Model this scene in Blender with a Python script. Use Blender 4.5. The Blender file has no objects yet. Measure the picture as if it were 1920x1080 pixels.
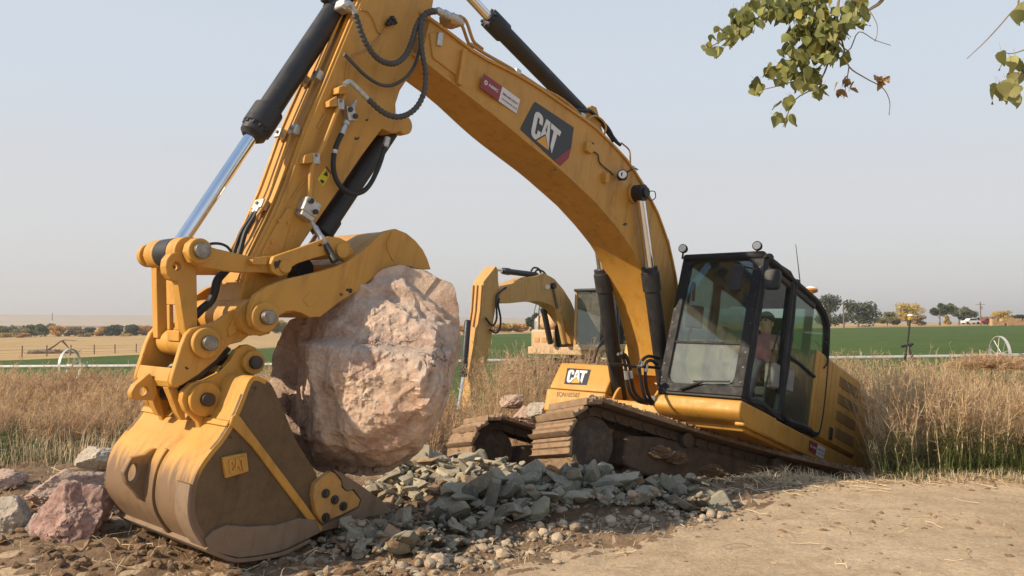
import bpy, bmesh, math, random
import numpy as np
from math import sin, cos, tan, atan2, radians, pi, sqrt, exp
from mathutils import Vector, Matrix, noise
rnd = random.Random(7)
scene = bpy.context.scene
COL = scene.collection

# ------------------------------------------------------------------ camera
FPX, HZ, CAMZ = 1507.0, 605.0, 1.65          # focal length and horizon row, in pixels of a 1920 wide picture
PIT = math.atan((HZ - 540) / FPX)
cam_d = bpy.data.cameras.new('camera'); cam = bpy.data.objects.new('camera', cam_d); COL.objects.link(cam)
cam_d.sensor_width = 36.0; cam_d.lens = FPX * 36.0 / 1920.0
cam_d.clip_start = 0.05; cam_d.clip_end = 20000
cam.location = (0, 0, CAMZ); cam.rotation_euler = (pi / 2 + PIT, 0, 0)
scene.camera = cam

# ------------------------------------------------------------------ sky and sun
SUN_DIR = Vector((-0.927, -0.375, 0.0)).normalized()     # horizontal direction towards the sun
SUN_EL = radians(33)
world = bpy.data.worlds.new('World'); scene.world = world; world.use_nodes = True
wn = world.node_tree.nodes; wl = world.node_tree.links
for n in list(wn): wn.remove(n)
out = wn.new('ShaderNodeOutputWorld'); bg = wn.new('ShaderNodeBackground')
sky = wn.new('ShaderNodeTexSky'); sky.sky_type = 'NISHITA'; sky.sun_disc = False
sky.sun_elevation = SUN_EL; sky.sun_rotation = math.atan2(SUN_DIR.x, SUN_DIR.y)
sky.altitude = 900; sky.air_density = 1.0; sky.dust_density = 4.0; sky.ozone_density = 1.4
bg.inputs['Strength'].default_value = 0.098
# smoke haze: the same in every direction, thicker towards the horizon
tc = wn.new('ShaderNodeTexCoord'); sx = wn.new('ShaderNodeSeparateXYZ'); wl.new(tc.outputs['Generated'], sx.inputs[0])
rmp = wn.new('ShaderNodeValToRGB'); rmp.color_ramp.interpolation = 'EASE'
rmp.color_ramp.elements[0].position = 0.0; rmp.color_ramp.elements[0].color = (5.85, 5.66, 5.48, 1)
e = rmp.color_ramp.elements.new(0.13); e.color = (6.2, 6.15, 6.15, 1)
e = rmp.color_ramp.elements.new(0.30); e.color = (5.85, 6.4, 6.98, 1)
rmp.color_ramp.elements[-1].position = 0.75; rmp.color_ramp.elements[-1].color = (2.6, 3.9, 6.0, 1)
mxs = wn.new('ShaderNodeMix'); mxs.data_type = 'RGBA'; mxs.inputs[0].default_value = 0.85
wl.new(sx.outputs['Z'], rmp.inputs[0]); wl.new(sky.outputs[0], mxs.inputs[6]); wl.new(rmp.outputs[0], mxs.inputs[7])
wl.new(mxs.outputs[2], bg.inputs['Color']); wl.new(bg.outputs[0], out.inputs[0])
sun_d = bpy.data.lights.new('sun', 'SUN'); sun = bpy.data.objects.new('sun', sun_d); COL.objects.link(sun)
sun_d.energy = 5.0; sun_d.angle = radians(0.8); sun_d.color = (1.0, 0.83, 0.62)
sd = SUN_DIR * cos(SUN_EL) + Vector((0, 0, sin(SUN_EL)))
sun.rotation_euler = sd.to_track_quat('Z', 'Y').to_euler(); sun.location = (-20, -10, 20)
vs = scene.view_settings; scene.display_settings.display_device = 'sRGB'
vs.view_transform = 'Standard'; vs.look = 'None'; vs.exposure = 0.32; vs.gamma = 1.0; vs.use_curve_mapping = False
scene.cycles.use_denoising = True
scene.cycles.max_bounces = 8; scene.cycles.transparent_max_bounces = 12

# ------------------------------------------------------------------ materials
MATS = {}
def nmat(name):
    m = bpy.data.materials.new(name); m.use_nodes = True
    return m, m.node_tree.nodes, m.node_tree.links, m.node_tree.nodes['Principled BSDF']
def nz(nt, scale, detail=6, rough=0.6, coord='Object', dim=None):
    t = nt.nodes.new('ShaderNodeTexNoise'); t.inputs['Scale'].default_value = scale
    t.inputs['Detail'].default_value = detail; t.inputs['Roughness'].default_value = rough
    c = next((n for n in nt.nodes if n.type == 'TEX_COORD'), None) or nt.nodes.new('ShaderNodeTexCoord')
    nt.links.new(c.outputs[coord], t.inputs['Vector']); return t
def rampf(nt, fac, stops):
    r = nt.nodes.new('ShaderNodeValToRGB'); el = r.color_ramp.elements
    while len(el) < len(stops): el.new(0.5)
    for i, (p, c) in enumerate(stops):
        el[i].position = p; el[i].color = (*c, 1) if len(c) == 3 else c
    nt.links.new(fac, r.inputs[0]); return r
def mixc(nt, fac, a, b, mode='MIX'):
    m = nt.nodes.new('ShaderNodeMix'); m.data_type = 'RGBA'; m.blend_type = mode
    for s, v in ((0, fac), (6, a), (7, b)):
        if hasattr(v, 'is_linked') or hasattr(v, 'links'): nt.links.new(v, m.inputs[s])
        elif s == 0: m.inputs[0].default_value = v
        else: m.inputs[s].default_value = (*v, 1)
    return m.outputs[2]
def bump(nt, bs, h, strength=0.3, dist=0.01):
    b = nt.nodes.new('ShaderNodeBump'); b.inputs['Strength'].default_value = strength; b.inputs['Distance'].default_value = dist
    nt.links.new(h, b.inputs['Height']); nt.links.new(b.outputs[0], bs.inputs['Normal'])
def simple(name, col, rough=0.6, metal=0.0, var=0.25, scale=6, bmp=0.0, bscale=60, spec=0.5):
    m, N, L, b = nmat(name); nt = m.node_tree
    t = nz(nt, scale)
    r = rampf(nt, t.outputs[0], [(0.3, tuple(c * (1 - var) for c in col)), (0.7, tuple(min(1, c * (1 + var)) for c in col))])
    L.new(r.outputs[0], b.inputs['Base Color'])
    b.inputs['Roughness'].default_value = rough; b.inputs['Metallic'].default_value = metal
    b.inputs['Specular IOR Level'].default_value = spec
    if bmp: bump(nt, b, nz(nt, bscale).outputs[0], bmp)
    MATS[name] = m; return m
def paint(name, col, dust=(0.30, 0.20, 0.11), amt=0.35, rough=0.42, chip=(0.06, 0.035, 0.02), chipw=0.012, lo=None):
    """worn machine paint: faint tone drift, dust film in patches, small dark chips"""
    m, N, L, b = nmat(name); nt = m.node_tree
    t1 = nz(nt, 1.7, 8, 0.65); t2 = nz(nt, 9, 8, 0.7); t3 = nz(nt, 34, 4, 0.6)
    base = rampf(nt, t1.outputs[0], [(0.3, tuple(c * 0.88 for c in col)), (0.7, tuple(c * 1.08 for c in col))]).outputs[0]
    f = rampf(nt, t2.outputs[0], [(0.42, (0, 0, 0)), (0.78, (amt, amt, amt))]).outputs[0]
    c1 = mixc(nt, f, base, dust)
    if lo:                                        # dried mud that reaches up from the bottom edge, ragged
        z0, z1, mudc = lo
        c = next(n for n in N if n.type == 'TEX_COORD'); s = N.new('ShaderNodeSeparateXYZ'); L.new(c.outputs['Object'], s.inputs[0])
        mr = N.new('ShaderNodeMapRange'); mr.inputs[1].default_value = z0; mr.inputs[2].default_value = z1
        mr.inputs[3].default_value = 1.25; mr.inputs[4].default_value = -0.25; L.new(s.outputs['Z'], mr.inputs[0])
        tt = nz(nt, 2.4, 9, 0.75); mq = N.new('ShaderNodeMapping'); mq.inputs['Scale'].default_value = (1.0, 5.5, 1.0); L.new(c.outputs['Object'], mq.inputs[0]); L.new(mq.outputs[0], tt.inputs['Vector']); ad = N.new('ShaderNodeMath'); ad.operation = 'ADD'; L.new(mr.outputs[0], ad.inputs[0]); L.new(tt.outputs[0], ad.inputs[1])
        ff = rampf(nt, ad.outputs[0], [(0.72, (0, 0, 0)), (1.0, (0.93, 0.93, 0.93))]).outputs[0]
        c1 = mixc(nt, ff, c1, mudc)
    f2 = rampf(nt, t3.outputs[0], [(0.665, (0, 0, 0)), (0.665 + chipw * 2, (0.85, 0.85, 0.85))]).outputs[0]
    mp = N.new('ShaderNodeMapping'); mp.inputs['Scale'].default_value = (1.0, 1.0, 0.14); tcn = next(n for n in N if n.type == 'TEX_COORD'); L.new(tcn.outputs['Object'], mp.inputs[0])
    tsk = nz(nt, 9, 6, 0.7); L.new(mp.outputs[0], tsk.inputs['Vector'])            # run-down grime, stretched downwards
    c1 = mixc(nt, 1.0, c1, rampf(nt, tsk.outputs[0], [(0.32, (0.76, 0.71, 0.66)), (0.47, (1, 1, 1)), (0.74, (1.07, 1.06, 1.05))]).outputs[0], 'MULTIPLY')
    t4 = nz(nt, 2.3, 3); f3 = rampf(nt, t4.outputs[0], [(0.5, (0, 0, 0)), (0.62, (1, 1, 1))]).outputs[0]
    f2 = mixc(nt, 1.0, f2, f3, 'MULTIPLY')
    c2 = mixc(nt, f2, c1, chip)
    L.new(c2, b.inputs['Base Color'])
    rr = rampf(nt, t2.outputs[0], [(0.35, (rough,) * 3), (0.75, (min(1, rough + 0.35),) * 3)]); L.new(rr.outputs[0], b.inputs['Roughness'])
    bump(nt, b, t3.outputs[0], 0.06, 0.004)
    MATS[name] = m; return m
def glass(name, tint=(0.62, 0.74, 0.70), dust=0.10, gloss=1.0):
    m, N, L, b = nmat(name); nt = m.node_tree; N.remove(b)
    o = next(n for n in N if n.type == 'OUTPUT_MATERIAL')
    tr = N.new('ShaderNodeBsdfTransparent'); tr.inputs[0].default_value = (*tint, 1)
    gl = N.new('ShaderNodeBsdfGlossy'); gl.inputs['Roughness'].default_value = 0.03; gl.inputs[0].default_value = (0.95, 0.97, 1, 1)
    df = N.new('ShaderNodeBsdfDiffuse'); df.inputs[0].default_value = (0.55, 0.50, 0.43, 1)
    fr = N.new('ShaderNodeFresnel'); fr.inputs[0].default_value = 1.52
    mu = N.new('ShaderNodeMath'); mu.operation = 'MULTIPLY'; mu.inputs[1].default_value = gloss * 1.9; L.new(fr.outputs[0], mu.inputs[0])
    m1 = N.new('ShaderNodeMixShader'); L.new(mu.outputs[0], m1.inputs[0]); L.new(tr.outputs[0], m1.inputs[1]); L.new(gl.outputs[0], m1.inputs[2])
    t1 = nz(nt, 5, 6); t2 = nz(nt, 55, 3, 0.8)
    f = rampf(nt, t1.outputs[0], [(0.3, (dust * 0.5,) * 3), (0.75, (dust * 1.5,) * 3)]).outputs[0]
    f2 = rampf(nt, t2.outputs[0], [(0.66, (0, 0, 0)), (0.74, (min(0.35, dust * 5),) * 3)]).outputs[0]
    fa = mixc(nt, 1.0, f, f2, 'ADD')
    m2 = N.new('ShaderNodeMixShader'); L.new(fa, m2.inputs[0]); L.new(m1.outputs[0], m2.inputs[1]); L.new(df.outputs[0], m2.inputs[2])
    L.new(m2.outputs[0], o.inputs[0]); MATS[name] = m; return m
def stonemat(name, cols, scale=3, rough=0.9, bmp=0.6, bdist=0.02, rand=0.15, det=9, bs=9):
    m, N, L, b = nmat(name); nt = m.node_tree
    t = nz(nt, scale, det, 0.7); t2 = nz(nt, scale * 6, 6, 0.7)
    k = len(cols); r = rampf(nt, t.outputs[0], [(0.28 + 0.44 * i / (k - 1), c) for i, c in enumerate(cols)])
    g = rampf(nt, t2.outputs[0], [(0.3, (0.72,) * 3), (0.72, (1.2,) * 3)])
    c = mixc(nt, 1.0, r.outputs[0], g.outputs[0], 'MULTIPLY')
    oi = N.new('ShaderNodeObjectInfo'); mr = N.new('ShaderNodeMapRange'); mr.inputs[3].default_value = 1 - rand; mr.inputs[4].default_value = 1 + rand
    L.new(oi.outputs['Random'], mr.inputs[0]); cc = N.new('ShaderNodeCombineColor')
    for i in range(3): L.new(mr.outputs[0], cc.inputs[i])
    c = mixc(nt, 1.0, c, cc.outputs[0], 'MULTIPLY')
    L.new(c, b.inputs['Base Color']); b.inputs['Roughness'].default_value = rough; b.inputs['Specular IOR Level'].default_value = 0.2
    bump(nt, b, nz(nt, bs * scale / 3, 10, 0.72).outputs[0], bmp, bdist)
    MATS[name] = m; return m
def leafmat(name, col, var=0.35, trans=0.35):
    """foliage: per-object and per-leaf tone, some light through the blade"""
    m, N, L, b = nmat(name); nt = m.node_tree
    t = nz(nt, 3.1, 4); oi = N.new('ShaderNodeObjectInfo')
    gi = N.new('ShaderNodeNewGeometry'); a = N.new('ShaderNodeMath'); a.operation = 'ADD'; L.new(gi.outputs['Random Per Island'], a.inputs[0]); L.new(oi.outputs['Random'], a.inputs[1])
    fr = N.new('ShaderNodeMath'); fr.operation = 'FRACT'; L.new(a.outputs[0], fr.inputs[0])
    r = rampf(nt, fr.outputs[0], [(0.0, tuple(c * (1 - var) for c in col)), (0.5, col), (1.0, tuple(c * (1 + var) for c in col))])
    L.new(r.outputs[0], b.inputs['Base Color']); b.inputs['Roughness'].default_value = 0.6; b.inputs['Specular IOR Level'].default_value = 0.25
    tl = N.new('ShaderNodeBsdfTranslucent'); L.new(r.outputs[0], tl.inputs[0])
    ms = N.new('ShaderNodeMixShader'); ms.inputs[0].default_value = trans
    o = next(n for n in N if n.type == 'OUTPUT_MATERIAL'); L.new(b.outputs[0], ms.inputs[1]); L.new(tl.outputs[0], ms.inputs[2]); L.new(ms.outputs[0], o.inputs[0])
    MATS[name] = m; return m

YEL = (0.53, 0.268, 0.040)
paint('yellow', YEL, dust=(0.40, 0.25, 0.105), amt=0.38, chipw=0.03)
paint('yellow_dusty', (0.48, 0.255, 0.065), amt=0.6)
paint('yellow_bucket', (0.54, 0.27, 0.042), amt=0.35, rough=0.5, chipw=0.03, lo=(-0.95, -0.05, (0.15, 0.098, 0.06)))
paint('bucket_mud', (0.20, 0.135, 0.085), dust=(0.27, 0.20, 0.14), amt=0.6, rough=0.75, lo=None)
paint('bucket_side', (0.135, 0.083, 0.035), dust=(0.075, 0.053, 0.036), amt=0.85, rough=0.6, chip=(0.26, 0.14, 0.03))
paint('yellow_old', (0.55, 0.30, 0.085), dust=(0.46, 0.29, 0.14), amt=0.7, rough=0.6)
paint('tan_dusty', (0.58, 0.40, 0.24), dust=(0.45, 0.33, 0.2), amt=0.6, rough=0.7)
paint('black_paint', (0.016, 0.016, 0.018), dust=(0.12, 0.10, 0.08), amt=0.16, rough=0.38, chip=(0.10, 0.09, 0.08))
paint('cab_black', (0.012, 0.012, 0.013), dust=(0.07, 0.06, 0.05), amt=0.10, rough=0.62, chip=(0.03, 0.028, 0.025))
paint('vent_dark', (0.34, 0.19, 0.055), amt=0.5, rough=0.7)
simple('rubber', (0.018, 0.018, 0.018), 0.6, bmp=0.1)
simple('hose_grey', (0.06, 0.058, 0.055), 0.55)
simple('chrome', (0.75, 0.77, 0.8), 0.10, 1.0, 0.05)
simple('steel', (0.27, 0.25, 0.225), 0.42, 1.0, 0.4, 20)
simple('zinc', (0.50, 0.49, 0.46), 0.45, 0.7, 0.25, 30)
simple('dark_steel', (0.06, 0.055, 0.05), 0.55, 0.5, 0.4)
simple('interior', (0.03, 0.03, 0.032), 0.7)
simple('seat_fabric', (0.02, 0.02, 0.022), 0.9)
simple('console_grey', (0.22, 0.21, 0.20), 0.7)
simple('white_plastic', (0.75, 0.74, 0.72), 0.5, var=0.05)
simple('amber', (0.55, 0.25, 0.05), 0.4)
simple('lamp_lens', (0.85, 0.83, 0.78), 0.15, var=0.1, scale=60)
simple('decal_black', (0.022, 0.024, 0.028), 0.45, var=0.1)
simple('decal_white', (0.66, 0.65, 0.62), 0.5, var=0.06)
simple('decal_red', (0.25, 0.025, 0.035), 0.5, var=0.1)
simple('decal_yellow', (0.68, 0.32, 0.04), 0.5, var=0.06)
simple('warn_yellow', (0.62, 0.50, 0.02), 0.5, var=0.1)
simple('grease', (0.035, 0.024, 0.014), 0.5, var=0.5, scale=30)
simple('text_brown', (0.10, 0.05, 0.02), 0.6, var=0.1)
paint('track_mud', (0.23, 0.15, 0.088), dust=(0.34, 0.235, 0.145), amt=0.8, rough=0.9, chip=(0.10, 0.075, 0.055), chipw=0.05)
paint('frame_mud', (0.095, 0.064, 0.041), dust=(0.17, 0.115, 0.072), amt=0.9, rough=0.95)
paint('idler_mud', (0.075, 0.06, 0.05), dust=(0.22, 0.15, 0.09), amt=0.9, rough=0.8)
glass('cab_glass', (0.70, 0.82, 0.77), 0.035, 0.55); glass('door_glass', (0.95, 0.97, 0.96), 0.003, 0.05); glass('right_glass', (0.55, 0.62, 0.60), 0.05, 0.3); glass('quarter_glass', (0.70, 0.80, 0.74), 0.04, 0.22); glass('cab_glass_dusty', (0.62, 0.78, 0.74), 0.15, 0.8)
simple('shirt', (0.70, 0.27, 0.31), 0.9); simple('skin', (0.70, 0.43, 0.31), 0.6, var=0.1); simple('hair', (0.012, 0.011, 0.011), 0.7); simple('denim', (0.05, 0.06, 0.09), 0.9)

# ------------------------------------------------------------------ mesh builder
class MB:
    def __init__(s): s.v = []; s.f = []
    def add(s, vs, fs):
        o = len(s.v); s.v += [tuple(p) for p in vs]; s.f += [tuple(i + o for i in f) for f in fs]; return s
    def prism(s, a, b):
        """solid between two matching outlines (lists of 3D points)"""
        n = len(a); area = sum((Vector(a[i]).cross(Vector(a[(i + 1) % n])) for i in range(n)), Vector())
        fl = area.dot(sum((Vector(b[i]) - Vector(a[i]) for i in range(n)), Vector())) > 0
        fs = [tuple(range(n)), tuple(range(2 * n - 1, n - 1, -1))] + [(i, n + i, n + (i + 1) % n, (i + 1) % n) for i in range(n)]
        if fl: fs = [tuple(reversed(f)) for f in fs]
        return s.add(list(a) + list(b), fs)
    def box(s, c, d, M=None):
        c = Vector(c); pts = [Vector((sx * d[0] / 2, sy * d[1] / 2, sz * d[2] / 2)) for sx in (-1, 1) for sy in (-1, 1) for sz in (-1, 1)]
        pts = [c + (M @ p if M else p) for p in pts]
        return s.add(pts, [(0, 1, 3, 2), (4, 6, 7, 5), (0, 4, 5, 1), (2, 3, 7, 6), (0, 2, 6, 4), (1, 5, 7, 3)])
    def lathe(s, p0, p1, prof, n=20, caps=True):
        """profile [(t along p0->p1 in metres, radius)]"""
        p0 = Vector(p0); ax = (Vector(p1) - p0).normalized()
        u = ax.orthogonal().normalized(); w = ax.cross(u); vs = []
        for t, r in prof:
            for k in range(n):
                a = 2 * pi * k / n; vs.append(p0 + ax * t + (u * cos(a) + w * sin(a)) * r)
        fs = [(i * n + k, i * n + (k + 1) % n, (i + 1) * n + (k + 1) % n, (i + 1) * n + k) for i in range(len(prof) - 1) for k in range(n)]
        if caps: fs += [tuple(range(n - 1, -1, -1)), tuple(range((len(prof) - 1) * n, len(prof) * n))]
        return s.add(vs, fs)
    def cyl(s, p0, p1, r, n=18, r1=None):
        L = (Vector(p1) - Vector(p0)).length
        return s.lathe(p0, p1, [(0, r), (L, r if r1 is None else r1)], n)
    def tube(s, path, r, n=8, caps=True):
        path = [Vector(p) for p in path]; m = len(path); rs = r if isinstance(r, (list, tuple)) else [r] * m
        u = None; vs = []
        for i, p in enumerate(path):
            t = (path[min(i + 1, m - 1)] - path[max(i - 1, 0)]).normalized()
            u = t.orthogonal().normalized() if u is None else (u - t * u.dot(t)).normalized()
            w = t.cross(u)
            for k in range(n):
                a = 2 * pi * k / n; vs.append(p + (u * cos(a) + w * sin(a)) * rs[i])
        fs = [(i * n + k, i * n + (k + 1) % n, (i + 1) * n + (k + 1) % n, (i + 1) * n + k) for i in range(m - 1) for k in range(n)]
        if caps: fs += [tuple(range(n - 1, -1, -1)), tuple(range((m - 1) * n, m * n))]
        return s.add(vs, fs)
    def ball(s, c, r, n=10, sc=(1, 1, 1)):
        c = Vector(c); vs = []
        for i in range(n + 1):
            th = pi * i / n
            for k in range(2 * n):
                a = pi * k / n; vs.append(c + Vector((sc[0] * sin(th) * cos(a), sc[1] * sin(th) * sin(a), sc[2] * cos(th))) * r)
        return s.add(vs, [(i * 2 * n + k, (i + 1) * 2 * n + k, (i + 1) * 2 * n + (k + 1) % (2 * n), i * 2 * n + (k + 1) % (2 * n)) for i in range(n) for k in range(2 * n)])
    def mesh(s, name, mat, smooth=35, bevel=0):
        me = bpy.data.meshes.new(name); me.from_pydata(s.v, [], s.f); me.validate(); me.update()
        if smooth: me.shade_smooth(); me.set_sharp_from_angle(angle=radians(smooth))
        me.materials.append(MATS[mat] if isinstance(mat, str) else mat); return me
    def build(s, name, mat, parent=None, smooth=35, bevel=0, seg=2):
        o = bpy.data.objects.new(name, s.mesh(name, mat, smooth)); COL.objects.link(o); o.parent = parent
        if bevel:
            b = o.modifiers.new('bevel', 'BEVEL'); b.width = bevel; b.segments = seg; b.limit_method = 'ANGLE'; b.angle_limit = radians(38)
        return o
def link(name, me, parent=None, M=None):
    o = bpy.data.objects.new(name, me); COL.objects.link(o); o.parent = parent
    if M is not None: o.matrix_local = M
    return o
def tag(o, label=None, cat=None, group=None, kind=None):
    if label: o['label'] = label
    if cat: o['category'] = cat
    if group: o['group'] = group
    if kind: o['kind'] = kind
    return o
def empty(name, M=None, loc=None):
    o = bpy.data.objects.new(name, None); COL.objects.link(o)
    if M is not None: o.matrix_world = M
    if loc is not None: o.location = loc
    o.empty_display_size = 0.2; return o
def smooth_path(pts, k=6):
    """Catmull-Rom through the points"""
    p = [Vector(q) for q in pts]; p = [p[0] * 2 - p[1]] + p + [p[-1] * 2 - p[-2]]; o = []
    for i in range(1, len(p) - 2):
        for j in range(k):
            t = j / k; a, b, c, d = p[i - 1:i + 3]
            o.append(0.5 * ((2 * b) + (c - a) * t + (2 * a - 5 * b + 4 * c - d) * t * t + (3 * b - a - 3 * c + d) * t ** 3))
    return o + [p[-2]]
def resample(pts, n):
    p = [Vector(q) for q in pts]; d = [0]
    for a, b in zip(p, p[1:]): d.append(d[-1] + (b - a).length)
    o = []
    for i in range(n):
        t = d[-1] * i / (n - 1); k = max(j for j in range(len(d)) if d[j] <= t + 1e-9); k = min(k, len(p) - 2)
        o.append(p[k].lerp(p[k + 1], (t - d[k]) / max(1e-9, d[k + 1] - d[k])))
    return o
# ------------------------------------------------------------------ sight lines (to survey positions from the photograph)
_fw = Vector((0, cos(PIT), sin(PIT))); _up = Vector((0, -sin(PIT), cos(PIT))); _rt = Vector((1, 0, 0)); CAM = Vector((0, 0, CAMZ))
def ray(px, py): return _rt * ((px - 960) / FPX) + _up * ((540 - py) / FPX) + _fw
def at(px, py, Y):
    d = ray(px, py); return CAM + d * (Y / d.y)
def frame(a, p, r, O):
    a, p, r = map(radians, (a, p, r))
    h = Vector((-sin(a) * cos(p), -cos(a) * cos(p), sin(p))); l = Vector((cos(a), -sin(a), 0)); n = h.cross(l)
    l = l * cos(r) + n * sin(r); n = h.cross(l)
    M = Matrix((h, l, n)).transposed().to_4x4(); M.translation = O; return M
class Frame:
    def __init__(s, M): s.M = M; s.I = M.inverted(); s.o = s.I @ CAM; s.R = s.I.to_3x3()
    def plane(s, px, py, n, k):
        d = s.R @ ray(px, py); n = Vector(n); return s.o + d * ((k - n.dot(s.o)) / n.dot(d))
    def Y(s, px, py, y): return s.plane(px, py, (0, 1, 0), y)
    def X(s, px, py, x): return s.plane(px, py, (1, 0, 0), x)
    def Z(s, px, py, z): return s.plane(px, py, (0, 0, 1), z)
# ------------------------------------------------------------------ where the two machines stand
M1 = frame(40.8, 16.8, -0.64, Vector((2.104, 10.681, -0.94))); F1 = Frame(M1)
SW = radians(24)
Rz = Matrix.Rotation(-SW, 4, 'Z') @ Matrix.Rotation(radians(4.0), 4, 'X')
MT_local = Rz.copy()                                    # undercarriage in the upper frame
MT_local.translation = Rz.to_3x3() @ Vector((0.10, -0.33, 0.08))
MT = M1 @ MT_local; MTI = MT.inverted()
GAUGE, SHOE, TR, TL = 2.55, 0.85, 0.46, 3.9             # track gauge, shoe width, end radius, wheelbase
# ------------------------------------------------------------------ ground
def sst(t): t = min(1.0, max(0.0, t)); return t * t * (3 - 2 * t)
def field_h(x, y): return -0.75 + 0.014 * max(-160, min(160, x))
_tn = MT.to_3x3() @ Vector((0, 0, 1)); _to = MT.translation
def track_plane(x, y): return _to.z - (_tn.x * (x - _to.x) + _tn.y * (y - _to.y)) / _tn.z
def base_h(x, y):
    left = sst((-0.8 - x) / 2.5)
    ye = 8.45 + 1.3 * left; wd = 1.5 + 3.5 * left; dp = -1.15 + 0.7 * left
    z = dp * sst((y - ye) / wd)
    z += 0.80 * left * exp(-((y - 14.2) / 2.3) ** 2)      # grassy bank on the left
    f = sst((y - 13.5 - 2.5 * left) / 4); z = z * (1 - f) + field_h(x, y) * f
    if 6 < y < 15 and -3 < x < 8:
        q = MTI @ Vector((x, y, track_plane(x, y)))
        d = max(abs(q.x) - 2.5, abs(q.y) - 1.75, 0.0)
        w = 1 - sst(d / 0.55); z += w * (min(z, track_plane(x, y) - 0.03) - z)
    return z
def road_mask(x, y):
    """>0 on the packed dirt track in the right foreground; the edge runs from lower left to the ditch lip"""
    e = -0.55 + 0.0 * x
    edge = 5.2 + 3.15 * sst((x + 0.6) / 4.4)            # road lies nearer than this
    return (edge - y) + 0.35 * noise.noise(Vector((x * 1.3, y * 1.3, 3.1)))
def height(x, y):
    z = base_h(x, y)
    if -14 < x < 16 and y < 22:
        v = Vector((x, y, 0)); r = sst(0.5 + road_mask(x, y) * 1.2)
        a = 0.035 * noise.fractal(v * 1.1, 1.0, 2.0, 3)
        bmpv = noise.fractal(v * 5.0, 0.9, 2.1, 4); cl = max(0, noise.noise(v * 9.0 + Vector((5, 2, 1))) - 0.05)
        z += a * (0.4 + 0.6 * (1 - r)) + (1 - r) * (0.045 * bmpv + 0.10 * cl) + r * (0.010 * bmpv + 0.030 * max(0, noise.noise(v * 3.2 + Vector((1, 7, 2))) - .18))
        # tyre-pressed ruts on the road, shallow
        z += -r * 0.030 * max(0, sin((y * 0.95 + x * 0.12) * 3.1)) * (0.5 + 0.5 * noise.noise(v * 0.6))
        z += 0.75 * (0.26 * exp(-((x + .62) ** 2 / .605 + (y - 8.55) ** 2 / .605)) + 0.17 * exp(-((x - .72) ** 2 / .605 + (y - 7.35) ** 2 / .353)) + 0.14 * exp(-((x + .05) ** 2 / .5 + (y - 7.0) ** 2 / .405)))
        z += 0.16 * exp(-((x + 4.6) ** 2 / 1.6 + (y - 7.6) ** 2 / 0.9)) + 0.10 * exp(-((x + 3.0) ** 2 / 0.8 + (y - 6.0) ** 2 / 0.5))
        z += 0.05 * exp(-((y - 8.25) / 0.25) ** 2) * sst((x - 1.8) / 0.8) * (0.6 + 0.8 * noise.noise(v * 2.3))   # pushed-up crumbs on the ditch lip
    return z
def axis(lo, hi, step, far_lo, far_hi, g=1.22):
    a = list(np.arange(lo, hi + 1e-6, step)); s = step; p = a[-1]
    while p < far_hi: s *= g; p += s; a.append(p)
    s = step; p = a[0]; b = []
    while p > far_lo: s *= g; p -= s; b.append(p)
    return b[::-1] + a
def sheet(name, xs, ys, fn, mat, keep=None):
    vs = [(x, y, fn(x, y)) for y in ys for x in xs]; nx = len(xs); fs = []
    for j in range(len(ys) - 1):
        for i in range(nx - 1):
            if keep is None or keep(0.5 * (xs[i] + xs[i + 1]), 0.5 * (ys[j] + ys[j + 1])): fs.append((j * nx + i, j * nx + i + 1, (j + 1) * nx + i + 1, (j + 1) * nx + i))
    me = bpy.data.meshes.new(name); me.from_pydata(vs, [], fs); me.update(); me.shade_smooth(); me.materials.append(MATS[mat])
    o = bpy.data.objects.new(name, me); COL.objects.link(o); return tag(o, kind='structure')
def groundmat(name, a, b, c, s1=0.9, fine=28, bs=0.5, bd=0.02, straw=0.0):
    m, N, L, bb = nmat(name); nt = m.node_tree
    t1 = nz(nt, s1, 8, 0.65); t2 = nz(nt, s1 * 7, 8, 0.7); t3 = nz(nt, fine, 6, 0.75)
    c1 = rampf(nt, t1.outputs[0], [(0.32, a), (0.68, b)]).outputs[0]
    f = rampf(nt, t2.outputs[0], [(0.45, (0, 0, 0)), (0.7, (0.8, 0.8, 0.8))]).outputs[0]
    c2 = mixc(nt, f, c1, c)
    g = rampf(nt, t3.outputs[0], [(0.3, (0.70,) * 3), (0.7, (1.22,) * 3)]).outputs[0]
    c3 = mixc(nt, 1.0, c2, g, 'MULTIPLY'); L.new(c3, bb.inputs['Base Color'])
    bb.inputs['Roughness'].default_value = 1.0; bb.inputs['Specular IOR Level'].default_value = 0.1
    ad = N.new('ShaderNodeMath'); ad.operation = 'ADD'; L.new(t2.outputs[0], ad.inputs[0]); L.new(t3.outputs[0], ad.inputs[1])
    bump(nt, bb, ad.outputs[0], bs, bd); MATS[name] = m
groundmat('soil', (0.21, 0.138, 0.083), (0.33, 0.225, 0.138), (0.15, 0.095, 0.058), 0.9, 22, 0.8, 0.03)
groundmat('road_dirt', (0.45, 0.33, 0.205), (0.59, 0.45, 0.295), (0.37, 0.26, 0.16), 0.55, 30, 0.7, 0.025)
groundmat('crop_green', (0.050, 0.090, 0.020), (0.075, 0.122, 0.028), (0.115, 0.135, 0.045), 0.07, 3.0, 0.6, 0.12)
groundmat('stubble', (0.40, 0.27, 0.12), (0.52, 0.36, 0.18), (0.33, 0.22, 0.10), 0.03, 2.0, 0.4, 0.05)
groundmat('dry_hill', (0.42, 0.32, 0.20), (0.50, 0.38, 0.25), (0.34, 0.27, 0.18), 0.004, 0.2, 0.2, 0.3)
xs = axis(-7.5, 7.0, 0.075, -2500, 2500, 1.2); ys = axis(3.2, 12.0, 0.075, -80, 4000, 1.2)
sheet('ground', xs, ys, height, 'soil')
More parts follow.
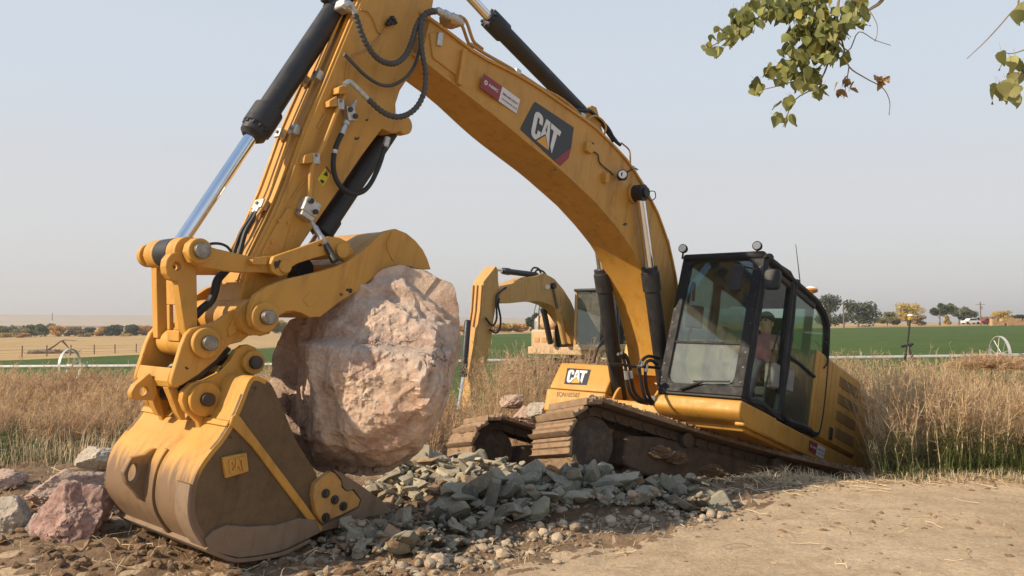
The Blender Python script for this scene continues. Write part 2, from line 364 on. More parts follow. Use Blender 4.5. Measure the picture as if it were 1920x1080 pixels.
rx = axis(-2.2, 8, 0.09, -3.5, 26, 1.15); ry = axis(2.6, 8.9, 0.09, -26, 9.0, 1.15)
def road_h(x, y): return height(x, y) + 0.03 * max(-1, min(0.4, road_mask(x, y) * 1.1))
sheet('dirt_road', rx, ry, road_h, 'road_dirt', lambda x, y: road_mask(x, y) > -0.9)
# crop field behind the ditch: far edge runs diagonally away from left to right
FE = [(-90, 40), (-39, 61), (-33, 70), (-26, 83), (-10.6, 160), (20, 190), (68, 190), (400, 230)]
def far_edge(x):
    for (x0, y0), (x1, y1) in zip(FE, FE[1:]):
        if x <= x1: return y0 + (y1 - y0) * max(0, (x - x0)) / (x1 - x0)
    return 230
gx = list(np.arange(-90, 400, 4.0))
vs = []; fs = []; K = 26
for x in gx:
    y0, y1 = 19.0, far_edge(x)
    for k in range(K): y = y0 + (y1 - y0) * (k / (K - 1)) ** 1.6; vs.append((x, y, field_h(x, y) + 0.05 + 0.02 * noise.noise(Vector((x * .3, y * .3, 0)))))
fs = [(i * K + k, (i + 1) * K + k, (i + 1) * K + k + 1, i * K + k + 1) for i in range(len(gx) - 1) for k in range(K - 1)]
tag(MB().add(vs, fs).build('green_field', 'crop_green'), kind='structure')
vs = []; gx2 = list(np.arange(-700, 1200, 10.0)); K = 18
for x in gx2:
    y0, y1 = (far_edge(x) if -90 < x < 400 else 40), 700
    for k in range(K): y = y0 + (y1 - y0) * (k / (K - 1)) ** 1.8; vs.append((x, y, field_h(x, y) + 0.03))
fs = [(i * K + k, (i + 1) * K + k, (i + 1) * K + k + 1, i * K + k + 1) for i in range(len(gx2) - 1) for k in range(K - 1)]
tag(MB().add(vs, fs).build('stubble_field', 'stubble'), kind='structure')
# low dry hills along the horizon
vs = []; NX = 120; K = 14
for i in range(NX + 1):
    x = -2600 + 5200 * i / NX
    ridge = 13 + 9 * noise.noise(Vector((x * 0.0011, 1.7, 0))) + 12 * sst((-x - 300) / 900) + 3 * noise.noise(Vector((x * 0.006, 4.2, 0)))
    if x > -200: ridge -= 10 * sst((x + 200) / 700)
    for k in range(K):
        t = k / (K - 1); vs.append((x, 1000 + 1500 * t, -4 + (ridge + 4) * sst(t * 1.2) + 2.0 * noise.noise(Vector((x * 0.004, t * 6, 9))) * t))
fs = [(i * K + k, (i + 1) * K + k, (i + 1) * K + k + 1, i * K + k + 1) for i in range(NX) for k in range(K - 1)]
tag(MB().add(vs, fs).build('hills', 'dry_hill'), kind='structure')
# ------------------------------------------------------------------ the near excavator
CY = -0.10                                             # its boom centre line
EX = empty('excavator', M1)
tag(EX, 'large yellow excavator with black cab, tilted nose-up, gripping the boulder with bucket and thumb', 'excavator', 'excavators on the site')
def Y1(pts, y): return [F1.Y(px, py, y) for px, py in pts]
def mir(p): return Vector((p.x, 2 * CY - p.y, p.z))
def setY(p, y): return Vector((p.x, y, p.z))
def plate(mb, pts, y0, y1):
    """outline seen on the near face y0 (pixels), running through to y1"""
    a = Y1(pts, y0); return mb.prism(a, [setY(p, y1) for p in a])
def lplate(mb, pts, y0, y1): return mb.prism([Vector((x, y0, z)) for x, z in pts], [Vector((x, y1, z)) for x, z in pts])
def disc(mb, c, y0, y1, r, n=24): return mb.cyl(setY(c, y0), setY(c, y1), r, n)
def ringpts(c, r, n=20, a0=0, a1=2 * pi): return [(c.x + r * cos(a0 + (a1 - a0) * i / n), c.z + r * sin(a0 + (a1 - a0) * i / n)) for i in range(n + (0 if a1 - a0 > 6.2 else 1))]
def ringplate(name, outer, c, hole, y0, y1, mat, par, bev=0.006, n=32):
    """plate with a real hole: outer outline (3D, in a plane of constant y), hole radius as a function of angle"""
    O_, I_ = [], []
    m = len(outer)
    for k in range(n):
        a = 2 * pi * k / n; dx, dz = cos(a), sin(a); best = None
        for i in range(m):
            p, q = outer[i], outer[(i + 1) % m]; ex, ez = q.x - p.x, q.z - p.z; den = dx * ez - dz * ex
            if abs(den) < 1e-9: continue
            t = ((p.x - c.x) * ez - (p.z - c.z) * ex) / den; u = ((p.x - c.x) * dz - (p.z - c.z) * dx) / den
            if t > 0 and -1e-6 <= u <= 1 + 1e-6 and (best is None or t > best): best = t
        best = best or hole(a) * 1.2; h = min(hole(a), best * .9); O_.append((c.x + dx * best, c.z + dz * best)); I_.append((c.x + dx * h, c.z + dz * h))
    vs = [(x, y, z) for y in (y0, y1) for L_ in (O_, I_) for x, z in L_]; fs = []
    for k in range(n):
        j = (k + 1) % n; fs += [(k, j, n + j, n + k), (2 * n + j, 2 * n + k, 3 * n + k, 3 * n + j), (j, k, 2 * n + k, 2 * n + j), (n + k, n + j, 3 * n + j, 3 * n + k)]
    o = MB().add(vs, fs); bm = bmesh.new(); ob = o.build(name, mat, par, bevel=bev); bm.from_mesh(ob.data); bmesh.ops.recalc_face_normals(bm, faces=bm.faces); bm.to_mesh(ob.data); bm.free(); return ob
def hexbolt(mb, c, ax, r=0.018, h=0.014):
    c = Vector(c); ax = Vector(ax).normalized(); mb.cyl(c, c + ax * h, r, 6)
# --- boom
BW = 0.25
N = 30
top = resample(Y1([(792, 22), (812, 36), (835, 52), (902, 104), (965, 139), (1017, 172), (1076, 213), (1113, 239), (1150, 276), (1180, 309), (1203, 347), (1230, 398), (1250, 452), (1263, 508), (1270, 555), (1275, 605), (1280, 660), (1283, 712)], CY + BW), N)
bot = resample(Y1([(778, 96), (800, 108), (817, 122), (860, 155), (891, 181), (972, 252), (1050, 315), (1113, 374), (1150, 417), (1178, 455), (1196, 488), (1209, 522), (1222, 560), (1233, 600), (1243, 650), (1250, 705)], CY + BW), N)
mb = MB(); vs = []
hw = [BW - 0.05 * sst((7 - i) / 4) for i in range(N)]
for i in range(N):
    for p, s in ((top[i], 1), (bot[i], 1), (bot[i], -1), (top[i], -1)): vs.append((p.x, CY + s * hw[i], p.z))
fs = [(4 * i + k, 4 * i + (k + 1) % 4, 4 * i + 4 + (k + 1) % 4, 4 * i + 4 + k) for i in range(N - 1) for k in range(4)] + [(3, 2, 1, 0), (4 * N - 4, 4 * N - 3, 4 * N - 2, 4 * N - 1)]
mb.add(vs, [tuple(reversed(f)) for f in fs]); BOOM = mb.build('boom', 'yellow', EX, bevel=0.006)
for nm, line, sg in (('top_plate', top, 1), ('bottom_plate', bot, -1)):       # flange plates, a little proud of the webs
    mb = MB(); vs = []
    for i in range(N):
        t = (line[min(i + 1, N - 1)] - line[max(i - 1, 0)]).normalized(); n = Vector((-t.z, 0, t.x)) * (1 if (Vector((-t.z, 0, t.x)).dot(top[i] - bot[i]) > 0) else -1) * sg
        for yo, k in ((hw[i] + 0.022, 0), (hw[i] + 0.022, 1), (-hw[i] - 0.022, 1), (-hw[i] - 0.022, 0)):
            q = line[i] + n * (0.030 * k - 0.003); vs.append((q.x, CY + yo, q.z))
    mb.add(vs, fs if sg > 0 else [tuple(reversed(f)) for f in fs]); mb.build(nm, 'yellow', BOOM, bevel=0.004)
mb = MB(); plate(mb, [(806, 62), (826, 60), (872, 92), (858, 143), (812, 108)], CY + BW - 0.034, CY + BW - 0.06); mb.build('nose_panel', 'yellow', BOOM, bevel=0.006)
mb = MB(); plate(mb, [(869, 92), (876, 92), (866, 160), (859, 156)], CY + BW + 0.004, CY + BW - 0.05); mb.build('weld_strip', 'yellow', BOOM)
# stick cylinder on top of the boom
A = F1.Y(1092, 214, CY); B = F1.Y(915, 32, CY); D = F1.Y(806, -88, CY); ax = (B - A).normalized(); L = (B - A).length
sc = MB().lathe(A, B, [(0, 0.055), (0.02, 0.088), (L - 0.26, 0.088), (L - 0.25, 0.108), (L - 0.04, 0.108), (L - 0.02, 0.095), (L, 0.06)], 24).build('stick_cylinder', 'black_paint', EX)
MB().cyl(B - ax * 0.1, D, 0.05, 20).build('rod', 'chrome', sc)
mb = MB(); disc(mb, A - ax * 0.03, CY + 0.13, CY - 0.13, 0.075); mb.build('pin', 'steel', sc)
for s in (1, -1):
    mb = MB(); b0 = A - ax * 0.03; lplate(mb, [(b0.x + 0.30, b0.z - 0.30), (b0.x + 0.07, b0.z + 0.07), (b0.x - 0.02, b0.z + 0.09), (b0.x - 0.09, b0.z + 0.02), (b0.x - 0.30, b0.z - 0.22)], CY + s * 0.11, CY + s * 0.15); mb.build('cylinder_lug', 'yellow', BOOM, bevel=0.004)
mb = MB()
for k in range(10):
    a = 2 * pi * k / 10; u = ax.orthogonal().normalized(); w = ax.cross(u); hexbolt(mb, B - ax * 0.03 + (u * cos(a) + w * sin(a)) * 0.09, ax, 0.016, 0.03)
mb.build('gland_bolts', 'black_paint', sc)
# pipes and hoses along the top plate
def off(i, d): 
    t = (top[min(i + 1, N - 1)] - top[max(i - 1, 0)]).normalized(); n = Vector((-t.z, 0, t.x)); n = n if n.dot(top[i] - bot[i]) > 0 else -n
    return top[i] + n * d
for k, (yy, d) in enumerate(((0.19, 0.075), (0.12, 0.075), (-0.2, 0.07))):
    pth = [setY(off(i, d + (0.03 if i in (9, 10, 17, 18) else 0)), CY + yy) for i in range(3, 27)]
    MB().tube(smooth_path(pth, 2), 0.017, 8).build('hydraulic_pipe', 'yellow_dusty', BOOM)
for i in (6, 11, 16, 21):
    p = off(i, 0.05); t = (top[i + 1] - top[i]).normalized(); a = atan2(-t.z, t.x)
    MB().box(setY(p, CY + 0.155), (0.07, 0.16, 0.085), Matrix.Rotation(a, 3, 'Y')).build('pipe_clamp', 'zinc', BOOM, bevel=0.004)
for k, (yy, pts) in enumerate(((0.16, [(1076, 205), (1098, 208), (1106, 208), (1120, 220), (1140, 240), (1152, 262), (1163, 272)]), (0.05, [(1085, 210), (1096, 215), (1118, 228), (1133, 236), (1146, 252), (1158, 268)]), (-0.1, [(1090, 206), (1103, 216), (1126, 231), (1140, 250), (1150, 265)]))):
    MB().tube(smooth_path(Y1(pts, CY + yy), 5), 0.020, 8).build('hose', 'rubber', BOOM)
MB().tube(smooth_path(Y1([(1096, 232), (1104, 222), (1116, 217), (1130, 226), (1136, 238), (1133, 252)], CY + 0.2), 4), 0.012, 6).build('guard_rail', 'yellow', BOOM)
MB().tube(smooth_path(Y1([(1165, 268), (1180, 282), (1182, 306)], CY + 0.2), 3), 0.010, 6).build('guard_rail', 'yellow', BOOM)
# work lamp, bracket and wiring on the boom flank
yb = CY + BW
mb = MB(); p = F1.Y(1155, 331, yb); mb.lathe(setY(p, yb + 0.03), setY(p, yb + 0.12), [(0, 0.03), (0.02, 0.055), (0.09, 0.058)], 20); wl1 = mb.build('work_lamp', 'black_paint', BOOM)
hd = Vector((0.8, 0.55, -0.1)).normalized(); pc = setY(p, yb + 0.09)
mb = MB(); mb.lathe(pc - hd * 0.03, pc + hd * 0.05, [(0, 0.045), (0.05, 0.06), (0.08, 0.06)], 20); mb.build('housing', 'black_paint', wl1)
mb = MB(); mb.lathe(pc + hd * 0.045, pc + hd * 0.056, [(0, 0.05), (0.011, 0.047)], 20); mb.build('lens', 'lamp_lens', wl1)
mb = MB(); plate(mb, [(1101, 266), (1108, 264), (1117, 280), (1110, 288), (1100, 282)], yb + 0.05, yb - 0.01); mb.build('bracket', 'yellow', BOOM, bevel=0.004)
mb = MB(); plate(mb, [(1136, 324), (1143, 324), (1143, 342), (1136, 342)], yb + 0.06, yb - 0.01); mb.build('bracket', 'yellow', BOOM, bevel=0.003)
for pts in ([(1112, 284), (1121, 290), (1124, 304), (1134, 314), (1143, 321), (1150, 328)], [(1165, 332), (1178, 322), (1190, 316), (1196, 318)]):
    MB().tube(smooth_path([F1.Y(x, y, yb + 0.015) for x, y in pts], 4), 0.008, 6).build('wire', 'dark_steel', BOOM)
# plain plate on boom end near stick
mb = MB(); plate(mb, [(823, 60), (832, 61), (829, 87), (820, 84)], CY + 0.2 + 0.035, CY + 0.18); mb.build('pipe_clamp', 'zinc', BOOM, bevel=0.004)
# --- lettering helpers
LET_C = [(.5, .64), (.5, .80), (.46, .92), (.38, .98), (.26, 1), (.13, .98), (.04, .91), (0, .79), (0, .21), (.04, .08), (.13, .01), (.25, -.01), (.33, .02), (.49, .19), (.5, .38), (.33, .38), (.32, .22), (.26, .17), (.20, .22), (.20, .78), (.25, .83), (.31, .78), (.31, .64)]
LET_A = [(.63, 1), (.87, 1), (1.09, .02), (.755, .47), (.50, .20)]
LET_A2 = [(.75, .83), (.70, .57), (.745, .56), (.80, .50)]
LET_T = [(.92, 1), (1.52, 1), (1.50, .80), (1.35, .80), (1.30, -.02), (1.14, .17), (1.13, .80), (.96, .80)]
LET_TRI = [(.755, .40), (1.10, -.01), (.38, -.01)]
def quadmap(q):
    """unit square (u 0..1.52, v 0..1) to corners TL TR BL BR"""
    TL_, TR_, BL_, BR_ = q
    return lambda u, v: (TL_ * (1 - u / 1.52) + TR_ * (u / 1.52)) * v + (BL_ * (1 - u / 1.52) + BR_ * (u / 1.52)) * (1 - v)
def emblem(parent, q, nrm, step=0.003):
    f = quadmap(q); nrm = Vector(nrm)
    for nm, pts, mt, k in (('letter', LET_C, 'decal_white', 1), ('letter', LET_A, 'decal_white', 1), ('letter', LET_T, 'decal_white', 1), ('triangle', LET_TRI, 'decal_yellow', 1), ('letter_gap', LET_A2, 'decal_black', 2)):
        a = [f(u, v) + nrm * step * (k - 0.6) for u, v in pts]; MB().prism(a, [p + nrm * step * 0.5 for p in a]).build(nm, mt, parent, smooth=0)
def text(s, name, parent, mat, o, ux, uy, size, width=None, ext=0.001, bold=0.0):
    """flat lettering: baseline starts at o, runs along ux, letters upright along uy"""
    cu = bpy.data.curves.new(name, 'FONT'); cu.body = s; cu.size = 1.0; cu.extrude = 0.0; cu.offset = bold
    to = bpy.data.objects.new(name, cu); COL.objects.link(to)
    me = bpy.data.meshes.new_from_object(to.evaluated_get(bpy.context.evaluated_depsgraph_get())); bpy.data.objects.remove(to); bpy.data.curves.remove(cu)
    w = max(v.co.x for v in me.vertices); sx = (width / w) if width else size; ux = Vector(ux).normalized(); uy = Vector(uy).normalized(); o = Vector(o)
    for v in me.vertices: v.co = o + ux * (v.co.x * sx) + uy * (v.co.y * size * 1.38)
    me.materials.clear(); me.materials.append(MATS[mat]); return link(name, me, parent)
# big emblem on the boom
q = Y1([(1004, 191), (1076, 239), (1071, 278), (1051, 311), (1039, 301), (976, 243), (977, 238), (1001, 193)], yb + 0.004)
em = MB().prism(q, [p + Vector((0, -0.006, 0)) for p in q]).build('emblem', 'decal_black', BOOM, smooth=0)
emblem(em, Y1([(1004, 205), (1052, 247), (994, 254), (1041, 292)], yb + 0.005), (0, 1, 0))
a = Y1([(1071, 277), (1066, 297), (1051, 311), (1039, 301)], yb + 0.0062); MB().prism(a, [p + Vector((0, -0.004, 0)) for p in a]).build('stripe', 'decal_red', em, smooth=0)
def decal(parent, L4, R4, nrm, big=True):
    """red and white rental sticker: quads TL TR BR BL"""
    nrm = Vector(nrm); rd = MB().prism([p + nrm * 0.003 for p in L4], list(L4)).build('rental_sticker', 'decal_red', parent, smooth=0)
    MB().prism([p + nrm * 0.003 for p in R4], list(R4)).build('white_half', 'decal_white', rd, smooth=0)
    ux = (L4[1] - L4[0]); uy = (L4[0] - L4[3]); w = ux.length; h = uy.length
    text('NMC', 'lettering', rd, 'decal_white', L4[3] + ux * 0.36 + uy * 0.42 + nrm * 0.005, ux, uy, h * 0.20, w * 0.52, bold=0.03)
    c = L4[3] + ux * 0.20 + uy * 0.52 + nrm * 0.005; r = h * 0.17
    a = [c + (ux.normalized() * cos(k * pi / 3 + pi / 6) + uy.normalized() * sin(k * pi / 3 + pi / 6)) * r for k in range(6)]; b = [c + (p - c) * 0.45 for p in a]
    mb = MB().add(a + b, [(k, (k + 1) % 6, 6 + (k + 1) % 6, 6 + k) for k in range(6)]); mb.build('hexagon_mark', 'decal_white', rd, smooth=0)
    ux2 = R4[1] - R4[0]; uy2 = R4[0] - R4[3]
    text('888.NMC.RENT', 'lettering', rd, 'decal_red', R4[3] + ux2 * 0.10 + uy2 * 0.55 + nrm * 0.005, ux2, uy2, h * 0.15, w * 0.84 * (ux2.length / w), bold=0.02)
    text('nmcrental.com', 'lettering', rd, 'decal_red', R4[3] + ux2 * 0.10 + uy2 * 0.24 + nrm * 0.005, ux2, uy2, h * 0.13, w * 0.84 * (ux2.length / w), bold=0.02)
decal(BOOM, Y1([(907, 138), (941, 162), (934, 189), (900, 164)], yb + 0.003), Y1([(941.5, 162), (975, 187), (968, 213), (934.5, 189.5)], yb + 0.003), (0, 1, 0))
# --- boom lift cylinders, one on each flank
PB = F1.Y(1199, 362, CY + BW + 0.10); BASE = F1.Y(1163, 752, CY - BW - 0.10)
for s in (1, -1):
    a = setY(BASE, CY + s * (BW + 0.10)); b = setY(PB, CY + s * (BW + 0.10)); ax = (b - a).normalized(); L = (b - a).length
    ln = (setY(F1.Y(1130, 504, CY - BW - 0.10), 0) - setY(BASE, 0)).length
    bc = MB().lathe(a, b, [(0, 0.075), (0.03, 0.096), (ln - 0.30, 0.096), (ln - 0.29, 0.112), (ln - 0.06, 0.112), (ln - 0.05, 0.10), (ln, 0.10)], 26).build('boom_cylinder', 'black_paint', EX)
    MB().cyl(a + ax * (ln - 0.1), b, 0.055, 20).build('rod', 'chrome', bc)
    mb = MB(); disc(mb, b, b.y - 0.07, b.y + 0.07, 0.10); disc(mb, b, b.y + s * 0.05, b.y + s * 0.11, 0.06); mb.build('rod_eye', 'black_paint', bc)
    mb = MB(); disc(mb, b, CY + s * BW, b.y - s * 0.06, 0.12); mb.build('pin_boss', 'yellow', BOOM, bevel=0.006)
    if s > 0: MB().tube(smooth_path([b + Vector((-0.02, 0.1, 0.02)), b + Vector((-0.10, 0.14, 0.05)), b + Vector((-0.17, 0.12, 0.0)), b + Vector((-0.10, 0.1, -0.06)), b + Vector((-0.02, 0.08, -0.02))], 5), 0.006, 6).build('wire_loop', 'dark_steel', bc)
    o1 = Vector((0.09, 0.02 * s, 0)); MB().tube([a + ax * 0.25 + o1, a + ax * (ln * 0.5) + o1, a + ax * (ln - 0.3) + o1, a + ax * (ln - 0.26) + o1 * 0.6], 0.018, 8).build('cylinder_pipe', 'black_paint', bc)
    mb = MB(); disc(mb, a, a.y - 0.08, a.y + 0.08, 0.10); mb.build('base_eye', 'black_paint', bc)
# --- stick
SWD = 0.20; ys = CY + SWD
ridge = [(770, -165), (742, -145), (716, -95), (697, -45), (678, 0), (657, 50), (637, 98), (610, 163), (577, 240), (540, 347), (517, 403), (480, 477), (462, 512), (449, 560), (440, 590)]
rear = [(452, 612), (478, 622), (500, 615), (515, 590), (528, 545), (545, 505), (560, 467), (580, 437), (630, 363), (680, 290), (717, 241), (735, 250), (748, 248), (756, 238), (753, 225), (743, 218), (742, 195), (750, 170), (765, 147), (782, 118), (798, 80), (806, 46), (813, 0), (818, -50), (815, -110), (800, -150)]
mb = MB(); plate(mb, ridge + rear, ys, CY - SWD); STK = mb.build('stick', 'yellow', EX, bevel=0.008)
rg = [setY(p, CY) for p in resample(Y1(ridge[3:-1], ys), 24)]
def roff(i, d):
    t = (rg[min(i + 1, 23)] - rg[max(i - 1, 0)]).normalized(); n = Vector((-t.z, 0, t.x)); n = n if n.x > 0 else -n; return rg[i] + n * d
for yy in (0.185, 0.125, -0.17):
    mb = MB(); mb.prism([setY(roff(i, -0.01), CY + yy) for i in range(2, 23)] + [setY(roff(i, 0.018), CY + yy) for i in range(22, 1, -1)], [setY(roff(i, -0.01), CY + yy - 0.022) for i in range(2, 23)] + [setY(roff(i, 0.018), CY + yy - 0.022) for i in range(22, 1, -1)]); mb.build('edge_strip', 'yellow', STK)
for yy, i0, i1 in ((-0.10, 5, 18), (0.07, 3, 18)):
    p = [setY(roff(i, 0.045), CY + yy) for i in range(i0, i1)]; p = p + [setY(roff(i1, 0.05), CY + yy * 0.4), setY(roff(i1 + 1, 0.05), CY + yy * 0.3)]
    MB().tube(smooth_path(p, 2), 0.014, 8).build('hydraulic_pipe', 'yellow', STK)
def onridge(py):          # station of the ridge nearest to a row of the picture
    return min(range(24), key=lambda i: abs((CAM.z + 0) * 0 + _row(M1 @ setY(rg[i], ys)) - py))
def _row(w):
    d = w - CAM; return 540 - FPX * d.dot(_up) / d.dot(_fw)
for py, yy in ((150, -0.10), (240, -0.10), (135, 0.10), (250, 0.10), (392, 0.0)):
    i = onridge(py); t = (rg[i + 1] - rg[i]).normalized(); a = atan2(-t.z, t.x)
    mb = MB().box(setY(roff(i, 0.04), CY + yy), (0.08, 0.075 if py < 300 else 0.13, 0.06), Matrix.Rotation(a, 3, 'Y')); cl = mb.build('pipe_clamp', 'zinc', STK, bevel=0.005)
    mb = MB(); n = (roff(i, 1) - roff(i, 0)); hexbolt(mb, setY(roff(i, 0.07), CY + yy), n, 0.014, 0.016); mb.build('bolt', 'steel', cl)
for s in (-1, 1):
    pth = [setY(roff(onridge(398), 0.05), CY + s * 0.02), setY(roff(onridge(425), 0.06), CY + s * 0.025), setY(roff(onridge(450), 0.07), CY + s * 0.03), setY(roff(onridge(480), 0.05), CY + s * 0.04), setY(roff(onridge(510), 0.05), CY + 0.06 + s * 0.04)]
    h = MB().tube(smooth_path(pth, 5), 0.019, 8).build('hose', 'rubber', STK)
    MB().cyl(pth[0], pth[0].lerp(pth[1], 0.6), 0.022, 10).build('hose_fitting', 'zinc', h)
# near flank: pipe with brackets, valves, hoses
yn = ys + 0.055
MB().tube(smooth_path(Y1([(647, 172), (645, 182), (632, 208), (616, 248), (600, 285), (587, 308), (583, 325), (580, 374)], yn), 4), 0.019, 10).build('hydraulic_pipe', 'yellow', STK)
mb = MB(); plate(mb, [(636, 163), (650, 157), (652, 168), (648, 176), (635, 175)], yn + 0.04, ys); mb.build('pipe_head', 'yellow', STK, bevel=0.006)
for c, bx in (((637, 196), [(618, 189), (632, 180), (634, 199), (618, 200)]), ((591, 298), [(572, 291), (588, 285), (588, 305), (570, 306)])):
    mb = MB(); plate(mb, bx, ys + 0.07, ys - 0.01); mb.build('bracket', 'yellow', STK, bevel=0.004)
    p = F1.Y(c[0], c[1], yn); mb = MB().box(p, (0.06, 0.05, 0.085), Matrix.Rotation(radians(22), 3, 'Y')); cl = mb.build('pipe_clamp', 'zinc', STK, bevel=0.006)
    mb = MB(); hexbolt(mb, p + Vector((0.015, 0.024, 0.02)), (0, 1, 0), 0.012, 0.012); mb.build('bolt', 'steel', cl)
def valve(px, py, sz, rot):
    p = F1.Y(px, py, ys + sz[1] / 2); M = Matrix.Rotation(radians(rot), 3, 'Y')
    v = MB().box(p, sz, M).build('valve_block', 'zinc', STK, bevel=0.010)
    mb = MB()
    for dx, dz in ((0.25, 0.25), (-0.25, -0.2)): c = p + M @ Vector((sz[0] * dx, sz[1] / 2, sz[2] * dz)); hexbolt(mb, c, (0, 1, 0), 0.022, 0.02)
    mb.build('plug', 'dark_steel', v); return p, M, v
p, M, v = valve(579, 389, (0.14, 0.10, 0.12), -8); MB().box(p + M @ Vector((0, 0, -0.08)), (0.12, 0.09, 0.04), M).build('valve_base', 'zinc', v, bevel=0.006)
p, M, v = valve(655, 214, (0.085, 0.08, 0.12), 28)
MB().lathe(F1.Y(668, 188, yn), F1.Y(658, 206, yn), [(0, 0.008), (0.03, 0.012), (0.05, 0.02), (0.09, 0.024)], 12).build('fitting', 'zinc', v)
MB().lathe(F1.Y(650, 228, yn), F1.Y(640, 254, yn), [(0, 0.03), (0.03, 0.032), (0.035, 0.022), (0.06, 0.022), (0.065, 0.027), (0.12, 0.024)], 12).build('fitting', 'zinc', v)
h = MB().tube(smooth_path(Y1([(640, 252), (631, 272), (626, 292), (625, 315), (630, 335), (641, 352), (660, 363), (680, 359), (694, 345), (706, 322), (715, 298), (722, 272)], yn), 5), 0.021, 10).build('hose', 'rubber', STK)
MB().cyl(F1.Y(722, 276, yn), F1.Y(727, 258, yn), 0.026, 12).build('hose_fitting', 'zinc', h)
MB().cyl(F1.Y(628, 281, yn), F1.Y(627, 288, yn), 0.024, 12).build('hose_band', 'zinc', h)
# capped auxiliary hose end hanging over the thumb link
q0, q1 = F1.Y(584, 414, yn + .02), F1.Y(629, 490, yn + 0.20); L = (q1 - q0).length
ah = MB().tube(smooth_path([F1.Y(578, 403, yn), F1.Y(581, 411, yn + .01), q0], 3), 0.012, 8).build('auxiliary_line', 'zinc', STK)
MB().lathe(q0, q1, [(0, 0.014), (0.05, 0.016), (0.06, 0.022), (0.15, 0.022), (0.151, 0.026), (0.20, 0.026), (0.205, 0.020), (0.28, 0.020)], 14).build('coupling', 'zinc', ah)
MB().lathe(q0 + (q1 - q0) * (0.22 / L), q1, [(0, 0.027), (L - 0.28, 0.027), (L - 0.27, 0.034), (L - 0.22, 0.034)], 14).build('dust_cap', 'dark_steel', ah)
def ribbed(px, yy, r, name='ribbed_hose', par=None, mat='hose_grey'):
    p = resample(smooth_path(Y1(px, yy) if not callable(yy) else [F1.Y(x, y, yy(i)) for i, (x, y) in enumerate(px)], 10), 150)
    return MB().tube(p, [r * (1.0 if (i // 2) % 2 else 0.80) for i in range(150)], 10).build(name, mat, par or STK)
hA = ribbed([(666, 26), (672, 45), (678, 63), (688, 84), (704, 106), (724, 118), (743, 118), (760, 104), (772, 79), (779, 55), (789, 34), (803, 24), (818, 22)], ys + 0.12, 0.026)
MB().tube(smooth_path(Y1([(645, 12), (655, 8), (662, 14), (667, 30), (676, 58)], ys + 0.11), 4), 0.022, 10).build('hose_fitting', 'zinc', hA)
MB().box(F1.Y(645, 12, CY + 0.16), (0.10, 0.14, 0.09)).build('port_block', 'zinc', hA, bevel=0.02)
MB().tube(smooth_path(Y1([(645, 102), (649, 105), (666, 123), (688, 144), (714, 159), (738, 159), (762, 144), (777, 123), (786, 96), (790, 70)], ys + 0.07), 6), 0.015, 8).build('hose', 'hose_grey', STK)
hB = ribbed([(690, 186), (716, 209), (741, 219), (765, 214), (784, 197), (796, 169), (798, 135), (792, 101), (789, 67), (791, 40), (799, 25), (815, 19)], ys + 0.16, 0.026)
MB().tube(smooth_path(Y1([(646, 158), (656, 154), (668, 164), (693, 189)], ys + 0.15), 4), [0.022] * 13, 10).build('hose_fitting', 'zinc', hB)
for px, py, s in ((826, 22, 0.07), (838, 28, 0.085), (852, 34, 0.09), (862, 40, 0.07)):
    MB().lathe(F1.Y(px - 8, py - 4, ys + 0.06), F1.Y(px + 8, py + 6, ys + 0.06), [(0, s * 0.32), (0.02, s * 0.5), (0.07, s * 0.5), (0.075, s * 0.36), (0.1, s * 0.36)], 14).build('hose_fitting', 'zinc', BOOM)
MB().box(F1.Y(846, 40, ys + 0.0), (0.16, 0.16, 0.10), Matrix.Rotation(radians(25), 3, 'Y')).build('manifold', 'yellow_dusty', BOOM, bevel=0.01)
for i, pts in enumerate(([(862, 30), (874, 40), (884, 68), (890, 80), (905, 92)], [(862, 42), (868, 52), (878, 80), (886, 92)])):
    MB().tube(smooth_path(Y1(pts, CY + 0.16 - 0.05 * i), 4), 0.016, 8).build('hydraulic_pipe', 'yellow_dusty', BOOM)
for pts in ([(676, 18), (690, 22), (702, 40), (708, 58), (716, 62)], [(648, 152), (650, 128), (655, 112), (668, 100), (684, 95), (706, 76), (722, 55), (733, 42)], [(596, 240), (604, 225), (610, 213)], [(548, 372), (562, 350), (575, 335)]):
    MB().tube(smooth_path(Y1(pts, ys + 0.012), 4), 0.006, 6).build('wire', 'yellow_dusty', STK)
mb = MB()
for dx, dy in ((0, 0), (4, 4), (8, -2), (5, -6), (-3, 5), (10, 3)): mb.box(F1.Y(730 + dx, 40 + dy, ys + 0.03), (0.03, 0.04, 0.025), Matrix.Rotation(dx, 3, 'Y'))
mb.build('wire_connector', 'rubber', STK)
q = Y1([(611, 312), (621, 325), (606, 349), (595, 336)], ys + 0.003); wd = MB().prism(q, [p - Vector((0, 0.002, 0)) for p in q]).build('warning_sticker', 'warn_yellow', STK, smooth=0)
q = Y1([(613, 320), (615, 331), (606, 328)], ys + 0.005); MB().add(q, [(0, 1, 2)]).build('warning_triangle', 'decal_black', wd, smooth=0)
q = Y1([(603, 336), (609, 340), (605, 345), (600, 339)], ys + 0.005); MB().add(q, [(0, 1, 2, 3)]).build('pictogram', 'decal_black', wd, smooth=0)
q = Y1([(612, 311), (622, 324), (620, 327), (610, 314)], ys + 0.005); MB().add(q, [(0, 1, 2, 3)]).build('red_bar', 'decal_red', wd, smooth=0)
mb = MB(); plate(mb, [(540, 390), (553, 392), (530, 470), (505, 500), (486, 512), (494, 470), (515, 430)], ys + 0.02, ys - 0.01); dp = mb.build('doubler_plate', 'yellow', STK, bevel=0.005)
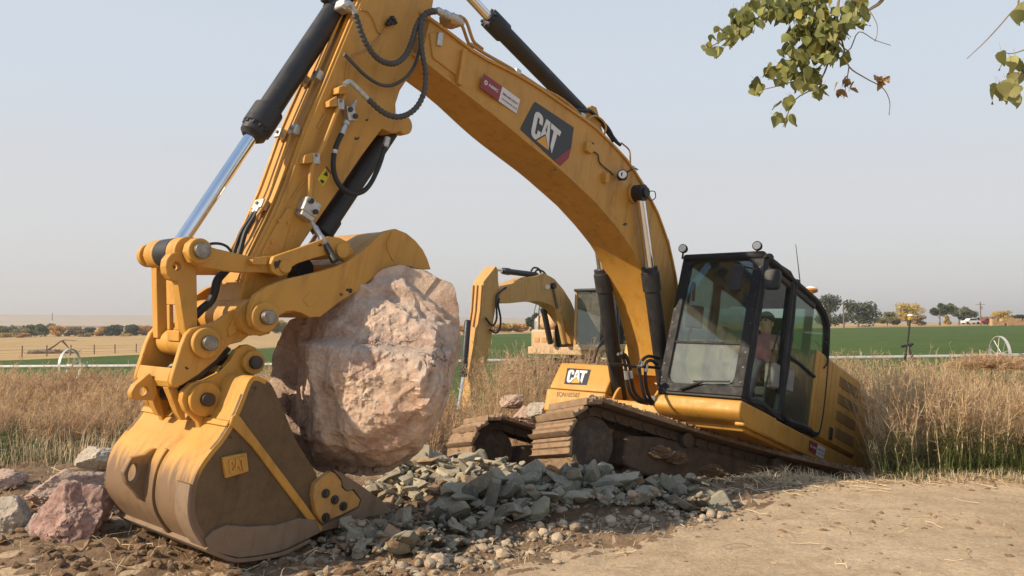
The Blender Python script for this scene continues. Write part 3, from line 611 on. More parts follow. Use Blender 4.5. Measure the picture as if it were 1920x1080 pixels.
for px, py, r in ((511, 453, 0.02), (506, 464, 0.012), (524, 414, 0.014), (541, 418, 0.016)):
    mb = MB(); hexbolt(mb, F1.Y(px, py, ys + 0.02), (0, 1, 0), r, 0.012); mb.build('bolt', 'yellow', dp)
# --- bucket cylinder in front of the stick
A = F1.Y(655, -22, CY); B = F1.Y(470, 258, CY); T = F1.Y(378, 470, CY + 0.40); ax = (B - A).normalized(); L = (B - A).length; Tc = setY(T, CY)
bc = MB().lathe(A, B, [(0, 0.06), (0.02, 0.092), (L - 0.30, 0.092), (L - 0.28, 0.118), (L - 0.10, 0.118), (L - 0.09, 0.105), (L - 0.03, 0.10), (L, 0.07)], 28).build('bucket_cylinder', 'black_paint', EX)
MB().cyl(B - ax * 0.1, Tc, 0.050, 24).build('rod', 'chrome', bc)
for s in (1, -1):
    a_ = Y1([(640, -38), (652, -8), (668, -2), (690, -22), (712, -60), (690, -70)], CY + s * 0.13); MB().prism(a_, [setY(p, CY + s * 0.17) for p in a_]).build('cylinder_lug', 'yellow', STK, bevel=0.006)
mb = MB(); disc(mb, A, CY + 0.19, CY - 0.19, 0.06); mb.build('cylinder_pin', 'steel', STK)
MB().lathe(A + ax * 0.22, A + ax * 0.30, [(0, 0.098), (0.08, 0.098)], 24).build('collar', 'black_paint', bc)
MB().box(A + ax * 0.27 + Vector((0.09, 0, 0.05)), (0.09, 0.08, 0.09)).build('port', 'black_paint', bc, bevel=0.01)
mb = MB()
for k in range(12):
    a = 2 * pi * k / 12; u = ax.orthogonal().normalized(); w = ax.cross(u); hexbolt(mb, B - ax * 0.10 + (u * cos(a) + w * sin(a)) * 0.100, ax, 0.015, 0.03)
mb.build('gland_bolts', 'black_paint', bc)
mb = MB(); disc(mb, Tc, CY - 0.095, CY + 0.095, 0.105, 26); mb.build('rod_eye', 'black_paint', bc)
# --- power link (H link), its pins
K = F1.Y(383, 643, CY + 0.285)
pl = MB(); out_n = [(311, 499), (313, 486), (322, 475), (337, 471), (352, 474), (366, 484), (369, 500), (370, 560), (371, 640), (352, 652), (347, 620), (345, 536), (336, 528), (322, 524), (313, 513)]
PL = ringplate('power_link', Y1(out_n, CY + 0.24), F1.Y(333, 499, CY + 0.24), lambda a: 0.030, CY + 0.24, CY + 0.15, 'yellow', EX, 0.008, 72)
nf = [setY(p, 0) for p in Y1(out_n, CY + 0.24)]
fx = lambda t: (F1.Y(345, 536, CY + 0.24) * (1 - t) + F1.Y(347, 620, CY + 0.24) * t)       # front edge of the near arm, top to bottom
bx_ = lambda t: (F1.Y(369, 536, CY + 0.24) * (1 - t) + F1.Y(371, 620, CY + 0.24) * t)
def strip(name, t0, t1, y0, y1, d0=0.0, d1=0.35):
    a = [fx(t0).lerp(bx_(t0), d0), fx(t0).lerp(bx_(t0), d1), fx(t1).lerp(bx_(t1), d1), fx(t1).lerp(bx_(t1), d0)]
    return MB().prism([setY(p, y0) for p in a], [setY(p, y1) for p in a]).build(name, 'yellow', PL, bevel=0.006)
strip('web', -0.15, 0.42, CY + 0.149, CY - 0.02); strip('web_side', 0.42, 1.0, CY + 0.149, CY + 0.09); strip('web_side', 0.42, 1.0, CY + 0.02, CY - 0.02); strip('web_foot', 1.0, 1.25, CY + 0.149, CY - 0.02)
strip('far_arm', -0.9, 1.2, CY - 0.16, CY - 0.24, 0.0, 1.0)
for y0, y1, r in ((CY + 0.235, CY + 0.10, 0.105), (CY - 0.10, CY - 0.235, 0.105)):
    mb = MB(); disc(mb, Tc, y0, y1, r, 26); mb.build('upper_boss', 'yellow', PL, bevel=0.006)
mb = MB(); disc(mb, K, CY + 0.225, CY - 0.225, 0.10, 28); mb.build('lower_boss', 'yellow', PL, bevel=0.006)
# guide links and the linked arm that carries the thumb
gl_out = [(352, 471), (356, 456), (368, 446), (382, 449), (393, 462), (405, 466), (440, 474), (480, 483), (505, 480), (527, 478), (545, 490), (546, 508), (536, 517), (520, 519), (503, 512), (484, 511), (455, 511), (418, 507), (378, 500), (360, 492)]
for y0, y1, nm in ((CY + 0.335, CY + 0.255, 'n'), (CY - 0.255, CY - 0.335, 'f')):
    a = [setY(p, y0) for p in Y1(gl_out, CY + 0.335)]; g = MB().prism(a, [setY(p, y1) for p in a]).build('guide_link', 'yellow', EX, bevel=0.006)
    mb = MB(); s = 1 if nm == 'n' else -1; disc(mb, Tc, CY + s * 0.336, CY + s * 0.39, 0.085, 24); mb.build('pin_collar', 'yellow', g, bevel=0.006)
    mb = MB(); disc(mb, Tc, CY + s * 0.391, CY + s * 0.43, 0.055, 20); mb.build('pin', 'steel', g, bevel=0.004)
G = F1.Y(527, 500, CY + 0.335)
mb = MB(); disc(mb, G, CY + 0.40, CY - 0.40, 0.05); mb.build('link_pin', 'yellow', EX, bevel=0.004)
tl_out = [(514, 481), (527, 476), (560, 465), (593, 453), (616, 443), (638, 446), (655, 455), (665, 474), (660, 486), (649, 491), (632, 482), (614, 478), (589, 484), (558, 494), (544, 503), (537, 515), (525, 519), (511, 511), (507, 496)]
for y0, y1 in ((CY + 0.385, CY + 0.338), (CY - 0.338, CY - 0.385)):
    a = [setY(p, y0) for p in Y1(tl_out, CY + 0.385)]; MB().prism(a, [setY(p, y1) for p in a]).build('thumb_link', 'yellow', EX, bevel=0.006)
mb = MB(); plate(mb, [(474, 486), (500, 485), (500, 496), (474, 496)], CY + 0.40, CY + 0.33); mb.build('stop_block', 'yellow', EX, bevel=0.004)
TP = F1.Y(640, 470, CY + 0.385); mb = MB(); disc(mb, TP, CY + 0.41, CY - 0.41, 0.06); mb.build('thumb_link_pin', 'yellow', EX, bevel=0.004)
MB().tube(smooth_path(Y1([(384, 462), (396, 457), (412, 457), (425, 462), (434, 472)], CY + 0.3), 5), 0.010, 8).build('grease_hose', 'rubber', EX)
MB().tube(smooth_path(Y1([(432, 492), (425, 505), (408, 525), (402, 548), (394, 566), (378, 580), (366, 592)], CY + 0.12), 6), 0.030, 10).build('hose_bundle', 'rubber', EX)
# thumb cylinder behind the stick
A = F1.Y(733, 240, CY); B = F1.Y(598, 442, CY); C2 = F1.Y(560, 505, CY); ax = (B - A).normalized(); L = (B - A).length
tcy = MB().lathe(A, B, [(0, 0.06), (0.03, 0.085), (L - 0.2, 0.085), (L - 0.19, 0.10), (L - 0.02, 0.10), (L, 0.07)], 24).build('thumb_cylinder', 'black_paint', EX)
MB().cyl(B - ax * 0.05, C2, 0.045, 18).build('rod', 'chrome', tcy); mb = MB(); disc(mb, C2, CY + 0.09, CY - 0.09, 0.08); mb.build('rod_eye', 'black_paint', tcy)
for s in (1, -1):
    mb = MB(); disc(mb, A, CY + s * 0.10, CY + s * 0.19, 0.085); mb.build('cylinder_boss', 'yellow', STK, bevel=0.005)
# --- thumb: two shaped cheek plates joined by cross plates, toothed inner edge
th_top = [(480, 553), (503, 537), (536, 524), (573, 516), (606, 508), (635, 498), (655, 489), (674, 476), (694, 459), (709, 444), (725, 433), (742, 429)]
th_tip = [(762, 437), (779, 451), (793, 468), (801, 484), (808, 505), (791, 506), (772, 500), (758, 498), (739, 498)]
th_bot = []
e0, e1 = [(727, 503), (709, 513), (694, 525), (682, 535), (666, 549)], None
sp = resample([Vector((x, y, 0)) for x, y in e0], 27)
for i, p in enumerate(sp): th_bot.append((p.x + (1.8 if i % 2 else 0), p.y + (1.6 if i % 2 else 0) - (1.4 if not i % 2 else 0)))
th_bot += [(636, 567), (601, 594), (581, 595), (566, 587), (552, 583), (536, 584), (521, 594), (512, 605), (500, 617), (488, 621), (474, 612), (469, 595), (472, 575)]
THY = CY + 0.46
mb = MB(); plate(mb, th_top + th_tip + th_bot, THY, THY - 0.06); TH = mb.build('thumb', 'yellow', EX, bevel=0.005)
a = [setY(p, CY - 0.40) for p in Y1(th_top + th_tip + th_bot, THY)]; MB().prism(a, [setY(p, CY - 0.46) for p in a]).build('far_cheek', 'yellow', TH, bevel=0.005)
cp = Y1([(648, 494), (674, 479), (694, 462), (709, 447), (725, 436), (742, 432), (762, 440), (779, 454), (793, 471), (801, 487), (806, 503)], THY - 0.06)
cin = Y1([(654, 499), (680, 485), (700, 468), (714, 453), (727, 443), (742, 439), (760, 447), (775, 460), (788, 476), (796, 490), (799, 503)], THY - 0.06)
MB().prism(cp + cin[::-1], [setY(p, CY - 0.40) for p in cp + cin[::-1]]).build('cross_plate', 'yellow', TH)
a = Y1([(560, 545), (600, 530), (604, 540), (564, 556)], THY - 0.06); MB().prism(a, [setY(p, CY - 0.40) for p in a]).build('cross_plate', 'yellow', TH)
mb = MB(); plate(mb, [(736, 433), (744, 431), (730, 455), (733, 468), (742, 484), (738, 490), (727, 470), (725, 455)], THY + 0.008, THY - 0.001); mb.build('weld_bead', 'yellow', TH)
mb = MB(); plate(mb, [(568, 563), (580, 549), (590, 549), (599, 559), (586, 574), (578, 574)], THY + 0.006, THY - 0.001); mb.build('cover_plate', 'yellow', TH, bevel=0.003)
a = Y1([(515, 598), (530, 588), (552, 585), (566, 589), (580, 596)], THY - 0.061); b = [p + Vector((0, 0, 0.05)) for p in a]; MB().prism(a + b[::-1], [setY(p, CY - 0.40) for p in a + b[::-1]]).build('inner_plate', 'yellow', TH)
S = F1.Y(493, 595, THY)
for s in (1, -1):
    mb = MB(); disc(mb, S, CY + s * 0.461, CY + s * 0.50, 0.105, 26); mb.build('pin_collar', 'yellow', TH, bevel=0.006)
mb = MB(); disc(mb, S, CY + 0.56, CY - 0.56, 0.052, 24); mb.build('stick_pin', 'steel', EX, bevel=0.006)
mb = MB(); disc(mb, S, CY + 0.37, CY - 0.37, 0.13, 28); mb.build('stick_boss', 'yellow', STK)
# --- quick coupler between stick and bucket
CPY = CY + 0.36
cpl = [(321, 715), (324, 702), (340, 649), (349, 627), (359, 616), (376, 611), (393, 607), (409, 601), (437, 580), (458, 566), (472, 560), (490, 558), (512, 570), (523, 590), (520, 612), (505, 626), (490, 630), (474, 624), (453, 641), (432, 646), (421, 657), (406, 675), (372, 703), (344, 721), (331, 727), (323, 723)]
CK = CY + 0.285
mb = MB(); plate(mb, cpl, CK, CK - 0.05); CPL = mb.build('quick_coupler', 'yellow', EX, bevel=0.010)
na = Y1(cpl, CK); a = [setY(p, CY - 0.285) for p in na]; MB().prism(a, [setY(p, CY - 0.235) for p in na]).build('far_plate', 'yellow', CPL, bevel=0.010)
fr = Y1([(328, 690), (324, 702), (321, 716), (326, 728), (336, 752), (344, 776), (352, 790)], CK); fi = Y1([(344, 695), (342, 704), (340, 716), (344, 728), (352, 750), (358, 772), (360, 790)], CK)
MB().prism([setY(p, CK - 0.051) for p in fr[:4] + fi[:4][::-1]], [setY(p, CY - 0.234) for p in fr[:4] + fi[:4][::-1]]).build('front_shell', 'yellow', CPL, bevel=0.008)
for y0, y1 in ((CY + 0.20, CY + 0.12), (CY - 0.12, CY - 0.20)):
    MB().prism([setY(p, y0) for p in fr[3:] + fi[3:][::-1]], [setY(p, y1) for p in fr[3:] + fi[3:][::-1]]).build('hook_tongue', 'yellow', CPL, bevel=0.006)
mid = Y1([(344, 721), (372, 703), (406, 675), (421, 657), (432, 646), (445, 655), (432, 672), (405, 695), (372, 720), (346, 735)], CK); MB().prism([setY(p, CK - 0.08) for p in mid], [setY(p, CY - 0.20) for p in mid]).build('lower_body', 'dark_steel', CPL)
ey = [(289, 700), (276, 712), (262, 724), (254, 738), (256, 748), (262, 752), (297, 753), (304, 738), (300, 720)]
ep = [q + Vector((0.03, 0, 0)) for q in Y1(ey, CY + 0.03)]; hc = F1.Y(279, 736, CY + 0.03) + Vector((0.03, 0, 0)); ringplate('lifting_eye', ep, hc, lambda a: 0.034, CY + 0.03, CY - 0.04, 'yellow', CPL)
mb = MB(); disc(mb, K, CK + 0.001, CK + 0.05, 0.105, 28); mb.build('pin_collar', 'yellow', CPL, bevel=0.008)
mb = MB(); disc(mb, K, CK + 0.10, CY - 0.38, 0.052, 22); mb.build('pin', 'steel', CPL, bevel=0.005)
mb = MB(); disc(mb, F1.Y(408, 643, CK), CK + 0.04, CK, 0.028, 16); mb.build('locking_plug', 'amber', CPL, bevel=0.003)
mb = MB(); disc(mb, F1.Y(466, 623, CK), CK + 0.03, CK, 0.025, 16); mb.build('locking_plug', 'yellow', CPL, bevel=0.003)
mb = MB(); plate(mb, [(427, 620), (442, 592), (466, 572), (478, 580), (452, 604), (441, 625), (430, 632)], CK + 0.012, CK); mb.build('rib', 'yellow', CPL, bevel=0.004)
# --- bucket
BY, BYf = CY + 0.62, CY - 0.63
shell = [(500, 713), (486, 706), (474, 706), (466, 714), (460, 727), (453, 746), (445, 766), (434, 791), (413, 824), (397, 843), (384, 860), (374, 875), (366, 892), (361, 908), (358, 925), (356, 945), (357, 965), (362, 983), (369, 997), (379, 1012), (391, 1026), (402, 1033), (413, 1038), (431, 1044), (449, 1046), (490, 1041), (528, 1033), (565, 1016), (601, 998)]
front = [(600, 930), (593, 887), (575, 858), (554, 824), (536, 780), (518, 738), (510, 722)]
sp = Y1(shell, BY)
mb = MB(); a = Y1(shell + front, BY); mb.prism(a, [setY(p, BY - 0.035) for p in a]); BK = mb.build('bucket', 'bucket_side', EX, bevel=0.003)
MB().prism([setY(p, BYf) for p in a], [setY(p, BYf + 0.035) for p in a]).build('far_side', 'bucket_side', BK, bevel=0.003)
cen = sum(sp, Vector()) / len(sp)
def inset(p, i, d):
    t = (sp[min(i + 1, len(sp) - 1)] - sp[max(i - 1, 0)]).normalized(); n = Vector((-t.z, 0, t.x)); n = n if n.dot(cen - p) > 0 else -n; return p + n * d
lm = smooth_path(sp, 3); k3 = len(lm)
sp = lm; vs = []
for i, p in enumerate(lm):
    q = inset(p, i, 0.03)
    for r, y in ((p, BY + 0.004), (p, BYf - 0.004), (q, BYf - 0.004), (q, BY + 0.004)): vs.append((r.x, y, r.z))
fs = [(4 * i + k, 4 * i + (k + 1) % 4, 4 * i + 4 + (k + 1) % 4, 4 * i + 4 + k) for i in range(k3 - 1) for k in range(4)] + [(0, 1, 2, 3), (4 * k3 - 1, 4 * k3 - 2, 4 * k3 - 3, 4 * k3 - 4)]
MB().add(vs, fs).build('shell', 'yellow_bucket', BK)
# wear plate round the heel, wear strips and lift eye on the back, seam rib across the top
h0, h1 = int(k3 * 0.66), k3 - 3
def band(name, i0, i1, y0, y1, d, mat, th=0.02):
    vs = []
    for i in range(i0, i1):
        p = inset(lm[i], i, -d); q = inset(lm[i], i, 0.001)
        for r, y in ((p, y0), (p, y1), (q, y1), (q, y0)): vs.append((r.x, y, r.z))
    n = i1 - i0; fs = [(4 * i + k, 4 * i + (k + 1) % 4, 4 * i + 4 + (k + 1) % 4, 4 * i + 4 + k) for i in range(n - 1) for k in range(4)] + [(0, 1, 2, 3), (4 * n - 1, 4 * n - 2, 4 * n - 3, 4 * n - 4)]
    return MB().add(vs, fs).build(name, mat, BK, bevel=0.004)
band('heel_wear_plate', int(k3 * 0.70), k3 - 2, BY + 0.03, BYf - 0.03, 0.025, 'bucket_mud')
band('wear_strip', int(k3 * 0.36), int(k3 * 0.74), CY + 0.14, CY + 0.10, 0.018, 'yellow_bucket')
band('corner_shroud', int(k3 * 0.47), int(k3 * 0.71), BY + 0.012, BY - 0.16, 0.022, 'bucket_mud')
band('seam_rib', int(k3 * 0.255), int(k3 * 0.268) + 1, BY - 0.01, BYf + 0.01, 0.014, 'yellow_bucket')
mb = MB(); plate(mb, [(391, 1026), (402, 1033), (413, 1038), (449, 1046), (490, 1041), (528, 1033), (565, 1016), (601, 998), (594, 975), (560, 972), (520, 985), (470, 988), (425, 985), (400, 996), (385, 1012)], BY + 0.028, BY - 0.002); mb.build('side_wear_plate', 'bucket_mud', BK, bevel=0.004)
mb = MB(); plate(mb, [(436, 781), (444, 776), (452, 782), (607, 990), (601, 1000), (590, 992), (474, 838), (432, 795)], BY + 0.022, BY - 0.002); mb.build('side_rib', 'yellow', BK, bevel=0.008)
cb = Y1([(418, 858), (463, 849), (467, 884), (424, 897)], BY + 0.03); pl8 = MB().prism(cb, [setY(p, BY) for p in cb]).build('cast_plate', 'yellow', BK, bevel=0.005)
emb = MB(); f = quadmap(Y1([(428, 862), (459, 855), (431, 889), (462, 882)], BY + 0.031))
for L_ in (LET_C, LET_A, LET_T): a = [f(u, v) for u, v in L_]; MB().prism(a, [p + Vector((0, 0.008, 0)) for p in a]).build('raised_letter', 'yellow', pl8)
sc_ = [(593, 962), (588, 930), (592, 908), (603, 897), (622, 884), (630, 889), (640, 902), (641, 914), (650, 922), (662, 920), (676, 937), (672, 950), (640, 966), (605, 980)]
mb = MB(); plate(mb, sc_, BY + 0.055, BY - 0.002); scut = mb.build('side_cutter', 'yellow_dusty', BK, bevel=0.006)
for px, py in ((610, 925), (627, 937), (643, 949), (610, 970)): 
    mb = MB(); p = F1.Y(px, py, BY + 0.055); mb.lathe(p, p + Vector((0, 0.03, 0)), [(0, 0.034), (0.012, 0.034), (0.013, 0.022), (0.03, 0.020)], 8); mb.build('bolt', 'dark_steel', scut)
lip = [(601, 998), (607, 985), (640, 970), (673, 952), (678, 938), (664, 918), (650, 920), (642, 912), (641, 900), (630, 887), (626, 880), (640, 886), (680, 912), (716, 938), (734, 957), (728, 963), (690, 970), (650, 985)]
mb = MB(); plate(mb, lip, BY + 0.03, BY - 0.02); mb.build('lip_corner', 'bucket_mud', BK, bevel=0.006)
lp = Y1([(601, 998), (640, 990), (690, 972), (730, 960), (722, 951), (688, 958), (640, 976), (606, 985)], BY - 0.001); MB().prism([setY(p, BY - 0.021) for p in lp], [setY(p, BYf) for p in lp]).build('cutting_edge', 'bucket_mud', BK, bevel=0.006)
for k in range(5):
    yy = BY - 0.14 - k * 0.245; e = setY(F1.Y(726, 958, BY), yy); g = setY(F1.Y(690, 968, BY), yy); dr = (e - g).normalized()
    mb = MB(); up = Vector((-dr.z, 0, dr.x)); up = up if up.z > 0 else -up
    mb.prism([g + up * 0.05 + Vector((0, .06, 0)), g - up * 0.04 + Vector((0, .06, 0)), e + dr * 0.16 - up * 0.012 + Vector((0, .035, 0)), e + dr * 0.16 + up * 0.012 + Vector((0, .035, 0))], [g + up * 0.05 - Vector((0, .06, 0)), g - up * 0.04 - Vector((0, .06, 0)), e + dr * 0.16 - up * 0.012 - Vector((0, .035, 0)), e + dr * 0.16 + up * 0.012 - Vector((0, .035, 0))])
    mb.build('tooth', 'bucket_mud', BK, bevel=0.006)
i0 = int(k3 * 0.34); i1 = int(k3 * 0.60); le = [inset(lm[i0], i0, 0.0), inset(lm[int(k3 * .40)], int(k3 * .40), -0.05), inset(lm[int(k3 * .435)], int(k3 * .435), -0.13), inset(lm[int(k3 * .48)], int(k3 * .48), -0.15), inset(lm[int(k3 * .515)], int(k3 * .515), -0.12), inset(lm[int(k3 * .55)], int(k3 * .55), -0.05), inset(lm[i1], i1, 0.0), inset(lm[int(k3 * .52)], int(k3 * .52), 0.01), inset(lm[int(k3 * .44)], int(k3 * .44), 0.01)]
yl = CY - 0.02
hc = inset(lm[int(k3 * .475)], int(k3 * .475), -0.085); tg = (lm[int(k3 * .475) + 1] - lm[int(k3 * .475) - 1]).normalized(); ta = atan2(tg.z, tg.x)
ringplate('lifting_eye', [setY(p, yl) for p in le], hc, lambda a: 1 / sqrt((cos(a - ta) / 0.062) ** 2 + (sin(a - ta) / 0.030) ** 2), yl, yl - 0.06, 'yellow_bucket', BK, 0.008, 44)
# ears that hold the two bucket pins
B1 = F1.Y(471, 679, CY + 0.30); B2 = F1.Y(381, 748, CY + 0.30)
ear = [(444, 655), (455, 648), (466, 646), (480, 652), (488, 664), (489, 682), (482, 698), (470, 712), (450, 730), (425, 760), (402, 800), (387, 812), (378, 810), (372, 792), (360, 780), (348, 770), (341, 752), (344, 734), (359, 719), (385, 713), (410, 700), (432, 676)]
for y0, y1, s in ((CY + 0.30, CY + 0.24, 1), (CY - 0.24, CY - 0.30, -1)):
    a = [setY(p, y0) for p in Y1(ear, CY + 0.30)]; er = MB().prism(a, [setY(p, y1) for p in a]).build('pin_ear', 'yellow', BK, bevel=0.006)
    for c, r in ((B1, 0.085), (B2, 0.115)):
        mb = MB(); disc(mb, c, CY + s * 0.301, CY + s * 0.345, r, 26); mb.build('boss', 'yellow', er, bevel=0.006)
for c in (B1, B2):
    mb = MB(); disc(mb, c, CY + 0.385, CY - 0.385, 0.047, 22); mb.build('bucket_pin', 'dark_steel', BK, bevel=0.005)

# grease and oil smears
rg_ = random.Random(4)
for px, py, r_, par, yy in ((525, 494, 9, None, CY + 0.386), (533, 503, 6, None, CY + 0.386), (519, 500, 4, None, CY + 0.386), (547, 470, 4, STK, ys), (688, 225, 3, STK, ys), (670, 260, 4, STK, ys), (1110, 268, 4, BOOM, yb), (1040, 318, 3, BOOM, yb), (1172, 420, 4, BOOM, yb), (600, 460, 4, None, CY + 0.386), (655, 545, 5, TH, THY), (640, 552, 3, TH, THY), (415, 690, 4, CPL, CK), (350, 690, 3, CPL, CK), (432, 820, 3, BK, BY), (478, 728, 4, BK, BY)):
    n = 14; rr = [r_ * rg_.uniform(.35, 1.25) for _ in range(n)]; q = [F1.Y(px + rr[k] * cos(6.283 * k / n) * 1.2, py + rr[k] * sin(6.283 * k / n), yy + 0.0015) for k in range(n)]
    MB().add(q, [tuple(range(n))]).build('grease_smear', 'grease', par or EX, smooth=0)
# --- upper structure of the near excavator
XB, XT, XR, Z0, Z1, YL, YR = 1.60, 1.457, -0.40, 1.40, 3.14, 1.50, 0.44
hz_ = F1.Y(1575, 684, YL).z
def pbox(name, mat, x0, x1, y0, y1, z0, z1, par, bev=0.01, seg=2):
    return MB().box(((x0 + x1) / 2, (y0 + y1) / 2, (z0 + z1) / 2), (abs(x1 - x0), abs(y1 - y0), abs(z1 - z0))).build(name, mat, par, bevel=bev, seg=seg)
BODY = pbox('body', 'yellow', -2.25, -0.46, -1.5, 1.5, 1.36, hz_, EX, 0.05, 3)
pbox('platform', 'yellow', -2.3, 1.30, -1.44, 1.44, 1.06, 1.30, BODY, 0.03)
pbox('counterweight', 'yellow', -3.15, -2.27, -1.5, 1.5, 1.08, hz_ - 0.05, BODY, 0.16, 4)
pbox('side_skirt', 'yellow', -2.25, 1.45, 1.38, 1.50, 1.10, 1.345, BODY, 0.02)
sp_ = [(1.57, 1.36), (1.60, 1.33), (1.60, 1.22), (1.55, 1.17), (1.40, 1.12), (0.6, 1.10), (0.6, 1.36)]
MB().prism([Vector((x, YL + 0.002, z)) for x, z in sp_], [Vector((x, YR - 0.02, z)) for x, z in sp_]).build('cab_base', 'yellow', BODY, bevel=0.03, seg=3)
def panel(name, mat, x0, x1, z0, z1, d=0.012, y=1.5): return pbox(name, mat, x0, x1, y - 0.01, y + d, z0, z1, BODY, 0.008)
panel('service_door', 'yellow', -1.02, -2.20, 1.40, hz_ - 0.05)
for k in range(4):
    z = 1.50 + k * 0.235; vt = pbox('vent', 'vent_dark', -1.30, -2.10, 1.507, 1.516, z, z + 0.15, BODY, 0.004)
    for j in range(5): pbox('louvre', 'vent_dark', -1.31, -2.09, 1.516, 1.524, z + .012 + .028 * j, z + .026 + .028 * j, vt, 0)
panel('service_door', 'yellow', -0.55, -0.98, 1.40, hz_ - 0.05)
pbox('latch', 'rubber', -1.10, -1.20, 1.51, 1.53, 1.44, 1.60, BODY, 0.004)
pbox('engine_hood', 'yellow', -2.2, -1.0, -1.3, 0.9, hz_ - 0.02, hz_ + 0.25, BODY, 0.08, 3)
MB().tube([(-1.9, -0.6, hz_ + .2), (-1.9, -0.6, hz_ + .55), (-1.96, -0.6, hz_ + .68)], 0.06, 14).build('exhaust', 'dark_steel', BODY)
decal(BODY, [F1.Y(x, y, 1.502) for x, y in ((1518, 825), (1533, 833), (1529, 853), (1516, 845))], [F1.Y(x, y, 1.502) for x, y in ((1533.5, 833), (1548, 841), (1543, 861), (1529.5, 853))], (0, 1, 0))
# right-hand storage box with emblem and fleet number
XF = 1.30
bp1 = F1.X(1044, 679, 1.10); bz = lambda px, py, x=XF: F1.X(px, py, x).z
zt, zs, zb = bz(1085, 681, 1.12), bz(1080, 731), bz(1080, 757)
yA, yB = F1.X(1022, 745, XF).y, F1.X(1134, 745, XF).y
prof = [(XF, zs - 0.01), (XF + 0.0, zb + 0.05), (XF - 0.05, zb), (-0.3, zb), (-0.3, zs - 0.01)]
RB = MB().prism([Vector((x, yA, z)) for x, z in prof], [Vector((x, yB, z)) for x, z in prof]).build('storage_box', 'yellow', EX, bevel=0.025, seg=3)
prof = [(XF - 0.03, zs), (XF - 0.04, zs + 0.05), (XF - 0.17, zt - 0.03), (XF - 0.20, zt), (-0.3, zt), (-0.3, zs)]
MB().prism([Vector((x, yA + 0.02, z)) for x, z in prof], [Vector((x, yB - 0.02, z)) for x, z in prof]).build('box_lid', 'yellow', RB, bevel=0.02, seg=3)
# slanted face of the lid: plane through two profile points
pa = Vector((XF - 0.04, 0, zs + 0.05)); pb = Vector((XF - 0.17, 0, zt - 0.03)); nl = Vector((pb.z - pa.z, 0, pa.x - pb.x)).normalized()
def LID(px, py, k=0.0): return F1.plane(px, py, nl, nl.dot(pa) + k)
q = [LID(*c, 0.003) for c in ((1063.7, 690), (1108, 693), (1100, 722), (1057.7, 720))]
em2 = MB().prism(q, [p - nl * 0.003 for p in q]).build('emblem', 'decal_black', RB, smooth=0)
emblem(em2, [LID(*c, 0.004) for c in ((1066.5, 693), (1102, 695.5), (1062, 717), (1096, 718.6))], nl)
o = F1.X(1043, 743, XF + 0.003); e = F1.X(1086, 745, XF + 0.003); text('EQN105587', 'fleet_number', RB, 'text_brown', o, e - o, (0, 0, 1), 0.062, (e - o).length, bold=0.01)
c = F1.X(1110, 747, XF); mb = MB().lathe(c - Vector((0.01, 0, 0)), c + Vector((0.004, 0, 0)), [(0, 0.052), (0.014, 0.052)], 20); hl = mb.build('lamp', 'rubber', RB)
MB().lathe(c + Vector((0.004, 0.012, -0.012)), c + Vector((0.009, 0.012, -0.012)), [(0, 0.03), (0.005, 0.026)], 16).build('lens', 'lamp_lens', hl)
# boom foot brackets, hoses between boom foot and cab
fp = (top[-1] + bot[-1]) / 2
for yy in (CY + BW + 0.02, CY - BW - 0.06):
    mb = MB(); lplate(mb, [(fp.x - .75, 1.28), (fp.x + .55, 1.28), (fp.x + .50, 1.40), (fp.x + .16, fp.z + .12), (fp.x - .14, fp.z + .14), (fp.x - .75, 1.5)], yy, yy + 0.04); mb.build('boom_bracket', 'yellow', BODY, bevel=0.01)
mb = MB(); disc(mb, fp, CY - 0.34, CY + 0.34, 0.08); mb.build('boom_pin', 'yellow', BODY)
for k, pts in enumerate(([(1159, 664), (1168, 670), (1173, 690), (1176, 715), (1182, 738), (1196, 752), (1215, 757)], [(1165, 662), (1174, 668), (1181, 690), (1184, 712), (1190, 736), (1204, 750), (1222, 758)], [(1236, 672), (1216, 668), (1204, 676), (1199, 690), (1202, 715), (1208, 742), (1220, 757)], [(1232, 684), (1222, 676), (1212, 680), (1210, 700), (1212, 725), (1218, 745), (1228, 758)])):
    h = MB().tube(smooth_path(Y1(pts, CY + 0.36 + 0.03 * k), 6), 0.020, 8).build('hose', 'rubber', BODY)
    j = 3; a, b = F1.Y(*pts[j - 1 if k > 1 else 2], CY + 0.36 + 0.03 * k), F1.Y(*pts[j], CY + 0.36 + 0.03 * k); MB().cyl(a.lerp(b, .2), a.lerp(b, .85), 0.028, 10).build('hose_fitting', 'zinc', h)
for pts in ([(1140, 683), (1170, 684), (1192, 688)], [(1196, 687), (1215, 688), (1236, 690)]):
    MB().tube(Y1(pts, CY + 0.40), 0.018, 6).build('hose_bracket', 'black_paint', BODY)
pbox('pipe_shelf', 'dark_steel', 0.7, 1.45, CY + 0.30, YR - 0.03, 1.28, 1.36, BODY, 0.01)
MB().tube(Y1([(1113, 680), (1120, 655), (1132, 636)], CY - 0.45), 0.015, 8).build('handrail', 'black_paint', BODY)
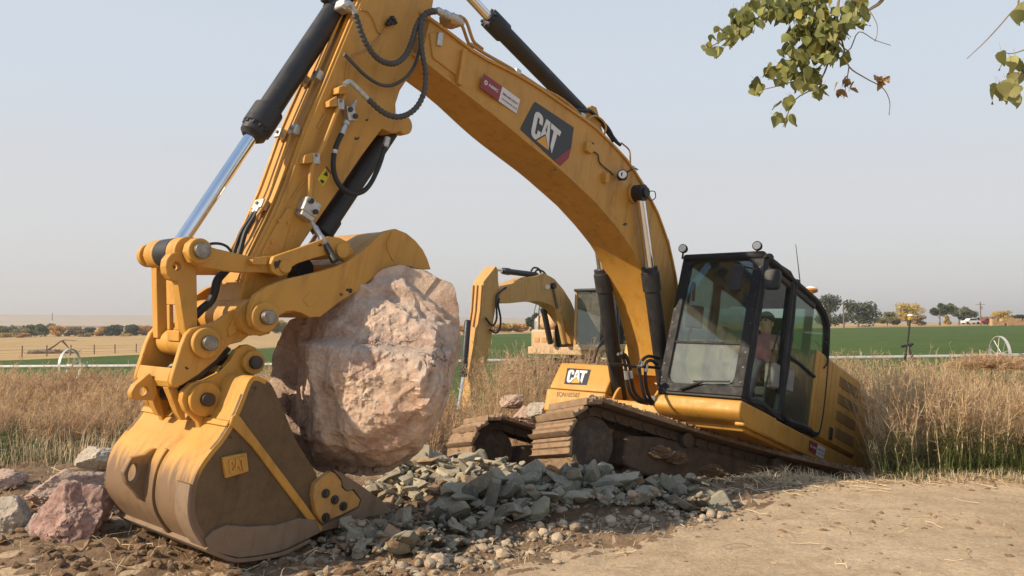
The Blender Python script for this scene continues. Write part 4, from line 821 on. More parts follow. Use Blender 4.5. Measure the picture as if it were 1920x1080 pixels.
# --- cab
def CF(u, v, d=0.0):
    n = Vector((Z1 - Z0, 0, XB - XT)).normalized(); return Vector((XB + (XT - XB) * v, YR + (YL - YR) * u, Z0 + (Z1 - Z0) * v)) + n * d
CAB = MB().box(((XR + XT) / 2, (YL + YR) / 2, 3.11), (XT - XR + 0.06, YL - YR, 0.09)).build('cab', 'cab_black', EX, bevel=0.035, seg=3)
pbox('cab_floor', 'interior', XR, XB - 0.02, YR, YL - 0.01, Z0 - 0.03, Z0 + 0.05, CAB, 0.01)
def qprism(name, mat, q, d0, d1, bev=0.006, par=None): return MB().prism([CF(u, v, d0) for u, v in q], [CF(u, v, d1) for u, v in q]).build(name, mat, par or CAB, bevel=bev)
def octa(u0, u1, v0, v1, c=0.05):
    k = c; j = c * 0.62; return [(u0 + k, v0), (u1 - k, v0), (u1 - k * .3, v0 + j * .3), (u1, v0 + j), (u1, v1 - j), (u1 - k * .3, v1 - j * .3), (u1 - k, v1), (u0 + k, v1), (u0 + k * .3, v1 - j * .3), (u0, v1 - j), (u0, v0 + j), (u0 + k * .3, v0 + j * .3)]
qprism('front_sill', 'cab_black', [(0, 0), (1, 0), (1, .06), (0, .06)], 0.0, -0.09)
qprism('front_post', 'cab_black', [(0, .06), (.10, .06), (.10, .955), (0, .955)], 0.0, -0.09)
qprism('front_post', 'cab_black', [(.885, .06), (1, .06), (1, .955), (.885, .955)], 0.0, -0.09)
qprism('front_header', 'cab_black', [(0, .955), (1, .955), (1, 1.0), (0, 1.0)], 0.0, -0.09)
qprism('window_divider', 'cab_black', [(.10, .345), (.885, .345), (.885, .36), (.10, .36)], -0.012, -0.05, 0.003)
for (v0, v1, nm, mt) in ((.06, .345, 'lower_windshield', 'cab_glass_dusty'), (.36, .955, 'windshield', 'cab_glass')):
    g = MB().prism([CF(u, v, -0.03) for u, v in octa(.10, .885, v0, v1, .02)], [CF(u, v, -0.036) for u, v in octa(.10, .885, v0, v1, .02)]).build(nm, mt, CAB, smooth=0)
for (u, v, du, dv) in ((.10, .06, 1, 1), (.885, .06, -1, 1), (.10, .955, 1, -1), (.885, .955, -1, -1)):
    qprism('corner_gusset', 'cab_black', [(u, v), (u + du * .09, v), (u + du * .045, v + dv * .015), (u + du * .015, v + dv * .03), (u, v + dv * .055)], -0.001, -0.06, 0)
mb = MB()
for v in [.09 + .1 * k for k in range(9)]:
    for u in (.03, .965): hexbolt(mb, CF(u, v), (1, 0, 0.05), 0.012, 0.006)
mb.build('screws', 'dark_steel', CAB)
# left side: door and rear quarter, traced where they lie on the cab flank
door = [(1436, 484), (1460, 503), (1482, 524), (1476, 590), (1466, 680), (1456, 774), (1425, 757), (1397, 741), (1408, 660), (1422, 570)]
rear = [(1489, 532), (1506, 545), (1528, 566), (1542, 586), (1549, 610), (1549, 640), (1546, 690), (1541, 745), (1535, 790), (1527, 813), (1505, 801), (1463, 777), (1472, 690), (1482, 600)]
yc = YL - 0.03
def shrink(pts, k): 
    c = sum(pts, Vector()) / len(pts); return [p + (c - p).normalized() * k for p in pts]
for nm, pts, mt in (('door', door, 'door_glass'), ('rear_quarter', rear, 'quarter_glass')):
    p = Y1(pts, yc); pp = p + [p[0], p[1]]
    fr_ = MB().tube(smooth_path(pp, 3)[:-2], 0.052, 8, caps=False).build(nm, 'cab_black', CAB)
    MB().prism([setY(q_, yc + 0.004) for q_ in shrink(p, 0.01)], [setY(q_, yc - 0.002) for q_ in shrink(p, 0.01)]).build('pane', mt, fr_, smooth=0)
    q2 = [setY(q_, YR + 0.03) for q_ in p]; fr2 = MB().tube(smooth_path(q2 + [q2[0], q2[1]], 3)[:-2], 0.036, 8, caps=False).build('right_frame', 'cab_black', CAB)
    MB().prism([setY(q_, YR + 0.034) for q_ in shrink(p, 0.01)], [setY(q_, YR + 0.028) for q_ in shrink(p, 0.01)]).build('pane', 'right_glass', fr2, smooth=0)
MB().tube(Y1([(1481, 670), (1500, 683), (1522, 703), (1543, 718)], yc), 0.025, 8).build('belt_bar', 'cab_black', CAB)
MB().tube(Y1([(1486, 528), (1478, 600), (1468, 690), (1459, 776)], yc - 0.01), 0.05, 8).build('door_post', 'cab_black', CAB)
pr = [F1.Y(1549, 600, yc), F1.Y(1549, 640, yc), F1.Y(1541, 745, yc), F1.Y(1527, 813, yc)]
rp = [Vector((XR + 0.02, y, z)) for y in (YL - 0.08, YR + 0.08) for z in ((Z0, Z1 - 0.1) if y > 1 else (Z1 - 0.1, Z0))]
MB().prism([rp[0], rp[1], rp[1] + Vector((0, -.1, 0)), rp[0] + Vector((0, -.1, 0))], [p + Vector((.05, 0, 0)) for p in (rp[0], rp[1], rp[1] + Vector((0, -.1, 0)), rp[0] + Vector((0, -.1, 0)))]).build('rear_post', 'cab_black', CAB)
MB().box((XR + 0.04, (YL + YR) / 2, Z0 + 0.42), (0.06, YL - YR - 0.1, 0.84)).build('rear_wall', 'interior', CAB, bevel=0.01)
MB().prism([Vector((XR + 0.03, YR + 0.1, Z0 + .84)), Vector((XR + 0.03, YL - 0.18, Z0 + .84)), Vector((XR + 0.03, YL - 0.18, Z1 - .12)), Vector((XR + 0.03, YR + 0.1, Z1 - .12))], [Vector((XR + 0.036, y, z)) for y, z in ((YR + .1, Z0 + .84), (YL - .18, Z0 + .84), (YL - .18, Z1 - .12), (YR + .1, Z1 - .12))]).build('rear_window', 'cab_glass', CAB, smooth=0)
MB().tube(smooth_path(Y1([(1546, 640), (1552, 650), (1551, 680), (1545, 690)], YL + 0.03), 4), 0.010, 6).build('door_handle', 'cab_black', CAB)
MB().tube(smooth_path(Y1([(1431, 752), (1438, 715), (1448, 665), (1460, 625), (1466, 621), (1472, 630)], YL - 0.06), 4), 0.012, 8).build('grab_rail', 'cab_black', CAB)
MB().tube(Y1([(1434, 478), (1465, 505), (1500, 537), (1535, 568)], YL), 0.028, 8).build('roof_rail', 'cab_black', CAB)
for px, py in ((1282, 467), (1421, 462)):
    p = CF(.02 if px < 1300 else .93, 1.0) + Vector((0, 0, 0.0)); c = F1.X(px, py, p.x + 0.0); d = Vector((1, 0.1, -0.1)).normalized()
    lw = MB().lathe(c - d * 0.05, c + d * 0.04, [(0, 0.02), (0.02, 0.045), (0.05, 0.055), (0.09, 0.055)], 18).build('work_lamp', 'cab_black', CAB)
    MB().lathe(c + d * 0.038, c + d * 0.046, [(0, 0.047), (0.008, 0.044)], 18).build('lens', 'lamp_lens', lw)
    MB().cyl(c - Vector((0, 0, 0.04)), c - Vector((0, 0, 0.13)), 0.012, 8).build('lamp_bracket', 'cab_black', lw)
def mirror(px, py, x, w, h, arm):
    c = F1.X(px, py, x); mb = MB(); n = 24; a = [c + Vector((0, (abs(cos(t)) ** .5) * (1 if cos(t) > 0 else -1) * w / 2, (abs(sin(t)) ** .5) * (1 if sin(t) > 0 else -1) * h / 2)) for t in [2 * pi * k / n for k in range(n)]]
    m_ = mb.prism(a, [p - Vector((0.07, 0, 0)) for p in a]).build('side_mirror', 'rubber', CAB, bevel=0.012)
    MB().tube([F1.X(*q_, x - 0.03) for q_ in arm], 0.010, 6).build('mirror_arm', 'cab_black', m_); return m_
mirror(1379, 520, 1.80, 0.15, 0.32, [(1384, 520), (1396, 518), (1396, 500), (1424, 506)])
mirror(1446, 522, 1.56, 0.19, 0.24, [(1436, 520), (1430, 512), (1428, 500)])
w0 = CF(.30, .015, 0.03); w1 = CF(.56, .075, 0.035); w2 = CF(.86, .085, 0.03)
wp = MB().tube([w0, w1], [0.022, 0.014], 8).build('wiper', 'rubber', CAB); MB().tube([w1 - (w2 - w1) * .4, w2], 0.012, 6).build('wiper_blade', 'rubber', wp)
MB().tube([F1.Y(1500, 527, 1.2), F1.Y(1492, 458, 1.2)], [0.007, 0.004], 6).build('antenna', 'dark_steel', BODY)
gp = F1.Y(1521, 552, 0.9); gd = MB().lathe(gp, gp + Vector((0, 0, 0.10)), [(0, 0.02), (0.02, 0.03), (0.05, 0.085), (0.075, 0.09)], 22).build('satellite_antenna', 'amber', BODY)
MB().lathe(gp + Vector((0, 0, .076)), gp + Vector((0, 0, .12)), [(0, 0.088), (0.02, 0.08), (0.035, 0.05), (0.04, 0.01)], 22).build('dome', 'white_plastic', gd)
MB().cyl(gp - Vector((0, 0, 0.9)), gp, 0.018, 10).build('mast', 'cab_black', gd)
# inside the cab
SX = 0.10
seat = MB().box((SX + 0.2, 1.07, Z0 + 0.46), (0.52, 0.50, 0.16)).build('seat', 'seat_fabric', CAB, bevel=0.05, seg=3)
MB().box((SX - 0.08, 1.07, Z0 + 0.86), (0.15, 0.50, 0.72), Matrix.Rotation(radians(-10), 3, 'Y')).build('backrest', 'seat_fabric', seat, bevel=0.05, seg=3)
MB().box((SX - 0.17, 1.07, Z0 + 1.30), (0.10, 0.28, 0.20)).build('headrest', 'seat_fabric', seat, bevel=0.04, seg=3)
MB().box((SX + 0.15, 1.07, Z0 + 0.22), (0.42, 0.40, 0.32)).build('pedestal', 'interior', seat, bevel=0.02)
for s in (-1, 1):
    cs = MB().box((SX + 0.35, 1.07 + s * 0.34, Z0 + 0.48), (0.62, 0.13, 0.30), Matrix.Rotation(radians(6), 3, 'Y')).build('console', 'console_grey', CAB, bevel=0.03, seg=3)
    MB().lathe((SX + 0.60, 1.07 + s * 0.34, Z0 + 0.60), (SX + 0.62, 1.07 + s * 0.34, Z0 + 0.84), [(0, 0.035), (0.08, 0.02), (0.12, 0.024), (0.2, 0.03), (0.24, 0.018)], 12).build('joystick', 'rubber', cs)
mo = MB().box((1.28, YR + 0.17, Z0 + 1.0), (0.06, 0.20, 0.28), Matrix.Rotation(radians(25), 3, 'Z')).build('monitor', 'rubber', CAB, bevel=0.015)
MB().tube([(1.28, YR + 0.15, Z0 + 0.9), (1.30, YR + 0.12, Z0 + 0.4)], 0.02, 8).build('monitor_stalk', 'rubber', mo)
MB().tube(smooth_path([(1.36, YR + .1, Z0 + 1.1), (1.38, YR + .12, Z0 + 1.3), (1.34, YR + .13, Z0 + 1.42), (1.30, YR + .13, Z0 + 1.2)], 4), 0.02, 8).build('grab_handle', 'rubber', CAB)
for s in (-1, 1): MB().tube([(1.35, 1.07 + s * 0.12, Z0 + 0.05), (1.25, 1.07 + s * 0.12, Z0 + 0.75)], 0.014, 8).build('travel_lever', 'rubber', CAB)
MB().box((0.4, 1.07, Z1 - 0.12), (1.3, 0.85, 0.08)).build('headliner', 'interior', CAB, bevel=0.02)
# --- undercarriage
mr = Matrix.Identity(4)
def sub(name, mb, mat, par, bev=0): return mb.build(name, mat, par, bevel=bev)
cb_ = MB().box((0, 0, 0.62), (1.5, 1.75, 0.42)).lathe((0, 0, 0.8), (0, 0, 1.0), [(0, 0.66), (0.2, 0.66)], 40).build('car_body', 'frame_mud', EX, bevel=0.03)
cb_.matrix_local = MT_local
Rr = TR - 0.06
def loop(n):
    """n evenly spaced stations on the track loop: position (x,z) and tangent angle"""
    sag = lambda t: -0.05 * sin(pi * t)
    pts = []
    m = 60
    for i in range(m): t = i / m; pts.append((TL / 2 - TL * t, TR + Rr + sag(t)))
    for i in range(m): a = pi / 2 + pi * i / m; pts.append((-TL / 2 + Rr * cos(a), TR + Rr * sin(a)))
    for i in range(m): t = i / m; pts.append((-TL / 2 + TL * t, TR - Rr))
    for i in range(m): a = -pi / 2 + pi * i / m; pts.append((TL / 2 + Rr * cos(a), TR + Rr * sin(a)))
    q = resample([Vector((x, 0, z)) for x, z in pts + [pts[0]]], n + 1)
    return [(q[i], (q[i + 1] - q[i]).normalized()) for i in range(n)]
NS = 54
pit = 0.192
def shoe_mesh(seed, w, mud):
    """triple-grouser plate with soil caked over it: one closed block with an uneven top"""
    nx_, ny_ = 15, 30; vs = []; l = pit * 1.06; s0 = Vector((seed * 3.1, seed * 1.7, seed * .7))
    for j in range(ny_ + 1):
        for i in range(nx_ + 1):
            u = i / nx_; x = (u - .5) * l; y = (j / ny_ - .5) * w
            g = max(.052 * exp(-((u - .08) / .05) ** 4), .034 * exp(-((u - .45) / .05) ** 4), .034 * exp(-((u - .82) / .05) ** 4))
            q = Vector((x * 5, y * 5, 0)) + s0; m = mud * (.026 + .022 * noise.noise(q) + .010 * noise.noise(q * 4)) * (1 - .6 * (abs(j / ny_ - .5) > .47))
            e = (1 if 0 < i < nx_ else .3); vs.append((x, y + (.006 * noise.noise(q * 3) if j in (0, ny_) else 0), .024 + max(g, m) * e))
    n = (nx_ + 1) * (ny_ + 1); fs = [(j * (nx_ + 1) + i, j * (nx_ + 1) + i + 1, (j + 1) * (nx_ + 1) + i + 1, (j + 1) * (nx_ + 1) + i) for j in range(ny_) for i in range(nx_)]
    rim = [i for i in range(nx_ + 1)] + [j * (nx_ + 1) + nx_ for j in range(1, ny_ + 1)] + [ny_ * (nx_ + 1) + i for i in range(nx_ - 1, -1, -1)] + [j * (nx_ + 1) for j in range(ny_ - 1, 0, -1)]
    low = [(vs[i][0], vs[i][1], 0) for i in rim]; k = len(rim); fs += [(rim[a], n + a, n + (a + 1) % k, rim[(a + 1) % k]) for a in range(k)] + [tuple(range(n + k - 1, n - 1, -1))]
    return MB().add(vs + low, fs).mesh('track_shoe', 'track_mud', 40)
shoe_me = [shoe_mesh(v, SHOE, (.5, .9, 1.25, 1.5)[v]) for v in range(4)]
for s in (1, -1):
    yc_ = s * GAUGE / 2
    mb = MB(); mb.prism([Vector((x, yc_ - 0.24, z)) for x, z in ((1.55, .30), (1.55, .62), (1.1, .70), (-1.5, .72), (-1.7, .55), (-1.7, .26), (1.3, .24))], [Vector((x, yc_ + 0.24, z)) for x, z in ((1.55, .30), (1.55, .62), (1.1, .70), (-1.5, .72), (-1.7, .55), (-1.7, .26), (1.3, .24))])
    TRK = mb.build('track', 'frame_mud', EX, bevel=0.03); TRK.matrix_local = MT_local
    mb = MB().lathe((TL / 2, yc_ - 0.12, TR), (TL / 2, yc_ + 0.16, TR), [(0, 0.30), (0.02, 0.33), (0.10, 0.33), (0.11, 0.30), (0.26, 0.30), (0.265, 0.285), (0.272, 0.12), (0.28, 0.10)], 40); sub('idler', mb, 'idler_mud', TRK)
    mb = MB().lathe((-TL / 2, yc_ - 0.15, TR), (-TL / 2, yc_ + 0.25, TR), [(0, 0.25), (0.05, 0.34), (0.12, 0.34), (0.15, 0.27), (0.38, 0.25), (0.4, 0.2)], 30); sub('sprocket', mb, 'frame_mud', TRK)
    for x in (0.75, -0.65):
        mb = MB().lathe((x, yc_ - 0.2, TR + Rr - 0.13), (x, yc_ + 0.34, TR + Rr - 0.13), [(0, 0.05), (0.12, 0.05), (0.13, 0.085), (0.36, 0.085), (0.37, 0.06), (0.46, 0.06), (0.465, 0.085), (0.53, 0.085), (0.54, 0.06)], 18); sub('carrier_roller', mb, 'frame_mud', TRK)
    for k in range(8):
        x = 1.35 - k * 0.385; mb = MB().lathe((x, yc_ - 0.22, 0.20), (x, yc_ + 0.22, 0.20), [(0, 0.08), (0.03, 0.13), (0.12, 0.13), (0.13, 0.10), (0.31, 0.10), (0.32, 0.13), (0.41, 0.13), (0.44, 0.08)], 16); sub('track_roller', mb, 'frame_mud', TRK)
    for yy in (-0.17, 0.17):
        mb = MB()
        for p, t in loop(NS):
            n_ = Vector((-t.z, 0, t.x)) * 0.055; c_ = p + Vector((0, yc_ + yy, 0)) + n_
            mb.box(c_, (0.150, 0.055, 0.105), Matrix.Rotation(atan2(-t.z, t.x), 3, 'Y')); mb.cyl(c_ + t * 0.095 - Vector((0, 0.045, 0)), c_ + t * 0.095 + Vector((0, 0.045, 0)), 0.048, 10)
        sub('track_chain', mb, 'frame_mud', TRK)
    rc = random.Random(11 + s); mb = MB(); gv_, gf_ = [], None
    for _ in range(700):                                   # crumbs of soil lying on the upper run, most along the outer edge
        t_ = rc.random(); x_ = TL / 2 + .25 - (TL + .3) * t_; y_ = yc_ + (SHOE / 2 - abs(rc.gauss(0, .10)) - .01 if rc.random() < .6 else rc.uniform(-.42, .42)); k_ = .010 + .022 * rc.random() ** 2
        z_ = TR + Rr - 0.05 * sin(pi * min(1, max(0, t_))) + .055; 
        if x_ > TL / 2: z_ -= (x_ - TL / 2) ** 2 * 1.2
        mb.box((x_, y_, z_ + k_ * .3), (k_ * 2, k_ * 1.7, k_ * 1.3), Matrix.Rotation(rc.uniform(0, 3), 3, Vector((rc.random(), rc.random(), rc.random() + .1)).normalized()))
    tag(sub('mud_crumbs', mb, 'track_mud', TRK), kind='stuff')
    rr = random.Random(3 + s)
    for p, t in loop(NS):
        nrm = Vector((t.z, 0, -t.x)); 
        if nrm.dot(p - Vector((max(-TL / 2, min(TL / 2, p.x)), 0, TR))) < 0: nrm = -nrm
        M = Matrix((t, Vector((0, 1, 0)) if t.cross(Vector((0, 1, 0))).dot(nrm) > 0 else Vector((0, -1, 0)), nrm)).transposed().to_4x4()
        M.translation = p + Vector((0, yc_, 0)) + nrm * 0.012; link('track_shoe', rr.choice(shoe_me), TRK, M)
# caked soil and straw lumps on the near track frame
# ------------------------------------------------------------------ operator in the cab
HD = F1.Y(1436, 606, 1.07)
def skin_body(name, verts, edges, mats, pick):
    me = bpy.data.meshes.new(name); me.from_pydata([v[:3] for v in verts], edges, []); o = bpy.data.objects.new(name, me); COL.objects.link(o)
    sk = o.modifiers.new('skin', 'SKIN'); sk.use_smooth_shade = True
    for i, v in enumerate(verts):
        r = v[3]; me.skin_vertices[0].data[i].radius = r if isinstance(r, tuple) else (r, r); me.skin_vertices[0].data[i].use_root = (i == 0)
    o.modifiers.new('sub', 'SUBSURF').render_levels = 2; o.modifiers['sub'].levels = 2
    m2 = bpy.data.meshes.new_from_object(o.evaluated_get(bpy.context.evaluated_depsgraph_get())); o.modifiers.clear(); old = o.data; o.data = m2; bpy.data.meshes.remove(old)
    m2.materials.clear()
    for m in mats: m2.materials.append(MATS[m])
    for p in m2.polygons: p.material_index = pick(p.center); p.use_smooth = True
    return o
sx_, sz_ = SX + 0.10, Z0 + 0.60
hx, hzz = HD.x, HD.z
V = [(sx_, 1.07, sz_, (.15, .13)), (sx_ + .04, 1.07, sz_ + .2, (.15, .12)), ((sx_ + hx) / 2 + .03, 1.07, sz_ + .42, (.18, .12)), (hx - .05, 1.07, hzz - .17, (.06, .06)), (hx, 1.07, hzz, (.085, .10)), (hx + .01, 1.07, hzz + .09, (.07, .08))]
cx_ = (sx_ + hx) / 2 + .03
for s in (-1, 1):
    V += [(cx_, 1.07 + s * .19, sz_ + .42, .065), (cx_ + .10, 1.07 + s * .27, sz_ + .18, .05), (SX + .52, 1.07 + s * .31, Z0 + .80, .038), (SX + .60, 1.07 + s * .335, Z0 + .82, .035), (SX + .645, 1.07 + s * .33, Z0 + .80, .022),
          (sx_ + .1, 1.07 + s * .10, sz_ - .02, .09), (sx_ + .48, 1.07 + s * .14, sz_ + .02, .075), (sx_ + .62, 1.07 + s * .14, Z0 + .14, .05), (sx_ + .66, 1.07 + s * .14, Z0 + .09, .045), (sx_ + .80, 1.07 + s * .15, Z0 + .075, .035)]
E_ = [(0, 1), (1, 2), (2, 3), (3, 4), (4, 5)]
for k in (6, 16): E_ += [(2, k), (k, k + 1), (k + 1, k + 2), (k + 2, k + 3), (k + 3, k + 4), (0, k + 5), (k + 5, k + 6), (k + 6, k + 7), (k + 7, k + 8), (k + 8, k + 9)]
def pk(c):
    if c.z > hzz - .12 and abs(c.y - 1.07) < .13: return 0
    if c.x > SX + .46 and c.z > Z0 + .66 and abs(c.y - 1.07) > .24: return 0
    return 2 if c.z < sz_ + .09 else 1
PER = skin_body('person', V, E_, ['skin', 'shirt', 'denim'], pk); PER.matrix_world = M1
tag(PER, 'seated operator in a dusty maroon shirt and dark cap behind the cab windshield', 'person')
hc_ = Vector((hx, 1.07, hzz))
mb = MB().ball(hc_ + Vector((-.012, 0, .05)), .115, 10, (1.05, .88, .95)); mb.v = [(x, y, max(z, hzz + .03 - (x - hx) * -.12)) for x, y, z in mb.v]; mb.build('cap', 'hair', PER)
MB().prism([hc_ + Vector((.08, -.07, .055)), hc_ + Vector((.20, -.05, .045)), hc_ + Vector((.20, .05, .045)), hc_ + Vector((.08, .07, .055))], [hc_ + Vector((.08, -.07, .067)), hc_ + Vector((.20, -.05, .055)), hc_ + Vector((.20, .05, .055)), hc_ + Vector((.08, .07, .067))]).build('cap_peak', 'hair', PER)
MB().ball(hc_ + Vector((.098, 0, -.02)), .02, 6, (1.2, .7, 1.2)).build('nose', 'skin', PER)
for s in (-1, 1):
    MB().ball(hc_ + Vector((0, s * .092, -.01)), .028, 6, (.8, .4, 1.2)).build('ear', 'skin', PER); MB().ball(hc_ + Vector((.088, s * .034, .015)), .012, 6).build('eye', 'hair', PER)
    kx, ky, kz = SX + .62, 1.07 + s * .33, Z0 + .83
    for f in range(4): MB().tube(smooth_path([(kx - .02, ky + .03 * s, kz + .01 - f * .020), (kx + .035, ky + .025 * s, kz - f * .020), (kx + .045, ky - .01 * s, kz - .005 - f * .02), (kx + .02, ky - .03 * s, kz - .01 - f * .02)], 3), .009, 6).build('finger', 'skin', PER)
    MB().tube([(kx - .03, ky - .02 * s, kz), (kx, ky - .035 * s, kz + .02), (kx + .03, ky - .03 * s, kz + .025)], .010, 6).build('thumb', 'skin', PER)
MB().tube(smooth_path([(hx + .098, .95, hzz - .055), (hx + .102, 1.07, hzz - .058), (hx + .098, .99, hzz - .055)], 2), .005, 5).build('mouth', 'shirt', PER)
# ------------------------------------------------------------------ the second excavator, farther back
CY2 = -0.1
R2 = frame(36, 0, 0, Vector()).to_3x3(); O2 = at(1060, 622, 26.5) - R2 @ Vector((1.0, CY2, 1.8)); M2 = R2.to_4x4(); M2.translation = O2; F2 = Frame(M2)
E2 = empty('excavator', M2)
tag(E2, 'faded dusty excavator in the background with its stick pointing straight down', 'excavator', 'excavators on the site')
def Y2(pts, y): return [F2.Y(px, py, y) for px, py in pts]
def sy(p, y): return Vector((p.x, y, p.z))
def plate2(name, pts, y0, y1, mat, par, bev=0.01):
    a = Y2(pts, y0); return MB().prism(a, [sy(p, y1) for p in a]).build(name, mat, par, bevel=bev)
st2 = plate2('stick', [(907, 528), (930, 499), (934, 506), (934, 524), (936, 540), (930, 569), (928, 586), (925, 603), (921, 640), (914, 674), (906, 712), (897, 756), (893, 778), (885, 778), (886, 760), (888, 700), (894, 655), (899, 610), (903, 584)], CY2 + .19, CY2 - .19, 'yellow_old', E2)
for yy in (.15, -.02, -.16):
    a = Y2([(906, 534), (902.5, 584), (898, 612)], CY2 + .19); a = [p + Vector((0.02, 0, 0)) for p in a]; MB().tube([sy(p, CY2 + yy) for p in a], 0.022, 8).build('edge_strip', 'yellow_old', st2)
A, B, D = F2.Y(884, 600, CY2) + Vector((.16, 0, 0)), F2.Y(871, 706, CY2) + Vector((.05, 0, 0)), F2.Y(858, 777, CY2)
c2 = MB().lathe(A, B, [(0, .06), (.05, .095), ((B - A).length - .2, .095), ((B - A).length - .19, .115), ((B - A).length, .10)], 18).build('bucket_cylinder', 'black_paint', E2); MB().cyl(B, D, .05, 14).build('rod', 'chrome', c2)
p = F2.Y(858, 782, CY2); mb = MB().lathe(sy(p, CY2 - .3), sy(p, CY2 + .3), [(0, .06), (.05, .06), (.06, .05), (.54, .05), (.55, .06), (.60, .06)], 14); mb.build('linkage_pin', 'steel', E2)
MB().tube([F2.Y(862, 785, CY2 + .2), F2.Y(890, 775, CY2 + .2)], .05, 8).build('guide_link', 'dark_steel', E2); MB().tube([F2.Y(862, 785, CY2 - .2), F2.Y(890, 775, CY2 - .2)], .05, 8).build('guide_link', 'dark_steel', E2)
b0 = F2.Y(876, 784, CY2); bk2 = MB()
prof = [(0.15, 0), (0.25, -.25), (0.28, -.6), (0.1, -.95), (-.3, -1.05), (-.75, -.95), (-.8, -.9), (-.3, -.9), (-.05, -.35), (-.2, 0)]
bk2.prism([Vector((b0.x + x, CY2 + .6, b0.z + z)) for x, z in prof], [Vector((b0.x + x, CY2 - .6, b0.z + z)) for x, z in prof]); bk2.build('bucket', 'bucket_mud', E2, bevel=.02)
tp = resample(Y2([(936, 541), (962, 531), (989, 520), (1010, 517), (1021, 512), (1040, 523), (1056, 542), (1070, 564), (1079, 585), (1085, 612), (1090, 640)], CY2 + .24), 20); bt = resample(Y2([(936, 567), (952, 569), (980, 566), (1012, 565), (1034, 572), (1052, 590), (1064, 608), (1072, 625), (1076, 645)], CY2 + .24), 20)
vs = [(p.x, CY2 + s * .24, p.z) for i in range(20) for p, s in ((tp[i], 1), (bt[i], 1), (bt[i], -1), (tp[i], -1))]
bm2 = MB().add(vs, [(4 * i + 4 + k, 4 * i + 4 + (k + 1) % 4, 4 * i + (k + 1) % 4, 4 * i + k) for i in range(19) for k in range(4)] + [(0, 1, 2, 3), (79, 78, 77, 76)]).build('boom', 'yellow_old', E2, bevel=.01)
A, B, D = F2.Y(1006, 517, CY2) + Vector((0, 0, .02)), F2.Y(943, 508, CY2), F2.Y(931, 505, CY2); L = (B - A).length
c3 = MB().lathe(A, B, [(0, .06), (.03, .09), (L - .3, .09), (L - .28, .11), (L, .10)], 18).build('stick_cylinder', 'black_paint', E2); MB().cyl(B, D, .05, 12).build('rod', 'chrome', c3)
for s in (1, -1):
    t_ = sy(F2.Y(1040, 536, CY2 + .34), CY2 + s * .27); b_ = sy(F2.Y(1066, 645, CY2 + .34), CY2 + s * .27); b_.x += .12; ax = (t_ - b_).normalized(); L = (t_ - b_).length
    q = MB().lathe(b_, t_, [(0, .07), (.03, .095), (L * .55, .095), (L * .56, .11), (L * .62, .11)], 16).build('boom_cylinder', 'black_paint' if s < 0 else 'yellow_old', E2); MB().cyl(b_ + ax * L * .6, t_, .05, 12).build('rod', 'steel', q)
    mb = MB().cyl(sy(t_, t_.y - .08), sy(t_, t_.y + .08), .10, 16); mb.build('rod_eye', 'black_paint', q)
lp2 = F2.Y(1027, 538, CY2 + .32); MB().lathe(lp2 - Vector((.05, 0, 0)), lp2 + Vector((.06, .02, 0)), [(0, .04), (.04, .07), (.1, .075)], 14).build('work_lamp', 'lamp_lens', bm2)
for pts in ([(949, 539), (934, 551), (930, 563), (931, 580), (931, 598), (925, 610), (918, 606), (910, 595)], [(936, 560), (934, 572), (938.5, 596), (937, 616), (930, 624), (918, 618)]):
    MB().tube(smooth_path(Y2(pts, CY2 + .27), 5), .03, 8).build('hose', 'rubber', st2)
for pts in ([(996, 508), (1001, 502), (1010, 504), (1014, 512)], [(1002, 512), (1008, 506), (1018, 509), (1024, 516)]): MB().tube(smooth_path(Y2(pts, CY2 + .1), 4), .03, 8).build('hose', 'rubber', bm2)
MB().tube(smooth_path(Y2([(1010, 563), (1004, 575), (1001, 595), (1001, 625), (1003, 655)], -1.2), 5), .018, 6).build('hand_rail', 'dark_steel', E2)
def pb2(name, mat, x0, x1, y0, y1, z0, z1, par, bev=.02): return MB().box(((x0 + x1) / 2, (y0 + y1) / 2, (z0 + z1) / 2), (abs(x1 - x0), abs(y1 - y0), abs(z1 - z0))).build(name, mat, par, bevel=bev, seg=3)
zq = lambda px, py, x: F2.X(px, py, x).z
BD2 = pb2('body', 'tan_dusty', -2.3, -.45, -1.45, 1.45, 1.3, 2.35, E2, .08)
pb2('platform', 'tan_dusty', -2.3, 1.3, -1.4, 1.4, 1.05, 1.3, BD2, .03); pb2('counterweight', 'tan_dusty', -3.2, -2.32, -1.45, 1.45, 1.05, 2.3, BD2, .18)
yl2, yr2 = F2.X(995, 640, 1.3).y, F2.X(1040, 640, 1.3).y; zlo, zmi, zhi = zq(1015, 656, 1.3), zq(1015, 618, 1.3), zq(1025, 594, 1.0)
pb2('storage_box', 'tan_dusty', -.3, 1.3, yl2, yr2, zlo, zmi, BD2, .07); pb2('fuel_tank', 'tan_dusty', -.45, 1.24, yl2 + .12, yr2, zmi + .002, zhi + .10, BD2, .18)
for k in range(3): MB().box((1.305, yl2 + .25 + .28 * k, (zlo + zmi) / 2), (.02, .2, .16)).build('panel', 'yellow_old', BD2, bevel=.006)
MB().tube(smooth_path([(1.25, yl2 + .3, zmi), (1.2, yl2 + .3, zhi + .35), (.7, yl2 + .3, zhi + .4), (.6, yl2 + .3, zhi)], 4), .02, 6).build('hand_rail', 'dark_steel', BD2)
for k in range(4): MB().tube(smooth_path([(1.25, yr2 + .08 + .05 * k, zlo + .1), (1.4, yr2 + .1 + .05 * k, zmi), (1.2, yr2 + .1 + .06 * k, zhi - .1)], 4), .03, 6).build('hose', 'rubber', BD2)
z0c, z1c = zq(1100, 650, 1.6), zq(1100, 541, 1.5); ya, yb_ = F2.X(1075, 600, 1.6).y, F2.X(1129, 600, 1.6).y
